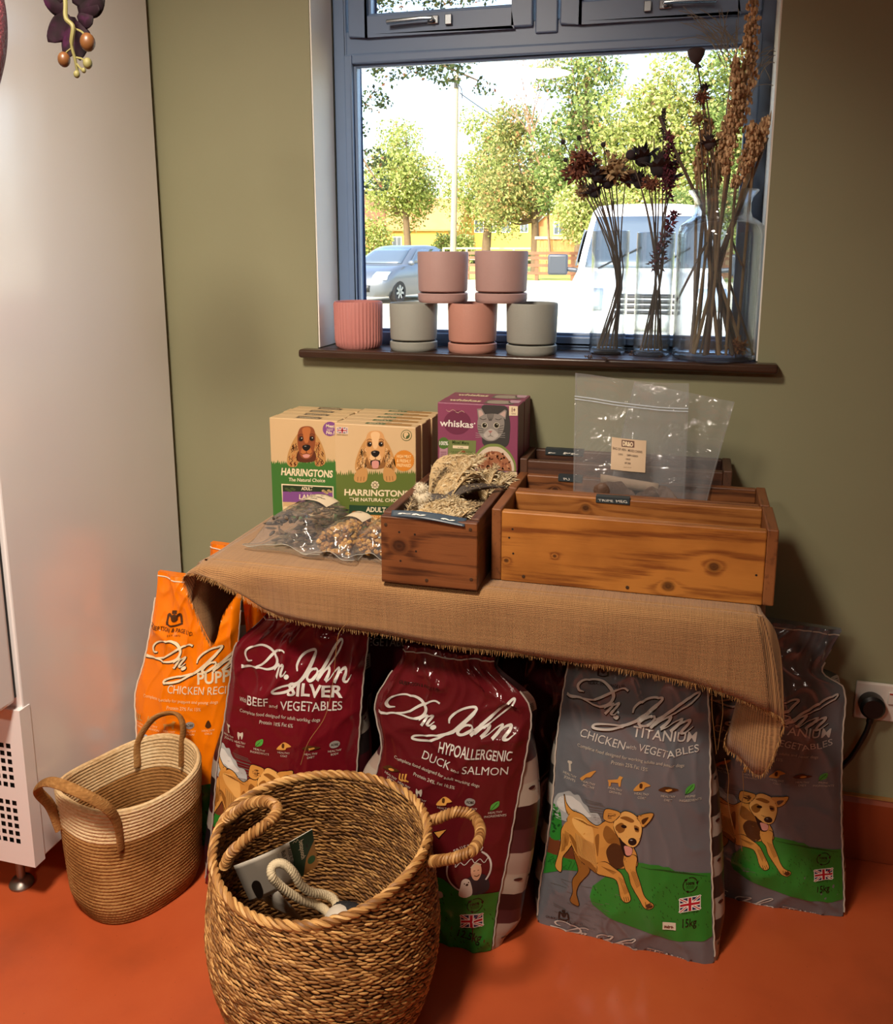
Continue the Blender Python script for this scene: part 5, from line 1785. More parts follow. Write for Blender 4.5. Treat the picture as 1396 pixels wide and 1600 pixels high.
# ================================================================== clear zip bags standing in the middle crate
ZFILM = film_mat('zip_bag_film', (0.965, 0.975, 0.985), 0.09, 0.07, 0.8, 0.06, 0.9, 13.0)
SEALM = M('zip_seal', '#c9d2dc', 0.3)
def zip_bag(x0, x1, y, z0, z1, th, lean, skew, label, wr, seed, zipline=True):
    t = thing('zip_bag', ((x0 + x1) / 2, y, z0), label, 'zip bag', 'clear zip bags in the middle crate')
    w, h = x1 - x0, z1 - z0
    def base(u, v, side):
        bul = th * (math.sin(PI * min(1, max(0, u))) ** .6) * (1 - sstep(.35, .95, v)) * (0.5 + 0.5 * sstep(-.15, .12, v))
        k = noise.noise(Vector((u * 4 + seed, v * 5, seed))) * wr + noise.noise(Vector((u * 11, v * 3 + seed, 2.0))) * wr * .5
        return Vector((x0 + u * w + skew * v + .25 * skew * v * v, y + lean * v + side * (bul * .5 + .0009) + k, z0 + v * h + (0.008 * math.sin(PI * u * .9 + 2.4) * v if seed == 1 else -.10 * h * u * v)))
    m = MB()
    m.grid(lambda u, v: base(u, v, -1), 30, 40)
    m.grid(lambda u, v: base(u, v, 1), 30, 40)
    obj('film', m, ZFILM, t, fix=False)
    if zipline:
        m = MB()
        for vv in (.850, .866):
            m.tube([base(u / 20, vv - .012 * u / 20, -1) - Vector((0, .0008, 0)) for u in range(21)], .0011, 6)
        obj('zip_seal', m, SEALM, t)
    for u in (0.012, .988):
        m = MB(); m.tube([base(u, v / 24, -.2) for v in range(25)], .0010, 5); obj('side_seam', m, ZFILM, t, fix=False)
    return t, base
zt, zb = zip_bag(-.218, .003, -.212, Z0 + .015, 1.102, .034, .012, -.004, 'front clear zip bag with white printed label standing in the middle crate', .0034, 1)
def zlab(u, v, o=0.0014):
    p = zb(.345 + .305 * u, .475 + .185 * v, -1); return p - Vector((0, o + .001, 0))
m = MB(); m.grid(lambda u, v: zlab(u, v), 10, 6); lb = obj('paper_label', m, M('label_cream', '#cfb596', 0.6), zt)
a = Art().crop(0, 0, 1)
a.poly(0, '#6a4a3e', [(400, 30), (830, 30), (830, 175), (400, 175)]); a.textmid(1, 'cream', 'DR&O', 610, 150, 350, 90, .02, .05)
a.text(0, '#5a4638', 'BAG OF HEN - MIXED CHEWS', 120, 250, 1110, 285, 52, .01); a.text(0, '#5a4638', 'CHEWS', 290, 355, 450, 360, 40); a.text(0, '#5a4638', 'CHEW A BUNCH', 580, 365, 960, 375, 42, .02)
a.text(0, '#5a4638', '1 PACK', 540, 445, 710, 448, 34, .02); a.text(0, '#5a4638', 'EST 2020', 520, 530, 715, 535, 36, .02); a.text(0, '#8a705c', 'made in the uk', 480, 612, 740, 615, 24)
a.build('label_print', lb, homography([(80, 0), (1250, 0), (1225, 715), (65, 665)], [(0, 1), (1, 1), (1, 0), (0, 0)]), lambda u, v, o: zlab(u, v, .0014 + o), INK_PAPER, cell=(.2, .3))
zip_bag(-.165, .030, -.172, Z0 + .015, 1.088, .026, .016, .045, 'second clear zip bag leaning out to the right behind the labelled one', .006, 2, False)
# dark chews at the bottom of the bags
CHEW = M('dried_chew_hide', '#5a4030', 0.6, var=0.5, vscale=30, bump=0.8, bscale=60)
def chew(c, L, W, th, rot, label, seed):
    m = MB()
    Rm = Matrix.Rotation(rot[2], 3, 'Z') @ Matrix.Rotation(rot[1], 3, 'Y') @ Matrix.Rotation(rot[0], 3, 'X')
    def fn(u, v):
        a = 2 * PI * u
        k = 1 + .28 * noise.noise(Vector((math.cos(a) * 1.5 + seed, math.sin(a) * 1.5, v * 4)))
        r = math.sin(PI * max(.01, min(.99, v))) ** .5
        return Vector(c) + Rm @ Vector((L * (v - .5), W * r * k * math.cos(a) * .5, th * r * k * math.sin(a) * .5 + .01 * math.sin(v * 5 + seed)))
    m.grid(fn, 18, 14, closed_u=True)
    tag(obj('dried_chew', m, CHEW), label, 'dried chew', 'dried chews inside the zip bags')
chew((-.135, -.212, .868), .085, .05, .020, (1.5, .2, 0), 'dark curled chew at the left bottom of the labelled zip bag', 1)
chew((-.075, -.212, .850), .07, .045, .018, (1.5, -.9, 0), 'dark upright chew in the middle of the labelled zip bag', 2)
chew((-.042, -.212, .862), .075, .05, .018, (1.4, .5, 0), 'brown chew at the right bottom of the labelled zip bag', 3)
chew((-.095, -.212, .805), .16, .05, .020, (1.5, 0, 0), 'long brown chew lying across the bottom of the labelled zip bag', 4)
m = MB(); m.grid(lambda u, v: (-.165 + .115 * u, -.2060 - .001 * v, .894 - .012 * u + .022 * (v - .5)), 8, 2)
tag(obj('paper_slip', m, M('slip_paper', '#a08a74', 0.7), solid=.0008), 'brown paper slip tucked inside the labelled zip bag', 'paper')
# ================================================================== printed sacks of dog food
def bag_plastic(name, col, metal=0.0, rough=0.14):
    if name in MATS:
        return MATS[name]
    t = NT(name)
    v = t.coords('Object')
    n1 = t.n('ShaderNodeTexNoise', Scale=5.0, Detail=3.0)
    t.l(v, n1.inputs['Vector'])
    c = lin(col)
    mx = t.n('ShaderNodeMix', data_type='RGBA')
    mx.inputs[6].default_value = tuple(x * .88 for x in c[:3]) + (1,)
    mx.inputs[7].default_value = tuple(min(1, x * 1.1) for x in c[:3]) + (1,)
    t.l(n1.outputs['Fac'], mx.inputs[0])
    t.l(mx.outputs[2], t.b.inputs['Base Color'])
    t.b.inputs['Metallic'].default_value = metal
    t.b.inputs['Roughness'].default_value = rough
    n2 = t.n('ShaderNodeTexNoise', Scale=45.0, Detail=3.0)
    t.l(v, n2.inputs['Vector'])
    t.l(t.bump(n2.outputs['Fac'], 0.22, 0.004), t.b.inputs['Normal'])
    MATS[name] = t.m
    return t.m
BAGS = {}
class Sack:
    """front panel between two measured edges, side gussets, back panel, base and top seam"""
    def __init__(s, plane, rows, depth, bulge=0.03, wr=0.004, seed=0, world=None, crease=0.018, topd=0.012, gb=0.020):
        s.m, s.k, s.c = plane
        if world is None:
            L = [s.hit(a, b) for a, b, _, _ in rows]
            Rr_ = [s.hit(a, b) for _, _, a, b in rows]
        else:
            L, Rr_ = [np.array(a, float) for a, b in world], [np.array(b, float) for a, b in world]
        L[0][2] = Rr_[0][2] = 0.004
        z = [(a[2] + b[2]) / 2 for a, b in zip(L, Rr_)]
        s.zt = z[-1]
        s.vs = [q / s.zt for q in z]
        s.L, s.R = L, Rr_
        s.N = np.array([s.m, -1.0, s.k]); s.N /= np.linalg.norm(s.N)   # towards the room
        s.N = np.array([s.N[0], s.N[1], 0.0]); s.N /= np.linalg.norm(s.N)
        s.depth, s.bulge, s.wr, s.seed, s.crease, s.topd, s.gb = depth, bulge, wr, seed, crease, topd, gb
    def hit(s, px, py):
        F = np.array([-_sy * _cp, _cy * _cp, -_sp]); Rr = np.array([_cy, _sy, 0]); U = np.cross(Rr, F)
        d = F + Rr * (px - 698) / 1417 - U * (py - 674) / 1417
        n = np.array([-s.m, 1.0, -s.k])
        return camv + d * ((s.c - n @ camv) / (n @ d))
    def interp(s, P, v):
        v = min(1, max(0, v))
        i = 0
        while i < len(s.vs) - 2 and v > s.vs[i + 1]:
            i += 1
        t = (v - s.vs[i]) / (s.vs[i + 1] - s.vs[i])
        p1, p2 = P[i], P[i + 1]
        p0 = P[i - 1] if i > 0 else 2 * p1 - p2
        p3 = P[i + 2] if i + 2 < len(P) else 2 * p2 - p1
        h1 = s.vs[i + 1] - s.vs[i]
        m1 = (p2 - p0) / (s.vs[i + 1] - (s.vs[i - 1] if i > 0 else 2 * s.vs[0] - s.vs[1])) * h1
        m2 = (p3 - p1) / ((s.vs[i + 2] if i + 2 < len(P) else 2 * s.vs[-1] - s.vs[-2]) - s.vs[i]) * h1
        t2, t3 = t * t, t ** 3
        return (2 * t3 - 3 * t2 + 1) * p1 + (t3 - 2 * t2 + t) * m1 + (3 * t2 - 2 * t3) * p2 + (t3 - t2) * m2
    def dep(s, v):
        return lerp(s.depth * (0.80 + .20 * sstep(0, .12, v)), s.topd, sstep(.58, .985, v))
    def front(s, u, v, off=0.0):
        a, b = s.interp(s.L, v), s.interp(s.R, v)
        p = a + (b - a) * u
        e = abs(2 * u - 1)
        prof = 1 - e ** 2.6
        B = s.bulge * sstep(-.10, .16, v) * (1 - .85 * sstep(.55, 1.0, v))
        q = Vector((u * 2.3 + s.seed, v * 4.2, s.seed * 1.7))
        fold = noise.noise(q) * s.wr * 1.2
        r = 1 - abs(noise.noise(Vector((u * 2.0 + v * 2.4 + s.seed * 3, v * 2.6 - u * 1.2, 5.0 + s.seed))))
        r2 = 1 - abs(noise.noise(Vector((u * 5.0 - v * 3.0 + s.seed, v * 6.0 + u * 2.0, 9.0 + s.seed))))
        r3 = 1 - abs(noise.noise(Vector((u * 3.2 + v * 6.5, v * 3.0 - u * 4.5 + s.seed, 2.0 + s.seed))))
        cre = (r ** 7) * s.wr * 1.6 + (r2 ** 8) * s.wr * .9 + (r3 ** 5) * s.wr * .8 * sstep(.35, .8, v)
        amp = (0.35 + .65 * sstep(.45, .95, v) + .35 * (1 - sstep(0, .25, v))) * min(1, (1 - e) * 8 + .12)
        d = B * prof + (fold + cre) * amp + off
        return Vector(p + s.N * d)
    def back(s, u, v):
        a, b = s.interp(s.L, v), s.interp(s.R, v)
        p = a + (b - a) * u
        B = s.bulge * .5 * sstep(-.10, .16, v) * (1 - .95 * sstep(.6, 1.0, v)) * (1 - abs(2 * u - 1) ** 2.6)
        return Vector(p - s.N * (s.dep(v) + B))
    def gusset(s, right, t, v, off=0.0):
        e = s.interp(s.R if right else s.L, v)
        a, b = s.interp(s.L, v), s.interp(s.R, v)
        side = (b - a) / np.linalg.norm(b - a) * (1 if right else -1)
        x = s.crease * sstep(.3, .9, v) * math.sin(PI * t) - s.gb * math.sin(PI * min(1, t * 1.15) ** .8) * (1 - sstep(.45, .85, v)) * (.4 + .6 * sstep(0, .12, v))
        w = .0022 * noise.noise(Vector((t * 4, v * 9, s.seed + right)))
        return Vector(e - s.N * (s.dep(v) * t) - side * (x + w) + side * off)
    def uv(s, px, py):
        P = s.hit(px, py)
        lo, hi = -.3, 1.3
        for _ in range(26):
            v = (lo + hi) / 2
            a, b = s.ext(s.L, v), s.ext(s.R, v)
            d = b - a
            if (P[2] - a[2]) - d[2] * (P[0] - a[0]) / d[0] > 0:
                lo = v
            else:
                hi = v
        return ((P[0] - a[0]) / d[0], v)
    def ext(s, P, v):
        if v < 0:
            return P[0] + (P[1] - P[0]) * (v / (s.vs[1] - s.vs[0]))
        if v > 1:
            return P[-1] + (P[-1] - P[-2]) * ((v - 1) / (s.vs[-1] - s.vs[-2]))
        return s.interp(P, v)

def sack(key, S, label, base, gus, art=None, artuv=None, lines=True, pipe='#bdb3a6', vmin=0.0, metal=0.0, group=None):
    BAGS[key] = S
    lo = (S.L[0] + S.R[0]) / 2 - S.N * S.depth / 2
    t = thing('dog_food_bag', (lo[0], lo[1], 0), label, 'dog food bag', group or 'bags of dog food on the floor')
    bm_ = bag_plastic('sack_' + base, base, metal)
    m = MB()
    NU, NV_ = 80, 128
    m.grid(lambda u, v: S.front(u, v), NU, NV_)
    m.grid(lambda u, v: S.back(1 - u, v), 24, 48)
    def bottom(u, w):
        a, b = S.front(u, 0), S.back(u, 0)
        return a + (b - a) * w
    m.grid(lambda u, w: bottom(u, w), 24, 4)
    m.grid(lambda u, w: S.front(u, 1) + (S.back(u, 1) - S.front(u, 1)) * w, 24, 2)
    obj('bag_body', m, bm_, t, autosmooth=60)
    for right in (0, 1):
        m = MB()
        ns = 96
        for j in range(ns):
            m.cur = (j // 6) % len(gus)
            m.grid(lambda a, b: S.gusset(right, a, lerp(j / ns, (j + 1) / ns, b)), 8, 1)
        go = obj('side_gusset', m, [M('gusset_' + c, c, 0.35) for c in gus], t, autosmooth=60)
        if lines and right:
            a = Art()
            for j in range(0, ns, 6):
                ci = (j // 6) % len(gus)
                if ci == 0:
                    for q in range(5):
                        a.rect(0, '#4a3f38', .30 if q else .36, j / ns + (.010 + .0092 * q) , .92, j / ns + (.0135 + .0092 * q))
                    a.ell(0, '#3a1c1c', .14, j / ns + .048, .055, .005, n=12)
            a.build('gusset_print', go, np.eye(3), lambda u, v, o: S.gusset(right, u, v, o + .0004), INK_BAG, cell=(.25, .01))
    # welded edges
    for P_, sg in ((S.L, -1), (S.R, 1)):
        m = MB()
        path = []
        for j in range(61):
            v = lerp(.02, .90, j / 60)
            path.append(Vector(S.interp(P_, v)) + Vector(S.N) * .0012 + Vector((sg * .0018 + .0011 * math.sin(j * 1.9) * .6, 0, 0)))
        m.tube(path, 0.0017, 6)
        obj('edge_weld', m, M('weld_' + pipe, pipe, 0.4), t)
    m = MB()
    m.tube([S.front(u / 24, .985) + Vector(S.N) * .001 for u in range(25)], 0.0014, 6)
    obj('top_seam', m, M('weld_' + pipe, pipe, 0.4), t)
    if art is not None:
        art.build('front_print', t, artuv or S.uv, lambda u, v, o: S.front(u, v, o), INK_BAG, off=0.0010, step=0.00018, cell=(1 / 40, 1 / 64), clip=((.004, .002), (.996, .985)))
    return t

# ---- shared lettering and pictures
LOGO = [
    [(220, 207, 8), (175, 200, 20), (158, 160, 24), (195, 120, 17), (270, 103, 14), (360, 110, 17), (440, 150, 24), (484, 205, 27), (474, 255, 26), (430, 285, 22), (350, 292, 16), (270, 272, 12), (200, 255, 15), (130, 252, 22), (85, 248, 26)],
    [(596, 170, 16), (560, 152, 14), (510, 160, 16), (440, 190, 22), (350, 235, 18), (290, 256, 15), (222, 259, 12)],
    [(432, 302, 8), (462, 282, 12), (500, 262, 16), (492, 276, 14), (512, 272, 13), (545, 262, 18), (540, 280, 20), (512, 312, 22), (500, 336, 22), (520, 342, 12), (556, 318, 8)],
    [(505, 268, 12), (478, 305, 22), (452, 342, 24)],
    [(683, 322, 12), (688, 285, 20), (740, 235, 20), (820, 207, 18), (908, 204, 20), (865, 265, 30), (775, 345, 32), (690, 400, 26), (600, 420, 17), (480, 425, 15), (390, 437, 18), (372, 460, 20), (440, 470, 19), (540, 460, 20), (640, 420, 18), (745, 365, 12)],
    [(868, 335, 12), (805, 345, 22), (758, 385, 26), (775, 412, 22), (830, 402, 20), (878, 365, 22), (872, 338, 16), (850, 345, 10)],
    [(800, 405, 8), (870, 370, 10), (925, 345, 8)],
    [(868, 412, 28), (930, 355, 28), (1000, 300, 26), (1100, 215, 24), (1170, 165, 20), (1208, 148, 18), (1212, 172, 16), (1150, 235, 15), (1050, 305, 13), (940, 370, 10)],
    [(900, 400, 10), (965, 355, 15), (1015, 340, 24), (1005, 375, 27), (958, 420, 30)],
    [(958, 432, 12), (1010, 410, 8), (1070, 370, 10), (1120, 352, 18), (1090, 400, 27), (1046, 442, 28)],
    [(1062, 430, 10), (1130, 375, 15), (1185, 362, 26), (1180, 395, 27), (1135, 448, 28), (1165, 462, 16), (1200, 440, 10), (1230, 415, 7)]]
LOGO_REF = [(85, 248), (910, 205), (1230, 415)]
def logo(a, dst, col, outline=None, lv=4):
    lv = lv + 1 if outline else lv
    a.affine(LOGO_REF, dst)
    for st in LOGO:
        if outline:
            a.stroke(lv - 4, outline, [(p[0] + 5, p[1] + 7, p[2]) for p in st], grow=4)
        a.stroke(lv, col, st)
    if outline:
        a.ell(lv - 4, outline, 555, 365, 30, 22)
    a.ell(lv, col, 550, 358, 25, 17)
    a.plain()
def icons(a, lst, lab, k=1.0, lv=4):
    for kind, x, y, s1, s2, sl in lst:
        if kind == 'tooth':
            a.poly(lv, lab, [(x - 14 * k, y - 18 * k), (x, y - 12 * k), (x + 14 * k, y - 18 * k), (x + 16 * k, y), (x + 9 * k, y + 20 * k), (x + 3 * k, y + 4 * k), (x - 3 * k, y + 4 * k), (x - 8 * k, y + 22 * k), (x - 15 * k, y)], True)
        elif kind == 'leaf':
            a.poly(lv, 'leaf', [(x - 22 * k, y + 18 * k), (x - 16 * k, y - 8 * k), (x + 18 * k, y - 22 * k), (x + 18 * k, y + 2 * k), (x, y + 16 * k)], True)
            a.stroke(lv + 1, 'green_dark', [(x - 24 * k, y + 22 * k), (x + 12 * k, y - 14 * k)], 3 * k, smooth=False)
        elif kind == 'head':
            a.poly(lv, 'tan', [(x - 38 * k, y + 16 * k), (x - 14 * k, y - 12 * k), (x + 6 * k, y - 22 * k), (x + 34 * k, y - 8 * k), (x + 40 * k, y), (x + 16 * k, y + 6 * k), (x + 6 * k, y + 18 * k)], True)
            a.poly(lv + 1, 'brown', [(x - 8 * k, y - 14 * k), (x + 4 * k, y - 12 * k), (x + 2 * k, y + 8 * k), (x - 10 * k, y + 4 * k)], True)
        elif kind == 'bird':
            a.poly(lv, 'brown', [(x - 46 * k, y + 2 * k), (x - 10 * k, y - 14 * k), (x + 20 * k, y - 6 * k), (x + 50 * k, y + 4 * k), (x + 16 * k, y + 14 * k), (x - 14 * k, y + 12 * k)], True)
            a.ell(lv + 1, 'tan', x + 4 * k, y + 4 * k, 16 * k, 6 * k)
        elif kind == 'disc':
            a.ell(lv, 'grey', x, y, 26 * k, 20 * k); a.textmid(lv + 1, 'dark', 'ADBE', x, y + 7 * k, 38 * k, 13 * k, .1, .02)
        elif kind == 'gut':
            for q in range(3):
                a.stroke(lv, 'tan', [(x - 20 * k + 16 * q * k, y - 18 * k), (x - 24 * k + 16 * q * k, y + 8 * k), (x - 8 * k + 16 * q * k, y + 16 * k)], 8 * k)
        elif kind == 'dog':
            a.poly(lv, 'tan', [(x - 34 * k, y - 8 * k), (x + 12 * k, y - 12 * k), (x + 22 * k, y - 26 * k), (x + 38 * k, y - 20 * k), (x + 30 * k, y - 8 * k), (x + 26 * k, y + 22 * k), (x + 18 * k, y + 22 * k), (x + 16 * k, y + 4 * k), (x - 18 * k, y + 4 * k), (x - 22 * k, y + 22 * k), (x - 30 * k, y + 22 * k), (x - 30 * k, y + 4 * k)])
        elif kind == 'leap':
            a.poly(lv, 'tan', [(x - 40 * k, y + 18 * k), (x - 14 * k, y - 4 * k), (x + 16 * k, y - 22 * k), (x + 38 * k, y - 26 * k), (x + 26 * k, y - 12 * k), (x + 10 * k, y + 6 * k), (x - 10 * k, y + 10 * k), (x - 28 * k, y + 26 * k)], True)
        elif kind == 'bone':
            a.stroke(lv, lab, [(x, y - 22 * k), (x + 2 * k, y + 16 * k)], 10 * k, smooth=False); a.ell(lv, lab, x - 4 * k, y - 24 * k, 7 * k); a.ell(lv, lab, x + 6 * k, y - 24 * k, 7 * k)
        elif kind == 'drop':
            a.poly(lv, 'brown', [(x, y - 24 * k), (x + 16 * k, y + 8 * k), (x, y + 22 * k), (x - 16 * k, y + 8 * k)], True)
        a.textmid(lv, lab, s1, x, y + 40 * k + 0, (10 * len(s1)) * k * .95, 11 * k, sl)
        a.textmid(lv, lab, s2, x, y + 58 * k, (10 * len(s2)) * k * .95, 11 * k, sl)
def recycle(a, x, y, r, col, lv=5):
    for q in range(3):
        a.arc(lv, col, x, y, r, 20 + 120 * q, 110 + 120 * q, r * .11)
        an = math.radians(112 + 120 * q)
        a.poly(lv, col, [(x + r * 1.2 * math.cos(an - .12), y + r * 1.2 * math.sin(an - .12)), (x + r * .8 * math.cos(an - .12), y + r * .8 * math.sin(an - .12)), (x + r * math.cos(an + .35), y + r * math.sin(an + .35))])
    a.textmid(lv, col, '100%', x, y, r * 1.15, r * .36, .1, .03)
    a.textmid(lv, col, 'RECYCLABLE', x, y + r * .3, r * 1.1, r * .14, .1); a.textmid(lv, col, 'PACKAGING', x, y + r * .52, r * 1.0, r * .14, .1)
def labrador(a):
    """running labrador over a meadow, in the frame of the grey sack"""
    rr = random.Random(9)
    a.poly(1, '#a5a8a8', [(60, 300), (80, 200), (110, 140), (160, 108), (215, 85), (250, 110), (290, 108), (322, 160), (360, 185), (385, 225), (440, 235), (468, 290), (445, 330), (300, 300), (200, 330)], True)
    a.poly(2, 'cloud', [(110, 215), (125, 160), (170, 130), (230, 125), (270, 150), (300, 165), (335, 205), (390, 255), (340, 262), (250, 222), (180, 260)], True)
    for q in range(16):
        y = 130 + 14 * q + rr.uniform(-5, 5)
        a.stroke(1, 'mid', [(330 + 8 * q, y), (470 + 14 * q, y + 26)], 3, smooth=False)
    a.poly(1, 'green', [(50, 240), (100, 225), (140, 270), (150, 420), (130, 480), (50, 470)], True)
    for q in range(10):
        a.ell(2, 'green_dark', rr.uniform(70, 130), rr.uniform(260, 450), 16, 9, rr.uniform(0, 3), n=8)
    a.poly(1, 'soil', [(30, 480), (160, 490), (300, 520), (300, 606), (20, 598)])
    a.poly(1, 'green', [(0, 596), (290, 604), (340, 680), (180, 692), (60, 735), (-30, 775)])
    a.poly(1, 'green', [(380, 862), (400, 790), (500, 720), (620, 655), (740, 605), (850, 622), (905, 632), (940, 650), (985, 652), (1030, 690), (1300, 762), (1330, 1250), (1228, 1254), (985, 1221), (693, 1108), (498, 1011), (400, 930)])
    for q in range(12):
        a.stroke(2, 'green_dark', [(760 + 30 * q, 640 + 6 * q), (1000 + 25 * q, 680 + 9 * q)], 4, smooth=False)
    for q in range(150):
        x = rr.uniform(400, 1290); y = rr.uniform(760, 1240)
        if y < 900 + (x - 400) * .36:
            a.stroke(2, 'green_dark', [(x, y), (x + 5, y + 12)], 4.5, smooth=False)
    for q in range(18):
        x = rr.uniform(20, 300); a.stroke(2, 'green_dark', [(x, rr.uniform(610, 680)), (x + 26, rr.uniform(610, 690))], 3, smooth=False)
    for q in range(26):
        x = rr.uniform(60, 500); y = rr.uniform(760, 1150)
        a.stroke(1, 'mid', [(x, y), (x + rr.uniform(60, 180), y + rr.uniform(10, 40))], 3, smooth=False)
    T, TL, TD, B = 'tan', 'tan_light', 'tan_dark', 'brown'
    shapes = [
        (3, TD, [(250, 520), (300, 590), (370, 650), (366, 700), (305, 765), (272, 850), (292, 945), (258, 948), (224, 918), (245, 850), (243, 760), (288, 680), (262, 590)]),
        (3, T, [(205, 325), (150, 395), (145, 500), (122, 600), (102, 680), (138, 714), (152, 690), (160, 600), (212, 525), (255, 440)]),
        (3, T, [(172, 120), (188, 185), (235, 235), (275, 245), (240, 275), (200, 262), (180, 200)]),
        (4, T, [(195, 310), (225, 258), (270, 245), (335, 262), (428, 330), (500, 292), (560, 300), (640, 380), (705, 480), (740, 560), (735, 640), (640, 655), (560, 660), (500, 690), (430, 690), (355, 640), (300, 590), (250, 520), (213, 430)]),
        (6, T, [(432, 620), (500, 610), (565, 655), (622, 700), (660, 790), (692, 885), (660, 908), (618, 872), (598, 780), (570, 735), (490, 712), (435, 690)]),
        (6, T, [(640, 560), (735, 560), (732, 660), (762, 760), (800, 868), (866, 918), (850, 952), (798, 946), (762, 890), (698, 780), (680, 700), (648, 650)]),
        (7, TL, [(565, 300), (612, 232), (662, 212), (742, 250), (778, 330), (768, 410), (742, 470), (700, 492), (660, 470), (604, 420), (570, 350)]),
        (8, T, [(484, 258), (500, 198), (562, 204), (614, 226), (582, 272), (546, 297), (500, 284)]),
        (8, T, [(732, 246), (800, 230), (866, 230), (836, 290), (782, 328), (764, 282)])]
    for lv, c, pts in shapes:
        a.stroke(lv, 'black', pts + [pts[0]], 11, n=5)
        a.poly(lv + 1, c, pts, True)
    a.poly(6, B, [(505, 520), (560, 460), (640, 500), (662, 560), (632, 645), (560, 652), (525, 610)], True)
    a.poly(6, TD, [(545, 350), (600, 420), (650, 530), (590, 470), (520, 460), (480, 400), (500, 330)], True)
    a.poly(6, TD, [(418, 420), (450, 400), (440, 560), (425, 500)], True)
    a.poly(6, TD, [(215, 430), (300, 585), (355, 640), (425, 690), (430, 660), (330, 560), (250, 440)], True)
    a.poly(6, TL, [(240, 290), (330, 290), (400, 350), (400, 480), (330, 420), (260, 360)], True)
    for q in range(34):
        x = 265 + q * 4.6
        a.stroke(7, TL if q % 2 else TD, [(x, 400 + q * 2.2), (x + 12, 520 + q * 2.6), (x + 22 + q * .2, 560 + q * 2.6)], 3.4)
    for q in range(9):
        a.stroke(7, TD, [(250 + 20 * q, 290 + 6 * q), (330 + 14 * q, 300 + 6 * q)], 3.6, smooth=False)
    for q in range(10):
        a.stroke(7, B, [(560 + 12 * q, 480 + 6 * q), (548 + 12 * q, 560 + 7 * q)], 4, smooth=False)
    for (x0, y0, x1, y1) in ((470, 640, 560, 700), (600, 720, 650, 850), (690, 660, 740, 800), (160, 420, 150, 560), (180, 400, 175, 520)):
        for q in range(5):
            a.stroke(8, TD, [(x0 + 9 * q, y0 + 4 * q), (x1 + 6 * q, y1 - 4 * q)], 3.4, smooth=False)
    for q in range(3):
        a.stroke(8, B, [(640 + 16 * q, 868), (648 + 16 * q, 900)], 4, smooth=False); a.stroke(8, B, [(806 + 18 * q, 905), (812 + 18 * q, 945)], 5, smooth=False)
    a.ell(8, B, 838, 930, 26, 20)
    a.poly(9, TD, [(575, 330), (620, 300), (650, 330), (640, 370), (600, 380)], True); a.poly(9, TD, [(720, 320), (756, 330), (756, 366), (728, 366)], True)
    a.ell(10, 'black', 641, 330, 22, 13, .2); a.ell(10, 'black', 738, 346, 16, 11, .2)
    a.poly(9, TD, [(612, 260), (660, 250), (720, 280), (700, 300), (650, 280)], True)
    a.poly(9, 'black', [(604, 415), (640, 455), (700, 485), (708, 520), (690, 560), (650, 560), (622, 500)], True)
    a.poly(10, 'pink', [(645, 480), (700, 495), (704, 530), (690, 552), (660, 552), (648, 520)], True)
    a.poly(10, TL, [(620, 400), (668, 380), (720, 400), (738, 450), (700, 486), (650, 462)], True)
    a.ell(11, 'black', 706, 446, 33, 29); a.ell(12, 'grey', 698, 434, 10, 5)
    for q in range(8):
        a.stroke(10, B, [(655 + 7 * q, 400 + 3 * q), (660 + 6 * q, 412 + 3 * q)], 3, smooth=False)
    a.poly(9, B, [(520, 230), (580, 236), (560, 276), (520, 272)], True); a.poly(10, B, [(780, 270), (830, 256), (812, 288), (786, 306)], True)

# ---- grey sack (15 kg)
aT = Art()
aT.crop(860, 1040, 5.369)
logo(aT, [(157, 212), (955, 232), (1205, 480)], 'silver', 'dark')
aT.text(5, 'silver', 'TITANIUM', 703, 526, 1225, 612, 84, .008)
aT.text(4, 'silver', 'CHICKEN', 265, 535, 635, 642, 66); aT.text(4, 'silver', 'with', 650, 632, 735, 642, 34); aT.text(4, 'silver', 'VEGET', 750, 645, 985, 712, 64); aT.text(4, 'silver', 'ABLES', 992, 714, 1255, 690, 60)
aT.text(4, 'pale', 'Complete food designed for', 245, 618, 660, 722, 26); aT.text(4, 'pale', 'working adults and junior dogs', 668, 722, 1130, 802, 26); aT.text(4, 'pale', 'Protein 25% Fat 15%', 530, 752, 830, 815, 30)
aT.text(4, 'dark', 'GILBERTSON & PAGE LTD', 330, 108, 640, 146, 26)
aT.crop(820, 1000, 3.077)
aT.crest(4, 'dark', 385, 128, 24)
icons(aT, [('bone', 225, 588, 'HEALTHY', 'JOINTS', .2), ('leap', 318, 612, 'HEALTHY', 'ACTIVE', .2), ('dog', 446, 636, 'HEALTHY', 'GROWTH', .2), ('head', 572, 660, 'HEALTHY', 'COAT', .18), ('bird', 696, 678, 'HEALTHY', 'DIET', .15), ('leaf', 800, 690, 'PRIME', 'INGREDIENTS', .1)], 'pale')
recycle(aT, 800, 1148, 34, 'black')
aT.flag(4, 752, 1208, 845, 1268, dy=0, skew=0)
aT.textmid(5, 'black', 'MADE IN THE UK', 800, 1281, 80, 8); aT.text(5, 'black', '15kg', 763, 1340, 829, 1342, 38, .01)
aT.crest(4, 'dark', 195, 1296, 24); aT.text(4, 'dark', 'GILBERTSON & PAGE LTD', 105, 1320, 285, 1345, 11)
logo(aT, [(130, 1362), (430, 1395), (560, 1470)], 'silver', None)
aT.text(4, 'silver', 'TITANIUM', 588, 1478, 826, 1552, 24, .02)
aT.crop(850, 1210, 4.986)
labrador(aT)
GREY = '#72747a'
GUS_G = ['#aaa196', '#2c2a2a']
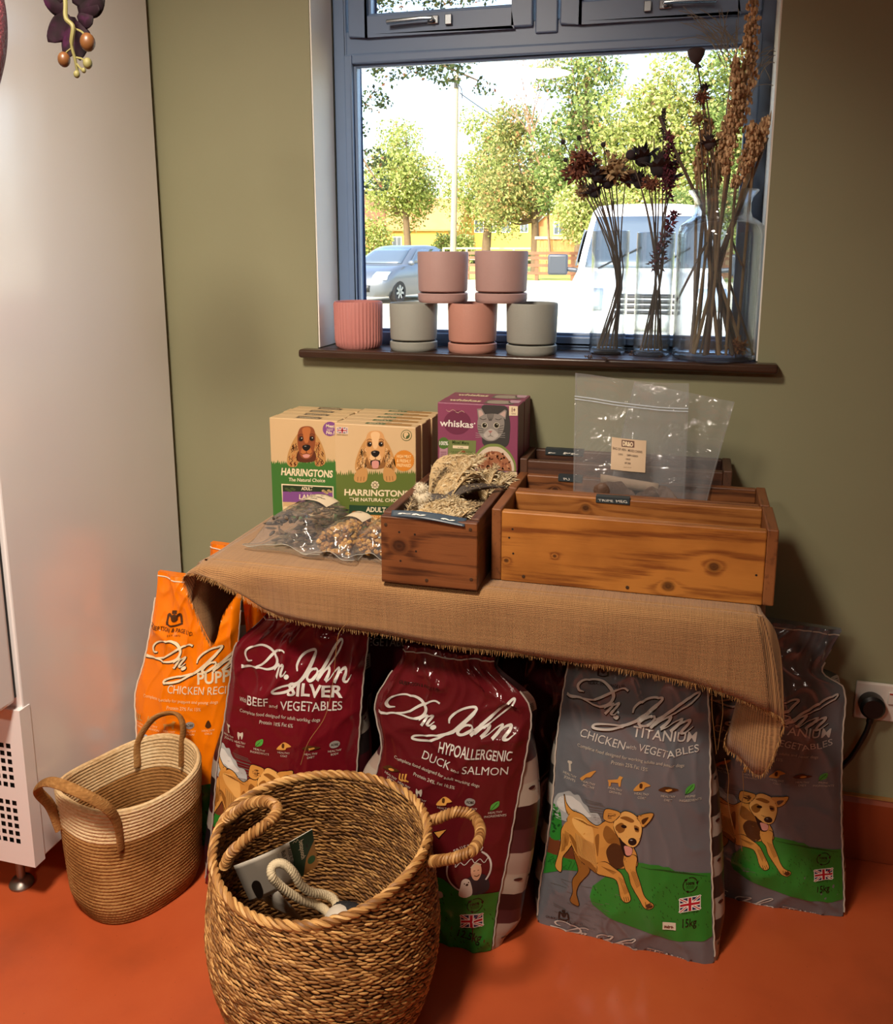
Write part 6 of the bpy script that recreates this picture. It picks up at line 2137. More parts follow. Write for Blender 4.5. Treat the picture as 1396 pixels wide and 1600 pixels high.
S_T1 = Sack((-.05, .125, -.4035), [(841, 1434, 1116, 1505), (846, 1380, 1114, 1440), (856, 1320, 1112, 1370), (866, 1240, 1109, 1290), (871, 1165, 1109, 1210), (880, 1095, 1108, 1140), (890, 1035, 1104, 1075), (900, 985, 1095, 1015), (912, 955, 1085, 975)], .115, .030, .0065, 1, gb=.022)
bT1 = sack('T1', S_T1, 'front grey dog food sack with running labrador in the light, under the cloth edge', GREY, GUS_G, aT, metal=0.25)
st = MB()
def stk(u, v, o):
    return S_T1.front(u, v, o)
uA, vA = S_T1.uv(1038, 1434); uB, vB = S_T1.uv(1058, 1427)
st.grid(lambda u, v: stk(lerp(uA, uB, u), lerp(vA, vB, v) , .0034), 6, 3)
sk = obj('price_sticker', st, M('sticker_paper', '#d9cdb8', 0.6), bT1)
a = Art(); a.scrawl(0, '#7a4a3a', .15, .75, .85, .75, .45, 3)
a.build('price', sk, homography([(0, 0), (1, 0), (1, 1), (0, 1)], [(uA, vB), (uB, vB), (uB, vA), (uA, vA)]), lambda u, v, o: stk(u, v, .0038 + o), INK_PAPER)
S_T2 = Sack((0.0, .12, -.212), [(1062, 1372, 1318, 1428), (1066, 1330, 1318, 1390), (1072, 1235, 1314, 1285), (1076, 1170, 1314, 1215), (1081, 1105, 1316, 1145), (1088, 1040, 1317, 1074), (1100, 1005, 1284, 1050), (1112, 980, 1300, 1015), (1130, 957, 1316, 985)], .105, .028, .008, 2, gb=.010)
sack('T2', S_T2, 'grey dog food sack with crumpled top standing against the wall by the socket', GREY, GUS_G, aT, lambda x, y: (lambda q: (q[0], q[1] * .955))(S_T1.uv(x, y)), metal=0.25)

# ---- red sack (silver)
aS = Art().crop(200, 840, 3.324)
logo(aS, [(605, 652), (985, 572), (1172, 690)], 'silver', None)
aS.text(4, 'silver', 'SILVER', 848, 784, 1130, 802, 60, .03)
aS.text(4, 'pale', 'With', 595, 828, 634, 831, 22); aS.text(4, 'silver', 'BEEF', 640, 836, 750, 842, 46, .005); aS.text(4, 'pale', 'and', 757, 846, 802, 848, 18); aS.text(4, 'silver', 'VEGETABLES', 815, 858, 1126, 868, 46, .005)
aS.text(4, 'pale', 'Complete food designed for adult working dogs', 597, 882, 1018, 918, 17); aS.text(4, 'pale', 'Protein 18% Fat 6%', 707, 930, 882, 944, 18)
icons(aS, [('bone', 535, 978, 'HEALTHY', 'JOINTS', .1), ('tooth', 603, 1000, 'HEALTHY', 'TEETH', .1), ('leaf', 710, 1026, 'HEALTHY', 'INGREDIENTS', .1), ('head', 838, 1036, 'HEALTHY', 'COAT', .05), ('bird', 975, 1046, 'HEALTHY', 'DIET', .03), ('disc', 1090, 1042, 'HEALTHY', 'BODY', .03)], 'pale', .95)
aS.affine([(485, 255), (862, 232), (300, 590)], [(655, 1182), (882, 1166), (535, 1420)])
labrador(aS); aS.plain()
RED = '#62101a'
GUS_R = ['#9a9086', '#3c1218', '#1c1416']
S_S = Sack((.12, .10, -.351), [(322, 1385, 548, 1400), (333, 1290, 553, 1310), (341, 1195, 556, 1216), (350, 1140, 561, 1141), (361, 1060, 567, 1062), (371, 1005, 575, 996), (405, 972, 574, 968), (420, 955, 570, 955)], .115, .030, .0070, 3, gb=.026)
sack('S', S_S, 'bright red dog food sack with beef and vegetables lettering behind the wicker basket', RED, GUS_R, aS, pipe='#a59a90')
# ---- maroon sack (duck and salmon)
aD = Art().crop(580, 1060, 5.369)
logo(aD, LOGO_REF, 'silver', None)
aD.text(4, 'silver', 'HYPOALLERGENIC', 597, 552, 1195, 648, 86, .012)
aD.text(4, 'silver', 'DUCK', 455, 610, 690, 690, 66); aD.text(4, 'pale', 'and', 705, 692, 775, 706, 24); aD.text(4, 'silver', 'SALMON', 800, 715, 1162, 762, 66)
aD.text(4, 'pale', 'Complete food designed for adult working dogs', 215, 628, 940, 836, 25); aD.text(4, 'pale', 'Protein 24%, Fat 10.5%', 388, 748, 735, 850, 26)
aD.text(4, 'dark', 'GILBERTSON & PAGE LTD', 250, 12, 600, 62, 26)
aD.crop(560, 980, 3.077)
icons(aD, [('bird', 168, 658, 'HEALTHY', 'DIET', .4), ('gut', 238, 690, 'HEALTHY', 'TUMMY', .35), ('tooth', 316, 748, 'HEALTHY', 'TEETH', .3), ('head', 434, 790, 'HEALTHY', 'COAT', .2), ('disc', 556, 795, 'HEALTHY', 'BODY', .15), ('leaf', 668, 832, 'HEALTHY', 'INGREDIENTS', .1)], 'pale', .95)
aD.poly(2, 'cloud', [(80, 760), (110, 735), (140, 760), (170, 750), (200, 800), (160, 850), (90, 830)], True)
aD.poly(2, 'green', [(300, 1120), (380, 1145), (430, 1160), (500, 1215), (560, 1235), (690, 1272), (700, 1640), (300, 1600)])
for q in range(50):
    x, y = random.Random(q).uniform(360, 660), random.Random(q + 99).uniform(1180, 1540)
    if y > 1180 + (x - 360) * .3: aD.stroke(3, 'green_dark', [(x, y), (x + 5, y + 10)], 4, smooth=False)
aD.poly(3, 'tan', [(330, 950), (375, 940), (380, 985), (360, 1030), (330, 1030)], True); aD.poly(4, 'tan', [(384, 935), (446, 922), (410, 962)]); aD.stroke(5, 'black', [(384, 935), (446, 922), (410, 962), (384, 935)], 4, smooth=False)
for a0, a1 in ((108, 232), (-52, 40)):
    aD.arc(4, 'silver', 548, 1118, 100, a0, a1, 8)
for ch, an in zip('TRUSTED BY', range(-122, -50, 8)):
    if ch != ' ':
        x, y = 548 + 103 * math.cos(math.radians(an)), 1118 + 103 * math.sin(math.radians(an))
        d = (-math.sin(math.radians(an)), math.cos(math.radians(an)))
        aD.text(4, 'silver', ch, x - d[0] * 5, y - d[1] * 5, x + d[0] * 6, y + d[1] * 6, 20, .02)
aD.stroke(4, 'silver', [(470, 1085), (490, 1070), (488, 1100), (510, 1080), (530, 1095), (560, 1070), (575, 1090), (600, 1075), (618, 1095), (638, 1072)], 3.5)
aD.poly(3, 'navy', [(530, 1170), (580, 1150), (622, 1160), (640, 1215), (620, 1245), (560, 1240), (530, 1225)], True)
aD.poly(4, 'skin', [(560, 1110), (578, 1092), (600, 1100), (606, 1140), (592, 1172), (572, 1172), (560, 1145)], True); aD.stroke(5, '#b8a58c', [(560, 1112), (580, 1094), (602, 1104)], 8); aD.stroke(5, 'brown', [(574, 1152), (585, 1156), (596, 1150)], 4); aD.rect(5, 'brown', 570, 1126, 578, 1129); aD.rect(5, 'brown', 588, 1126, 596, 1129)
aD.poly(5, 'wool', [(512, 1190), (520, 1165), (540, 1160), (556, 1180), (562, 1240), (505, 1240)], True); aD.ell(6, 'dark', 541, 1190, 6); aD.ell(6, 'dark', 530, 1182, 3); aD.ell(6, 'dark', 548, 1180, 3)
recycle(aD, 575, 1295, 34, 'black')
aD.flag(4, 512, 1336, 606, 1396, dy=10, skew=0)
aD.textmid(5, 'black', 'MADE IN THE UK', 552, 1412, 80, 8, .12); aD.text(5, 'black', '12.5kg', 488, 1447, 596, 1482, 40, .01)
aD.poly(4, '#b0a698', [(368, 1217), (420, 1220), (424, 1248), (368, 1246)], True)
MAR = '#571419'
GUS_D = ['#a89c8e', '#a08c80', '#4a262a', '#2e1216']
S_D = Sack((0.0, .15, -.491), [(600, 1405, 769, 1485), (592, 1330, 778, 1410), (585, 1270, 792, 1340), (586, 1225, 806, 1260), (598, 1165, 823, 1170), (588, 1098, 829, 1118), (612, 1052, 816, 1085), (628, 1028, 776, 1046), (632, 1006, 773, 1026)], .115, .030, .0075, 4, gb=.046)
sack('D', S_D, 'maroon dog food sack with duck and salmon lettering between the basket and the grey sack', MAR, GUS_D, aD, pipe='#a89c92')
# ---- orange sacks (puppy)
aO = Art().crop(200, 840, 3.324)
logo(aO, [(100, 608), (508, 545), (640, 655)], 'cream', 'brown')
aO.crest(4, 'brown', 260, 402, 36)
aO.text(4, 'brown', 'GILBERTSON & PAGE LTD.', 122, 454, 364, 486, 20, .01); aO.textmid(4, 'brown', 'EST 1873', 262, 492, 60, 8, .1)
aO.text(4, 'cream', 'PUPPY', 386, 734, 580, 738, 60, .025); aO.text(4, 'cream', 'CHICKEN RECIPE', 236, 774, 560, 806, 42)
aO.text(4, '#f0c890', 'Complete specially for puppies and young dogs', 100, 806, 480, 846, 16); aO.text(4, '#f0c890', 'Protein 27% Fat 15%', 232, 858, 400, 876, 18)
icons(aO, [('gut', 68, 918, 'HEALTHY', 'TUMMY', .15), ('gut', 150, 920, 'HEALTHY', 'DIGESTION', .15), ('dog', 244, 942, 'HEALTHY', 'GROWTH', .1), ('disc', 346, 945, 'HEALTHY', 'BRAIN', .08), ('drop', 434, 950, 'HEALTHY', 'OILS', .05)], '#f0c890', .9)
aO.poly(2, '#aab4bc', [(70, 1010), (120, 1000), (140, 1040), (110, 1080), (60, 1060)], True)
aO.poly(2, 'green', [(20, 1240), (120, 1250), (300, 1246), (460, 1262), (520, 1700), (20, 1700)]); aO.poly(3, 'wool', [(345, 1370), (362, 1385), (350, 1400), (340, 1385)], True)
for q in range(30):
    x, y = random.Random(q).uniform(300, 470), random.Random(q + 50).uniform(1265, 1600)
    aO.stroke(3, 'green_dark', [(x, y), (x + 8, y + 14)], 7, smooth=False)
ORG = '#e8780a'
S_O = Sack((.10, .18, -.232), [(224, 1330, 337, 1345), (217, 1210, 345, 1230), (214, 1130, 350, 1145), (213, 1082, 357, 1090), (226, 1035, 368, 1045), (236, 985, 372, 1000), (245, 925, 376, 945), (247, 893, 378, 912)], .085, .026, .0075, 5, gb=.012)
sack('O', S_O, 'front orange puppy food sack standing beside the fridge', ORG, ['#d0c4b4', '#c86a10'], aO, lines=False, pipe='#e0d2bc')
S_O2 = Sack((0, .06, -.155), None, .075, .02, .005, 6, world=[((-1.12, -.150, 0), (-.90, -.150, 0)), ((-1.125, -.145, .2), (-.895, -.145, .2)), ((-1.115, -.137, .45), (-.905, -.137, .45)), ((-1.105, -.130, .58), (-.915, -.130, .58)), ((-1.100, -.128, .652), (-.915, -.128, .645))])
sack('O2', S_O2, 'second orange sack showing only its top edge behind the front orange one', ORG, ['#d0c4b4', '#c86a10'], None, lines=False, pipe='#e0d2bc')
# ---- two sacks in the shadow behind the front row
aB = Art()
aB.crop(0, 0, 1)
aB.text(4, 'silver', 'SILVER', 572, 986, 652, 990, 16, .03); aB.text(4, 'silver', 'VEGETABLES', 570, 1003, 652, 1005, 12, .005)
S_B = Sack((0, .08, -.262), None, .10, .024, .005, 7, world=[((-.740, -.262, 0), (-.430, -.262, 0)), ((-.745, -.246, .2), (-.425, -.246, .2)), ((-.735, -.228, .42), (-.435, -.228, .42)), ((-.715, -.218, .55), (-.455, -.218, .55)), ((-.70, -.211, .64), (-.47, -.211, .64))])
sack('B', S_B, 'dark red sack in the shade behind the bright red one', '#48101a', GUS_R, aB)
S_B3 = Sack((0, .08, -.255), None, .09, .022, .006, 8, world=[((-.385, -.225, 0), (-.105, -.225, 0)), ((-.39, -.209, .2), (-.10, -.209, .2)), ((-.38, -.191, .42), (-.11, -.191, .42)), ((-.36, -.181, .55), (-.13, -.181, .55)), ((-.35, -.174, .62), (-.145, -.174, .62))])
sack('B3', S_B3, 'dark maroon sack in the shade between the maroon and the front grey sack', '#3c1016', GUS_R, None)
# ================================================================== woven seagrass basket with toys
WB = (-0.572, -0.715)
def wr_(z):
    return np.interp(z, [0, .03, .08, .14, .20, .26, .31, .365], [.150, .166, .185, .199, .203, .198, .191, .186])
wb = thing('wicker_basket', (WB[0], WB[1], 0), 'large round woven seagrass basket with rope handles in the foreground', 'basket')
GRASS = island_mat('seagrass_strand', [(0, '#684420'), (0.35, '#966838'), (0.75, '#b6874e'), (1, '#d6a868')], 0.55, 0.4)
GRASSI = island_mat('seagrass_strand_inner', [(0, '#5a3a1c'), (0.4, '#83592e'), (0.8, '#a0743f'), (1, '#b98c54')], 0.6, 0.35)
CORE = M('basket_core', '#4a2d14', 0.9)
WH = 0.362
def dip(a, z):
    """the rim sags towards the front"""
    return z * (1 - .075 * max(0.0, math.cos(a + 1.75)) ** 1.3 * (z / WH) ** 1.5)
def spindle(m, c, d, up, L, r1, r2, n=5):
    """a tapering strand lying on the weave"""
    sd = d.cross(up)
    pts = []
    for t, k in ((-.5, .25), (-.28, .85), (0, 1.0), (.28, .85), (.5, .25)):
        b = c + d * (L * t) - up * (0.0016 * (2 * t) ** 2)
        for q in range(n):
            a = 2 * PI * q / n
            pts.append(b + sd * (math.cos(a) * r1 * k) + up * (math.sin(a) * r2 * k))
    fs = []
    for j in range(4):
        for q in range(n):
            fs.append((j * n + q, j * n + (q + 1) % n, (j + 1) * n + (q + 1) % n, (j + 1) * n + q))
    fs.append(tuple(range(n))[::-1]); fs.append(tuple(range(4 * n, 5 * n)))
    m.add(pts, fs)
def weave(inner):
    m = MB()
    rows = 46
    for j in range(rows):
        z = 0.006 + (WH - 0.010) * j / (rows - 1)
        rad = float(wr_(z)) - (0.0085 if inner else 0)
        n = int(2 * PI * rad / 0.0112)
        sl = (float(wr_(z + .01)) - float(wr_(z - .01))) / .02
        for i in range(n):
            a = 2 * PI * (i + (0.5 if j % 2 else 0) + R.uniform(-.15, .15)) / n
            e = Vector((math.cos(a), math.sin(a), 0))
            t = Vector((-math.sin(a), math.cos(a), 0))
            nrm = (e - Vector((0, 0, sl))).normalized()
            if inner: nrm = -nrm
            tilt = 0.34 + R.uniform(-.22, .22)
            d = (t * math.cos(tilt) - Vector((0, 0, 1)) * math.sin(tilt) * (1 if not inner else -1)).normalized()
            d = (d - nrm * d.dot(nrm)).normalized()
            zz = dip(a, z) + 0.0022 * math.sin(7 * a + j * .7) + R.uniform(-.0008, .0008)
            c = Vector((WB[0], WB[1], zz)) + e * (rad + R.uniform(-.0008, .0012))
            spindle(m, c, d, nrm, R.uniform(.017, .025), R.uniform(.0021, .0031), .0019)
    return m
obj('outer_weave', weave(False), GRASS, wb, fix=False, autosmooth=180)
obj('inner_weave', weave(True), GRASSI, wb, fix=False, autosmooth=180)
m = MB()
prof = [(0, .002), (.150, .002)] + [(float(wr_(z)) - .0028, z) for z in np.linspace(.006, WH, 24)] + [(float(wr_(z)) - .0062, z) for z in np.linspace(WH, .010, 24)] + [(0, .010)]
m.lathe(prof, (WB[0], WB[1], 0), 72)
m.v = [(x, y, dip(math.atan2(y - WB[1], x - WB[0]), z)) for x, y, z in m.v]
obj('basket_wall', m, CORE, wb)
def rope(m, path, rad, strands, turns, srad, n=7, closed=False):
    P = [Vector(p) for p in path]
    N_ = len(P)
    for s in range(strands):
        out = []
        for i, p in enumerate(P):
            a_ = P[(i - 1) % N_] if closed or i else P[0]
            b_ = P[(i + 1) % N_] if closed or i < N_ - 1 else P[-1]
            T = (b_ - a_).normalized()
            u = Vector((0, 0, 1)) - T * T.z
            u = u.normalized() if u.length > .05 else T.orthogonal().normalized()
            v = T.cross(u)
            an = 2 * PI * (s / strands + turns * i / (N_ if closed else N_ - 1))
            out.append(p + (u * math.cos(an) + v * math.sin(an)) * rad)
        m.tube(out, srad, n, closed=closed)
ring_ = [(WB[0] + (float(wr_(WH)) - .003) * math.cos(2 * PI * i / 420), WB[1] + (float(wr_(WH)) - .003) * math.sin(2 * PI * i / 420), dip(2 * PI * i / 420, WH) + .002 + .003 * math.sin(4 * PI * i / 420 + 1.2)) for i in range(420)]
m = MB(); rope(m, ring_, .0042, 3, 26, .0044, closed=True)
obj('braided_rim', m, GRASS, wb, fix=False)
HND = island_mat('wrapped_handle', [(0, '#7a5028'), (.4, '#9c6e3c'), (1, '#c79a60')], .5, .4)
def handle(pts, parent, rad=.0085):
    m = MB()
    P = [Vector(tuple(p)) for p in cr([tuple(p) for p in pts], 40)]
    acc = sum((P[i] - P[i - 1]).length for i in range(1, len(P)))
    m.tube(P, rad * .72, 12)
    # close slanting wraps of seagrass round a core
    step = max(1, int(acc / .0062))
    for k in range(step):
        f = (k + .5) / step * (len(P) - 1)
        i = min(len(P) - 2, max(1, int(f)))
        c = P[i].lerp(P[i + 1], f - i) if i + 1 < len(P) else P[i]
        T = (P[i + 1] - P[i - 1]).normalized()
        u = T.orthogonal().normalized(); v = T.cross(u)
        k1 = .42
        loop = []
        for q in range(18):
            a = 2 * PI * q / 18
            loop.append(c + (u * math.cos(a) + v * math.sin(a)) * rad * .80 + T * (.0030 * math.sin(a + 1.0) * 1.6))
        m.tube(loop, .0031 * R.uniform(.85, 1.15), 6, closed=True)
    return obj('handle', m, HND, parent, fix=False)
handle([atz(352, 1352, .345), atz(362, 1332, .372), atz(392, 1305, .405), atz(425, 1280, .425), atz(432, 1262, .432), atz(415, 1252, .428), atz(385, 1258, .405), atz(358, 1278, .372), atz(346, 1292, .345)], wb)
handle([atz(664, 1284, .345), atz(685, 1279, .368), atz(712, 1269, .385), atz(738, 1274, .385), atz(751, 1297, .38), atz(742, 1325, .372), atz(718, 1338, .365), atz(692, 1344, .358), atz(672, 1346, .345)], wb)
m = MB()
tg = [atz(663, 1436, .24), atz(668, 1434, .24), atz(676, 1500, .115), atz(668, 1507, .11)]
m.add([tg[0], tg[1], tg[2], tg[3]], [(0, 1, 2, 3)])
tag_o = obj('swing_tag', m, M('tag_card', '#cfc6ba', 0.6), wb, solid=.0008)
m = MB(); m.tube([atz(667, 1350, .345), atz(668, 1400, .285), atz(666, 1437, .24)], .0008, 5); obj('tag_string', m, M('white_string', '#cfc6ba', 0.8), tag_o)

# toys in the basket
ROPE = M('cotton_rope', '#d6c3a0', 0.85, var=0.12, vscale=120, bump=0.3, bscale=200)
toy = thing('rope_toy', tuple(atz(470, 1400, .19)), 'white twisted rope dog toy with a black knotted end inside the basket', 'dog toy')
K = lambda x, y, z: atz(x / 5.584 + 350, y / 5.584 + 1280, z)
pth = [K(1000, 800, .150), K(960, 700, .165), K(870, 655, .180), K(760, 635, .200), K(670, 570, .225), K(610, 470, .250), K(540, 400, .266), K(470, 385, .272), K(415, 425, .268), K(420, 500, .255), K(480, 570, .232), K(580, 650, .205), K(690, 710, .184), K(800, 745, .165), K(880, 790, .155), K(930, 850, .145)]
m = MB(); rope(m, [tuple(p) for p in cr([tuple(p) for p in pth], 14)], .0040, 3, 24, .0044, 9)
obj('rope_loop', m, ROPE, toy, fix=False)
m = MB()
pk = [tuple(p) for p in cr([tuple(K(1000, 790, .152)), tuple(K(1080, 790, .158)), tuple(K(1160, 820, .160)), tuple(K(1230, 880, .15))], 14)]
rope(m, pk, .0075, 4, 5, .0080, 9)
obj('black_knot', m, M('black_rope', '#17161a', 0.8, bump=0.4, bscale=150), toy, fix=False)
m = MB(); m.ball(K(1020, 905, .140), .032, 24, 14); tb_ = obj('toy_ball', m, M('white_rubber', '#cfc4b4', 0.45)); tag(tb_, 'white rubber ball peeking over the near rim inside the basket', 'ball')
CARDW = M('card_white', '#c9bfb0', 0.5)
def quad_card(name, q, label, cat, art, mats=CARDW):
    t = thing(name, tuple(sum((Vector(p) for p in q), Vector()) / 4), label, cat)
    A, B, C_, D = [Vector(p) for p in q]
    n = (B - A).cross(D - A).normalized()
    if n.dot(Vector(camv) - A) < 0: n = -n
    def f(u, v, o=0.0):
        return (A * (1 - u) + B * u) * (1 - v) + (D * (1 - u) + C_ * u) * v + n * (o + .010 * math.sin(PI * u) * 0.6)
    m = MB(); m.grid(lambda u, v: f(u, v), 10, 10)
    obj('card', m, mats, t, solid=.0008)
    art.build('card_print', t, np.eye(3), lambda u, v, o: f(u, v, o + .0008), INK_CARD, cell=(.1, .1))
    return t
ac = Art()
ac.poly(0, '#1f3a24', [(.70, 0), (1, 0), (1, .42), (.84, 1), (.62, 1), (.70, .45)], False)
ac.poly(1, '#b07a3c', [(1, .30), (1, 1), (.78, 1), (.86, .62)])
ac.ell(2, '#2c5a2c', .925, .74, .055, .10)
ac.text(2, 'cream', 'betapooch', .815, .10, .80, .58, .06, .02)
ac.text(1, 'dark', 'Knot Rope,', .66, .12, .655, .62, .05, .01); ac.text(1, 'dark', 'Ball & Tug', .58, .12, .575, .58, .05, .01); ac.text(1, 'grey', '30cm', .52, .12, .52, .3, .03)
ac.ell(2, 'dark', .90, .33, .012, .05); ac.stroke(2, 'cream', [(.74, .07), (.76, .03), (.78, .08), (.80, .03), (.81, .07)], .008)
ac.poly(1, 'dark', [(.10, .62), (.16, .50), (.22, .60), (.20, .9), (.12, .95)], True)
quad_card('toy_card', [atz(365, 1353, .265), atz(488, 1295, .318), atz(497, 1351, .225), atz(392, 1412, .165)], 'large white and green cardboard toy packaging leaning in the basket', 'packaging', ac)
ac2 = Art(); ac2.poly(0, '#2c5a2c', [(0, 0), (.3, 0), (.25, .25), (0, .3)]); ac2.text(1, 'dark', 'Knot Rope', .1, .55, .5, .55, .1)
for q in range(5):
    ac2.rect(0, '#a89c8c', .15, .6 + .07 * q, .8, .62 + .07 * q)
ac2.ell(0, '#8a1c24', .55, .4, .04)
quad_card('toy_card', [K(285, 495, .215), K(400, 545, .205), K(700, 880, .13), K(330, 700, .14)], 'smaller white toy card leaning in front of the large one', 'packaging', ac2)

# ================================================================== two tone jute basket
JC, JA = (-1.096, -0.510), math.radians(68)
jb = thing('jute_basket', (JC[0], JC[1], 0), 'oval two tone jute basket with cream rim beside the fridge', 'basket')
def jute_mat(name, c0, c1, c2):
    t = NT(name)
    v = t.coords('Object', (1, 1, 1))
    n1 = t.n('ShaderNodeTexNoise', Scale=9.0, Detail=4.0); t.l(v, n1.inputs['Vector'])
    v2 = t.coords('Object', (120, 120, 340))
    n2 = t.n('ShaderNodeTexNoise', Scale=1.0, Detail=3.0); t.l(v2, n2.inputs['Vector'])
    mm = t.n('ShaderNodeMath', operation='MULTIPLY_ADD'); mm.inputs[1].default_value = .6
    t.l(n2.outputs['Fac'], mm.inputs[0]); t.l(n1.outputs['Fac'], mm.inputs[2])
    t.l(t.ramp(mm.outputs[0], [(.5, c0), (.8, c1), (1.05, c2)]), t.b.inputs['Base Color'])
    t.b.inputs['Roughness'].default_value = .9; t.b.inputs['Specular IOR Level'].default_value = .15
    t.l(t.bump(n2.outputs['Fac'], .7, .003), t.b.inputs['Normal'])
    return t.m
JT, JCM = jute_mat('jute_tan', '#6b4724', '#94683a', '#ad8250'), jute_mat('jute_cream', '#a88458', '#cdae82', '#dcc49c')
JH = 0.268
def joval(a, z, out=0.0):
    k = sstep(-.03, .05, z)
    ra = lerp(.130, .144, z / JH) * (.86 + .14 * k) + out
    rb = lerp(.110, .119, z / JH) * (.86 + .14 * k) + out
    e = 2.5
    c, s = math.cos(a), math.sin(a)
    rr = 1 / ((abs(c) ** e + abs(s) ** e) ** (1 / e))
    x, y = ra * c * rr, rb * s * rr
    return JC[0] + x * math.cos(JA) - y * math.sin(JA), JC[1] + x * math.sin(JA) + y * math.cos(JA)
def rimdip(a):
    return 0.010 * math.cos(2 * a)      # the two handle ends stand a little higher
ROWS = 34
def coil(z0r, z1r, inner):
    m = MB()
    na = 260
    ph = 5
    prof = []
    for j in range(z0r, z1r):
        for q in range(ph):
            prof.append((j, q / ph))
    prof.append((z1r, 0))
    def fn(u, v):
        i = int(round(v * (len(prof) - 1)))
        j, q = prof[i]
        a = 2 * PI * u
        z = JH * (j + q) / ROWS
        bump_ = .0021 * math.sin(PI * q) ** .7 + .0006 * math.sin(150 * a + (PI if j % 2 else 0)) * math.sin(PI * q)
        x, y = joval(a, z, (-.0085 - bump_ * .8) if inner else bump_)
        return (x, y, z * (1 + rimdip(a) / JH * (z / JH)) + .001)
    m.grid(fn, na, len(prof) - 1, closed_u=True, flip=inner)
    return m
SPL = 25
m = coil(0, SPL, False); mi_ = coil(2, SPL, True)
k_ = m.add(mi_.v, mi_.f)
def jdisc(z, out):
    pts = [(JC[0], JC[1], z)] + [(*joval(2 * PI * i / 120, z, out), z) for i in range(120)]
    return pts, [(0, 1 + i, 1 + (i + 1) % 120) for i in range(120)]
m.add(*jdisc(.0015, .0)); m.add(*jdisc(.014, -.006))
obj('jute_body', m, JT, jb, fix=False)
m = coil(SPL, ROWS, False); mi_ = coil(SPL, ROWS, True); m.add(mi_.v, mi_.f)
rim = []
for i in range(160):
    a = 2 * PI * i / 160
    x, y = joval(a, JH, -.004)
    rim.append((x, y, JH + rimdip(a) + .001))
m.tube(rim, .0048, 9, closed=True)
obj('cream_band', m, JCM, jb, fix=False)
def strap(pts, w=.011, th=.0045):
    m = MB()
    m.tube([tuple(p) for p in cr([tuple(p) for p in pts], 10)], w, 14, flat=.42)
    return obj('handle', m, JT, jb)
def jw(a_deg, z, out):
    a = math.radians(a_deg)
    x, y = joval(a, z, out)
    return (x, y, z + rimdip(a) * z / JH)
strap([jw(232, .190, .004), jw(232, .225, .006), jw(231, .262, .012), jw(227, .300, .024), jw(217, .328, .030), jw(200, .338, .030), jw(183, .330, .032), jw(168, .306, .036), jw(160, .280, .030), jw(159, .245, .014), jw(160, .190, .004)])
strap([jw(0, .215, -.014), jw(0, .262, -.012), jw(4, .296, -.002), jw(14, .314, .004), jw(28, .316, .004), jw(42, .306, 0), jw(54, .270, -.010), jw(56, .215, -.014)])
# ================================================================== outside the window
GZ = -0.15
def ground_mat():
    t = NT('gravel_yard')
    v = t.coords('Object')
    n1 = t.n('ShaderNodeTexNoise', Scale=.35, Detail=6.0); t.l(v, n1.inputs['Vector'])
    n2 = t.n('ShaderNodeTexNoise', Scale=9.0, Detail=5.0); t.l(v, n2.inputs['Vector'])
    mm = t.n('ShaderNodeMath', operation='MULTIPLY_ADD'); mm.inputs[1].default_value = .5
    t.l(n2.outputs['Fac'], mm.inputs[0]); t.l(n1.outputs['Fac'], mm.inputs[2])
    t.l(t.ramp(mm.outputs[0], [(.5, '#b3a98c'), (.75, '#cfc5a6'), (1.0, '#ddd4ba')]), t.b.inputs['Base Color'])
    t.b.inputs['Roughness'].default_value = .95
    t.l(t.bump(n2.outputs['Fac'], .4, .02), t.b.inputs['Normal'])
    return t.m
m = MB(); m.box((-90, TH + .01, GZ - .1), (60, 160, GZ))
struct('ground', m, ground_mat(), smooth=False)
def verge_mat():
    t = NT('verge_grass')
    v = t.coords('Object')
    n1 = t.n('ShaderNodeTexNoise', Scale=1.5, Detail=6.0); t.l(v, n1.inputs['Vector'])
    t.l(t.ramp(n1.outputs['Fac'], [(.3, '#6d7a34'), (.7, '#a5a852')]), t.b.inputs['Base Color'])
    t.b.inputs['Roughness'].default_value = .95
    return t.m
m = MB(); m.box((-80, 36.2, GZ), (50, 130, GZ + .03)); tag(struct('lawn', m, verge_mat(), smooth=False), 'sunlit grass beyond the paddock fence', 'grass')

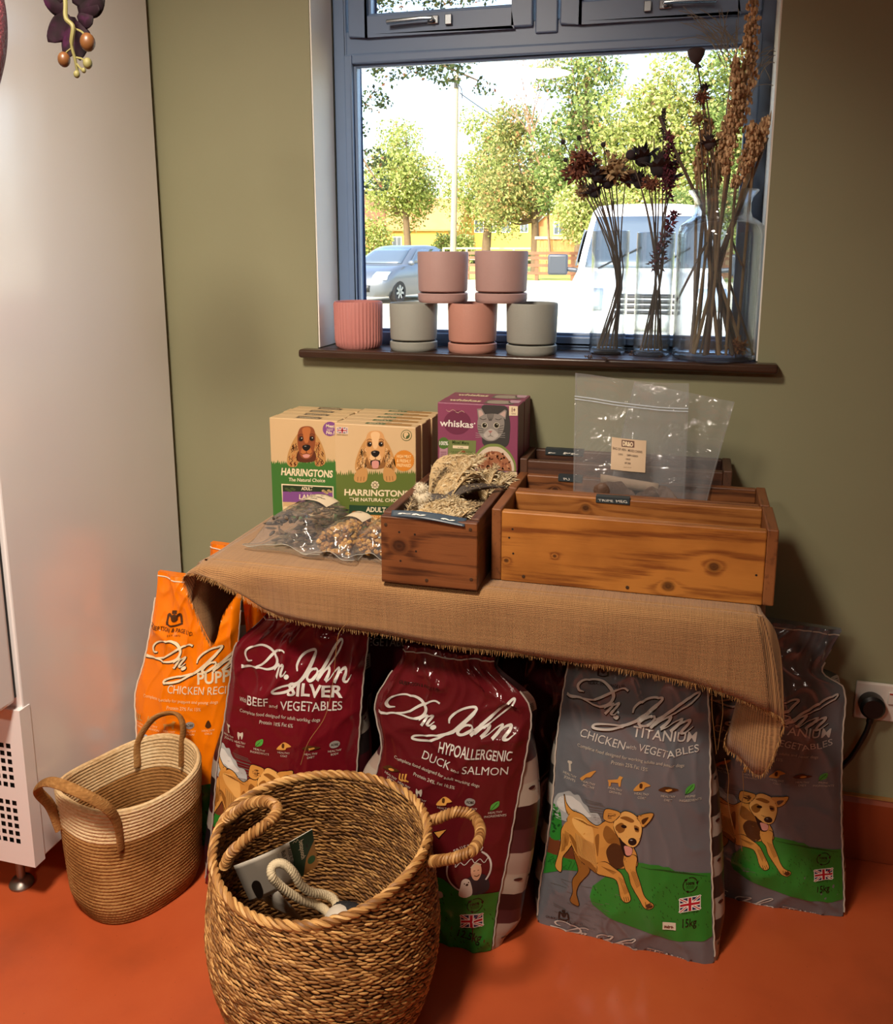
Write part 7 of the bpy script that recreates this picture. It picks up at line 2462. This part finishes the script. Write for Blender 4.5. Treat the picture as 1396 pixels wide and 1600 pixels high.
# ---- cars
GLS = M('car_window_glass', '#5a6670', 0.08, 0.3, spec=0.8)
TYRE = M('tyre_rubber', '#1c1c1c', 0.8)
RIM = M('wheel_rim', '#9aa0a4', 0.3, 0.8)
BLKP = M('black_trim', '#1e2022', 0.5)
LAMPG = M('headlamp_glass', '#c4ccd2', 0.1, 0.4, spec=0.8)
class Loc:
    """car frame: x to the car's left seen from the front, y backwards, z up"""
    def __init__(s, x, y, ang):
        s.M = Matrix.Translation((x, y, GZ)) @ Matrix.Rotation(ang, 4, 'Z')
    def put(s, m):
        m.v = [tuple(s.M @ Vector(p)) for p in m.v]
        return m
def wheel(L, x, y, r, w, par):
    m = MB()
    prof = [(r * .62, -w / 2), (r * .95, -w / 2), (r, -w / 4), (r, w / 4), (r * .95, w / 2), (r * .62, w / 2)]
    n = 28
    pts, fs = [], []
    for rr, t in prof:
        for i in range(n):
            a = 2 * PI * i / n
            pts.append((x + t, y + rr * math.cos(a), r + rr * math.sin(a)))
    for j in range(len(prof) - 1):
        for i in range(n):
            fs.append((j * n + i, j * n + (i + 1) % n, (j + 1) * n + (i + 1) % n, (j + 1) * n + i))
    m.add(pts, fs)
    o = obj('wheel', L.put(m), TYRE, par)
    m = MB()
    for k in range(7):
        a = 2 * PI * k / 7
        m.box((-.012 - w * .42, -.03, 0), (.012 + w * .42, .03, r * .62), mat=Matrix.Translation((x, y, r)) @ Matrix.Rotation(a, 4, 'X'))
    obj('wheel_rim', L.put(m), RIM, o, smooth=False)
def rows_body(rows, ylen, taper=None):
    """rows: z, front y, half width front, rear y, half width rear -> closed shell"""
    m = MB()
    n = 14
    pts = []
    for z, yf, wf, yr, wr2 in rows:
        ring = []
        for i in range(n + 1):                 # front edge, bowed
            s = -1 + 2 * i / n
            ring.append((s * wf, yf + .10 * abs(s) ** 4 * 1.6, z))
        for i in range(1, 10):
            t = i / 10
            ring.append((lerp(wf, wr2, t) + .03 * math.sin(PI * t), lerp(yf + .16, yr - .1, t), z))
        for i in range(n + 1):
            s = 1 - 2 * i / n
            ring.append((s * wr2, yr - .1 * abs(s) ** 4, z))
        for i in range(1, 10):
            t = i / 10
            ring.append((-lerp(wr2, wf, t) - .03 * math.sin(PI * t), lerp(yr - .1, yf + .16, t), z))
        pts.append(ring)
    k = len(pts[0])
    V, F = [], []
    for r in pts: V += r
    for j in range(len(pts) - 1):
        for i in range(k):
            F.append((j * k + i, j * k + (i + 1) % k, (j + 1) * k + (i + 1) % k, (j + 1) * k + i))
    F.append(tuple(range(k))[::-1]); F.append(tuple(range((len(pts) - 1) * k, len(pts) * k)))
    m.add(V, F)
    return m
def panel(L, pts, mat, name, par, th=.012, smooth=True):
    """a sheet through a grid of points rows x cols, thickened"""
    rows, cols = len(pts), len(pts[0])
    m = MB()
    m.add([p for r in pts for p in r], [(j * cols + i, j * cols + i + 1, (j + 1) * cols + i + 1, (j + 1) * cols + i) for j in range(rows - 1) for i in range(cols - 1)])
    return obj(name, L.put(m), mat, par, solid=th)
# white van facing the window
VX, VY = -0.56, 9.4
L = Loc(VX, VY, math.radians(4))
van = thing('van', (VX, VY + 2, GZ), 'white van parked facing the window behind the vases', 'van')
VW = M('van_white_paint', '#dcdcdc', 0.25, spec=0.6, coat=0.5)
lower = [(.22, .02, .86, 4.8, .9), (.40, -.06, .95, 4.85, .96), (.62, -.04, .98, 4.85, .97), (.85, .02, .97, 4.85, .97), (1.00, .12, .95, 4.85, .96), (1.10, .42, .92, 4.85, .955), (1.16, .70, .90, 4.85, .95)]
upper = [(1.16, .70, .90, 4.85, .95), (1.42, .98, .86, 4.85, .93), (1.72, 1.26, .80, 4.84, .88), (1.93, 1.48, .75, 4.82, .82), (2.02, 1.70, .68, 4.78, .76), (2.06, 2.1, .48, 4.5, .55)]
obj('lower_body', L.put(rows_body(lower, 0)), VW, van, autosmooth=60)
obj('cab', L.put(rows_body(upper, 0)), VW, van, autosmooth=60)
def fx(z, s, tab, out=.012):
    yf = np.interp(z, [r[0] for r in tab], [r[1] for r in tab]); wf = np.interp(z, [r[0] for r in tab], [r[2] for r in tab])
    return (s * wf, yf + .16 * abs(s) ** 4 - out, z + out * .5)
panel(L, [[fx(lerp(1.20, 1.86, v), s, upper) for s in np.linspace(-.90, .90, 15)] for v in np.linspace(0, 1, 7)], GLS, 'windscreen', van)
for s in (-1, 1):
    panel(L, [[fx(lerp(.70, .96, v), s * lerp(.56, .985, u), lower, .02) for u in np.linspace(0, 1, 6)] for v in np.linspace(0, 1, 5)], LAMPG, 'headlamp', van)
    pts = [[(s * (np.interp(z, [r[0] for r in upper], [r[2] for r in upper]) + .045), np.interp(z, [r[0] for r in upper], [r[1] for r in upper]) + lerp(.22, 1.25, u), z) for u in np.linspace(0, 1, 6)] for z in np.linspace(1.22, 1.70, 5)]
    panel(L, pts, GLS, 'side_window', van)
    m = MB(); m.box((s * 1.17 - .13, .90, 1.10), (s * 1.17 + .13, 1.06, 1.37)); m.tube([(s * .90, .98, 1.16), (s * 1.10, .98, 1.18)], .03, 8)
    obj('wing_mirror', L.put(m), M('mirror_grey', '#343a42', 0.4), van, bevel=.05, bevel_seg=4)
for q in range(4):
    panel(L, [[fx(z, s, lower, .016) for s in np.linspace(-.40, .40, 9)] for z in (.66 + .065 * q, .70 + .065 * q)], BLKP, 'grille_slat', van)
panel(L, [[fx(z, s, lower, .02) for s in np.linspace(-.86, .86, 13)] for z in (.26, .32, .40)], BLKP, 'bumper_intake', van)
pl_ = panel(L, [[fx(z, s, lower, .035) for s in np.linspace(-.26, .26, 5)] for z in (.46, .57)], M('number_plate', '#dcdcd4', 0.4), 'number_plate', van)
m = MB(); m.tube([fx(1.18, -.7, upper, .03), fx(1.45, -.1, upper, .03)], .012, 6); m.tube([fx(1.18, .1, upper, .03), fx(1.44, .62, upper, .03)], .012, 6)
obj('wiper', L.put(m), BLKP, van)
for s in (-1, 1):
    wheel(L, s * .86, .95, .33, .22, van); wheel(L, s * .86, 3.9, .33, .22, van)
# silver hatchback
L = Loc(-8.35, 20.0, math.radians(-14))
car = thing('car', (-8.0, 21.8, GZ), 'silver hatchback parked outside behind the left pots', 'car')
SV = M('silver_car_paint', '#5c636b', 0.3, 0.3, spec=0.6, coat=0.5)
lo_ = [(.18, .06, .70, 3.5, .74), (.34, -.02, .80, 3.58, .80), (.55, -.03, .84, 3.6, .83), (.70, .05, .84, 3.58, .83), (.82, .28, .82, 3.55, .82), (.92, .62, .79, 3.5, .80), (.97, .92, .77, 3.48, .79)]
up_ = [(.97, .92, .77, 3.48, .79), (1.15, 1.22, .71, 3.42, .74), (1.33, 1.55, .63, 3.3, .66), (1.43, 1.85, .56, 3.1, .58), (1.465, 2.15, .42, 2.85, .46)]
obj('lower_body', L.put(rows_body(lo_, 0)), SV, car, autosmooth=60)
obj('cabin', L.put(rows_body(up_, 0)), SV, car, autosmooth=60)
panel(L, [[fx(lerp(1.0, 1.38, v), s, up_) for s in np.linspace(-.90, .90, 13)] for v in np.linspace(0, 1, 6)], GLS, 'windscreen', car)
for s in (-1, 1):
    for (u0, u1) in ((.30, 1.12), (1.20, 1.85)):
        pts = [[(s * (np.interp(z, [r[0] for r in up_], [r[2] for r in up_]) + .045), np.interp(z, [r[0] for r in up_], [r[1] for r in up_]) + lerp(u0, u1, u) - (z - 1.0) * .55 * (u0 > 1), z) for u in np.linspace(0, 1, 5)] for z in np.linspace(1.01, 1.36, 5)]
        panel(L, pts, GLS, 'side_window', car)
    panel(L, [[fx(lerp(.60, .80, v), s * lerp(.55, .99, u), lo_, .02) for u in np.linspace(0, 1, 6)] for v in np.linspace(0, 1, 5)], LAMPG, 'headlamp', car)
    m = MB(); m.ball((s * .93, 1.15, 1.02), .10, 12, 8, sc=(1.0, .6, .7)); obj('wing_mirror', L.put(m), SV, car)
panel(L, [[fx(z, s, lo_, .016) for s in np.linspace(-.5, .5, 9)] for z in (.30, .46)], BLKP, 'grille', car)
panel(L, [[fx(z, s, lo_, .03) for s in np.linspace(-.27, .27, 5)] for z in (.50, .59)], M('amber_plate', '#c98a4a', 0.5), 'number_plate', car)
for s in (-1, 1):
    wheel(L, s * .76, .72, .29, .19, car); wheel(L, s * .76, 3.0, .29, .19, car)

# ---- post and rail fence, board fence
FW = M('fence_brown_wood', '#7a5238', 0.8, var=0.25, vscale=3)
def rail_fence(p, q, n, h, rails, label, name='rail_fence', mat=None):
    p, q = Vector(p), Vector(q)
    t = thing(name, tuple((p + q) / 2), label, 'fence')
    d = (q - p).normalized(); s = Vector((-d.y, d.x, 0))
    for i in range(n):
        c = p + (q - p) * i / (n - 1)
        m = MB(); m.box((-.07, -.05, 0), (.07, .05, h), mat=Matrix.Translation(c) @ Matrix.Rotation(math.atan2(d.y, d.x), 4, 'Z'))
        obj('post', m, mat or FW, t, smooth=False)
    ln = (q - p).length
    for z in rails:
        m = MB(); m.box((0, -.075, z - .06), (ln, -.04, z + .06), mat=Matrix.Translation(p) @ Matrix.Rotation(math.atan2(d.y, d.x), 4, 'Z'))
        obj('rail', m, mat or FW, t, smooth=False)
rail_fence((-9.4, 36, GZ), (2.5, 36, GZ), 9, 1.18, (.30, .62, .92, 1.12), 'brown post and rail fence across the yard')
rail_fence((-16.5, 58, GZ), (-8.5, 58, GZ), 6, 1.25, (.5, .9, 1.2), 'pale wooden rail fence in front of the far houses', mat=M('fence_pale', '#c9b48c', 0.8))
bf = thing('board_fence', (-5, 44, GZ), 'orange brown board fence with a pale top rail beside the trees', 'fence')
m = MB()
for i in range(34):
    m.box((-7.8 + i * .17, 44 + .03 * (i % 2), GZ), (-7.8 + i * .17 + .155, 44.04 + .03 * (i % 2), GZ + 1.75))
obj('boards', m, M('board_orange', '#b9844c', 0.8, var=0.3, vscale=1.5), bf, smooth=False)
m = MB(); m.box((-7.9, 43.92, GZ + 1.72), (-1.9, 44.12, GZ + 1.86)); obj('top_rail', m, M('fence_pale', '#c9b48c', 0.8), bf, smooth=False)

# ---- telegraph pole and wire
tp = thing('telegraph_pole', (-13.75, 50, GZ), 'pale telegraph pole between the two round trees', 'pole')
m = MB(); m.tube([(-13.75, 50, GZ), (-13.55, 50, 10.7)], [.19, .14], 14); obj('pole', m, M('pole_wood', '#a3937a', 0.8, var=0.1), tp)
m = MB(); m.box((-13.65, 49.8, 9.9), (-13.4, 49.86, 10.3)); m.tube([(-13.5, 49.86, 10.2), (-13.2, 49.8, 9.8), (-13.15, 49.8, 9.3)], .03, 6); obj('bracket', m, BLKP, tp)
m = MB(); m.tube(bez((-13.3, 49.8, 9.6), (-4.0, 40, 4.2), (0, 0, -.5), 14), .028, 5); obj('wire', m, BLKP, tp)

# ---- houses
BRK = M('brick_orange', '#c08350', 0.85, var=0.15, vscale=.8)
BRY = M('render_yellow', '#c79c46', 0.85, var=0.1, vscale=.6)
ROOF = M('roof_tiles', '#b07a4a', 0.8, var=0.2, vscale=1.2)
ROOFG = M('roof_grey_tiles', '#a8a49a', 0.8, var=0.15, vscale=1.2)
HWIN = M('house_window_dark', '#4a545c', 0.15, spec=0.7)
HFR = M('house_window_white', '#d8d4c8', 0.6)
def house(x0, x1, y0, y1, eave, ridge, wall, roof, label, wins, gable_front=False, chim=None):
    t = thing('house', ((x0 + x1) / 2, (y0 + y1) / 2, GZ), label, 'house')
    m = MB(); m.box((x0, y0, GZ), (x1, y1, eave))
    if gable_front:
        xm = (x0 + x1) / 2
        m.prism([(x0, eave), (x1, eave), (xm, ridge)], y0, y1, axis=1)
    else:
        ym = (y0 + y1) / 2
        m.prism([(y0, eave), (y1, eave), (ym, ridge)], x0, x1, axis=0)
    obj('walls', m, wall, t, smooth=False)
    m = MB(); o = .35; th = .18
    if gable_front:
        xm = (x0 + x1) / 2; sl = (ridge - eave) / (xm - x0)
        for s in (-1, 1):
            xe = xm + s * (xm - x0 + o)
            ze = eave - sl * o
            m.prism([(xe, ze + .02), (xm, ridge + .02), (xm, ridge + th + .02), (xe, ze + th + .02)], y0 - o, y1 + o, axis=1)
    else:
        ym = (y0 + y1) / 2; sl = (ridge - eave) / (ym - y0)
        for s in (-1, 1):
            ye = ym + s * (ym - y0 + o); ze = eave - sl * o
            m.prism([(ye, ze + .02), (ym, ridge + .02), (ym, ridge + th + .02), (ye, ze + th + .02)], x0 - o, x1 + o, axis=0)
    rf = obj('roof', m, roof, t, smooth=False)
    if chim:
        m = MB(); m.box((chim[0], (y0 + y1) / 2 - .4, eave), (chim[0] + .8, (y0 + y1) / 2 + .4, chim[1])); obj('chimney', m, BRK, rf, smooth=False)
    for wx, wz, w, h in wins:
        m = MB(); m.box((wx - w / 2 - .08, y0 - .07, wz - .08), (wx + w / 2 + .08, y0 - .01, wz + h + .08)); f = obj('window', m, HFR, t, smooth=False)
        m = MB(); m.box((wx - w / 2, y0 - .10, wz), (wx - .04, y0 - .075, wz + h)); m.box((wx + .04, y0 - .10, wz), (wx + w / 2, y0 - .075, wz + h)); obj('pane', m, HWIN, f, smooth=False)
    return t
house(-38.0, -32.6, 88, 98, 3.6, 6.9, BRK, ROOF, 'orange brick gable house at the left edge of the window view', [(-34.4, 2.2, .8, 1.5), (-33.4, .2, .8, 1.2)], True)
house(-32.4, -24.5, 92, 100, 2.9, 6.0, BRY, ROOF, 'yellow rendered house between the left tree and the pole', [(-31.0, .8, .9, 1.2)], False, (-29, 7.0))
house(-27.8, -16.8, 97, 104, 4.3, 5.9, BRY, ROOF, 'two storey yellow house with dark windows beyond the pole', [(-26.2, 1.0, 1.5, 3.0), (-23.2, 2.6, .9, 1.5), (-21.8, 2.6, .9, 1.5), (-20.2, 2.6, .9, 1.5), (-18.2, 2.6, .7, 1.5)], False)
house(-17.0, -12.2, 98, 106, 3.4, 5.6, BRK, ROOFG, 'small grey roofed house right of the second round tree', [(-14.6, 2.4, .9, 1.2)], True)

# ---- trees, hedges
BARK = M('tree_bark', '#6a553c', 0.9, var=0.3, vscale=4)
def leafset(name, stops):
    return island_mat(name, stops, 0.75, 0.2, 0.35)
LF_Y = leafset('leaf_lime', [(0, '#6f7c3c'), (0.4, '#9aa656'), (0.8, '#c2c578'), (0.93, '#d8d294'), (1, '#c08a5a')])
LF_G = leafset('leaf_green', [(0, '#4a5a30'), (0.4, '#748a48'), (0.8, '#a3b068'), (0.92, '#c0be7a'), (1, '#b27e58')])
LF_A = leafset('leaf_autumn', [(0, '#5c6638'), (0.4, '#8c9654'), (0.75, '#b4ae6c'), (0.88, '#c4aa70'), (1, '#b47c54')])
LF_D = leafset('leaf_dark', [(0, '#232a1c'), (0.5, '#3d4a2a'), (0.85, '#59663a'), (1, '#7a4a32')])
def leaves(m, blobs, n, size, seed, hollow=.55):
    rr = np.random.RandomState(seed)
    B = np.array(blobs, float)
    w = B[:, 3] * B[:, 4] * B[:, 5]; w = w ** .8; w /= w.sum()
    idx = rr.choice(len(B), n, p=w)
    d = rr.normal(size=(n, 3)); d /= np.linalg.norm(d, axis=1)[:, None]
    rad = (hollow + (1 - hollow) * rr.random(n)) * (1 + .12 * rr.normal(size=n))
    c = B[idx, :3] + d * B[idx, 3:6] * rad[:, None]
    a = rr.normal(size=(n, 3)) + d * .4; a /= np.linalg.norm(a, axis=1)[:, None]
    b = np.cross(a, rr.normal(size=(n, 3))); b /= np.linalg.norm(b, axis=1)[:, None]
    s = size * (.6 + .8 * rr.random(n))[:, None]
    k = len(m.v)
    P = np.stack([c - a * s, c + b * s * .6, c + a * s, c - b * s * .6], 1).reshape(-1, 3)
    m.v.extend(map(tuple, P.tolist()))
    for i in range(n):
        q = k + 4 * i
        m.f.append((q, q + 1, q + 2, q + 3)); m.mi.append(0)
def tree(name, base, label, blobs, n, size, leaf, trunk, branches=(), group='trees beyond the yard', seed=0, cat='tree'):
    t = thing(name, base, label, cat, group)
    m = MB()
    if trunk:
        for pts, r0, r1 in trunk:
            C = cr(pts, 5) if len(pts) > 2 else [np.array(p) for p in pts]
            m.tube(C, [lerp(r0, r1, i / (len(C) - 1)) for i in range(len(C))], 9)
        obj('trunk', m, BARK, t)
    m = MB(); leaves(m, blobs, n, size, seed)
    obj('crown', m, leaf, t, fix=False, smooth=False)
    return t
def blobs_in(cx, cy, cz, rx, ry, rz, k, r, seed):
    rr = random.Random(seed); out = []
    for _ in range(k):
        d = Vector((rr.gauss(0, 1), rr.gauss(0, 1), rr.gauss(0, 1))).normalized() * rr.uniform(.3, .85)
        q = r * rr.uniform(.7, 1.25)
        out.append((cx + d.x * rx, cy + d.y * ry, cz + d.z * rz, q, q, q * .85))
    return out
def branches_to(bl, top, r0, seed, k=7):
    rr = random.Random(seed); out = []
    for b in rr.sample(bl, min(k, len(bl))):
        out.append(([top, tuple((np.array(top) * .5 + np.array(b[:3]) * .5 + np.array([0, 0, -.3])).tolist()), b[:3]], r0, r0 * .25))
    return out
T1b = blobs_in(-20.3, 60, 5.5, 3.3, 2.6, 3.9, 32, 1.25, 1)
tree('broadleaf_tree', (-19.6, 60, GZ), 'round lime green tree left of the telegraph pole', T1b, 13000, .105, LF_Y, [([(-19.6, 60, GZ), (-19.7, 60, 2), (-19.9, 60, 4.5)], .28, .2)] + branches_to(T1b, (-19.8, 60, 3.4), .12, 3), seed=1)
T2b = blobs_in(-13.5, 58, 6.0, 3.7, 2.6, 4.5, 38, 1.3, 2)
tree('broadleaf_tree', (-13.6, 58, GZ), 'round green tree just right of the telegraph pole', T2b, 13000, .105, LF_Y, [([(-13.6, 58, GZ), (-13.5, 58, 2), (-13.2, 58, 4.5)], .34, .22)] + branches_to(T2b, (-13.4, 58, 3.2), .12, 4), seed=2)
T3b = blobs_in(-8.9, 46, 5.3, 2.9, 2.2, 4.4, 34, 1.1, 3)
tree('broadleaf_tree', (-8.2, 46, GZ), 'tall reddish green tree with bare twigs in front of the dense trees', T3b, 15000, .085, LF_A, [([(-8.2, 46, GZ), (-8.3, 46, 3), (-8.6, 46, 6)], .25, .1)] + branches_to(T3b, (-8.3, 46, 2.5), .08, 5, 14), seed=3)
T4b = blobs_in(-5.4, 42, 5.6, 2.6, 2.2, 5.6, 42, 1.1, 4)
tree('ivy_clad_tree', (-5.4, 42, GZ), 'tall dense ivy covered tree in the middle of the window view', T4b, 20000, .09, LF_G, [([(-5.4, 42, GZ), (-5.3, 42, 9)], .3, .1)], seed=4)
T5b = blobs_in(-2.2, 40, 5.4, 2.5, 2.0, 5.8, 42, 1.05, 5)
tree('broadleaf_tree', (-2.2, 40, GZ), 'tall yellow green tree behind the slim vases', T5b, 20000, .09, LF_Y, [([(-2.2, 40, GZ), (-2.2, 40, 8)], .3, .1)], seed=5)
T6b = blobs_in(1.4, 40, 5.4, 2.6, 2.0, 5.8, 42, 1.1, 6)
tree('broadleaf_tree', (1.4, 40, GZ), 'tall leafy tree at the right end of the window view', T6b, 20000, .09, LF_G, [([(1.4, 40, GZ), (1.4, 40, 8)], .3, .1)], seed=6)
T7b = blobs_in(-4.0, 34, 2.6, 2.2, 1.2, 1.6, 16, .7, 7)
tree('shrub', (-4.0, 34, GZ), 'bushy bright green shrub behind the van', T7b, 12000, .065, LF_Y, [([(-4, 34, GZ), (-4, 34, 1.8)], .12, .06)], seed=7, cat='shrub')
T8b = blobs_in(.6, 34, 2.4, 3.0, 1.2, 1.8, 18, .75, 8)
tree('shrub', (.6, 34, GZ), 'wide green shrub behind the bottle vase', T8b, 12000, .065, LF_G, [([(.6, 34, GZ), (.6, 34, 1.8)], .12, .06)], seed=8, cat='shrub')
# bare branching tree
bt = thing('bare_tree', (-8.9, 43, GZ), 'leafless twiggy tree rising behind the pale lamp reflection', 'tree', 'trees beyond the yard')
m = MB()
def twig(p, d, L, r, dep, rr):
    q = p + d * L
    m.tube(bez(p, q, (rr.uniform(-.1, .1) * L, 0, rr.uniform(-.1, .1) * L), 5), [lerp(r, r * .6, i / 5) for i in range(6)], 5)
    if dep:
        for _ in range(3):
            e = (d + Vector((rr.uniform(-.8, .8), rr.uniform(-.4, .4), rr.uniform(-.25, .6)))).normalized()
            twig(p + (q - p) * rr.uniform(.5, 1), e, L * rr.uniform(.55, .8), r * .6, dep - 1, rr)
twig(Vector((-6.9, 43.5, GZ)), Vector((-.05, 0, 1)).normalized(), 5.6, .075, 5, random.Random(4))
obj('branches', m, M('twig_brown', '#8a6a50', 0.9), bt, fix=False)
# overhanging boughs of a near tree on the left and across the top lights
T9 = []
for (x, z, r) in ((-5.6, 4.6, .45), (-5.2, 4.3, .35), (-4.7, 4.55, .4), (-4.3, 4.2, .32), (-4.0, 4.45, .35), (-5.8, 3.9, .3), (-5.0, 4.8, .4), (-3.7, 4.0, .2), (-5.9, 2.9, .3), (-5.7, 2.4, .25), (-6.0, 5.2, .5), (-6.2, 3.4, .3),
                  (-5.2, 5.55, .42), (-4.5, 5.6, .40), (-3.8, 5.5, .32), (-5.7, 5.8, .5), (-3.2, 5.75, .35), (-1.3, 5.6, .34), (-.8, 5.65, .3), (-6.4, 6.5, .8)):
    T9.append((x, 14.0 + .5 * math.sin(x * 5), z, r * 1.35, r, r * .75))
tree('overhanging_tree', (-7.6, 14, GZ), 'near tree whose dark leafy boughs hang into the top left of the window', T9, 6500, .040, LF_D,
     [([(-7.6, 14, GZ), (-7.5, 14, 3), (-7.2, 14, 6.2)], .22, .14), ([(-7.3, 14, 4.2), (-6.2, 14, 4.7), (-4.9, 14, 4.55), (-3.8, 14, 4.1)], .07, .012), ([(-7.4, 14, 3.2), (-6.4, 14, 3.4), (-5.6, 14, 2.4)], .05, .01), ([(-7.2, 14, 6), (-4.5, 14, 5.65), (-.3, 14, 5.6)], .09, .02), ([(-7.3, 14, 5.0), (-6.3, 14, 5.3), (-5.0, 14, 4.9)], .05, .01)], seed=9)
# low hedge before the houses, ivy on the left house
for k, (x, y, w, h, lab) in enumerate(((-23.5, 70, 5.0, .9, 'low dark green hedge in front of the yellow houses'), (-14.5, 66, 4.0, .8, 'low green hedge right of the pole'), (-25.5, 68, 1.7, 3.2, 'yellow green climbing shrub at the left edge of the view'), (-17.4, 64, 1.3, 2.0, 'upright pale bush beside the left tree'))):
    bl = [(x + (i / 9 - .5) * 2 * w * .9, y, GZ + h * .55, w * .24 + .2, .5, h * .6) for i in range(10)]
    tree('hedge' if w > 2 else 'bush', (x, y, GZ), lab, bl, 3000, .12, LF_G if k < 2 else LF_Y, [([(x, y, GZ), (x, y, GZ + h * .6)], .08, .03)], seed=20 + k, cat='hedge' if w > 2 else 'bush', group='hedges and bushes by the houses')
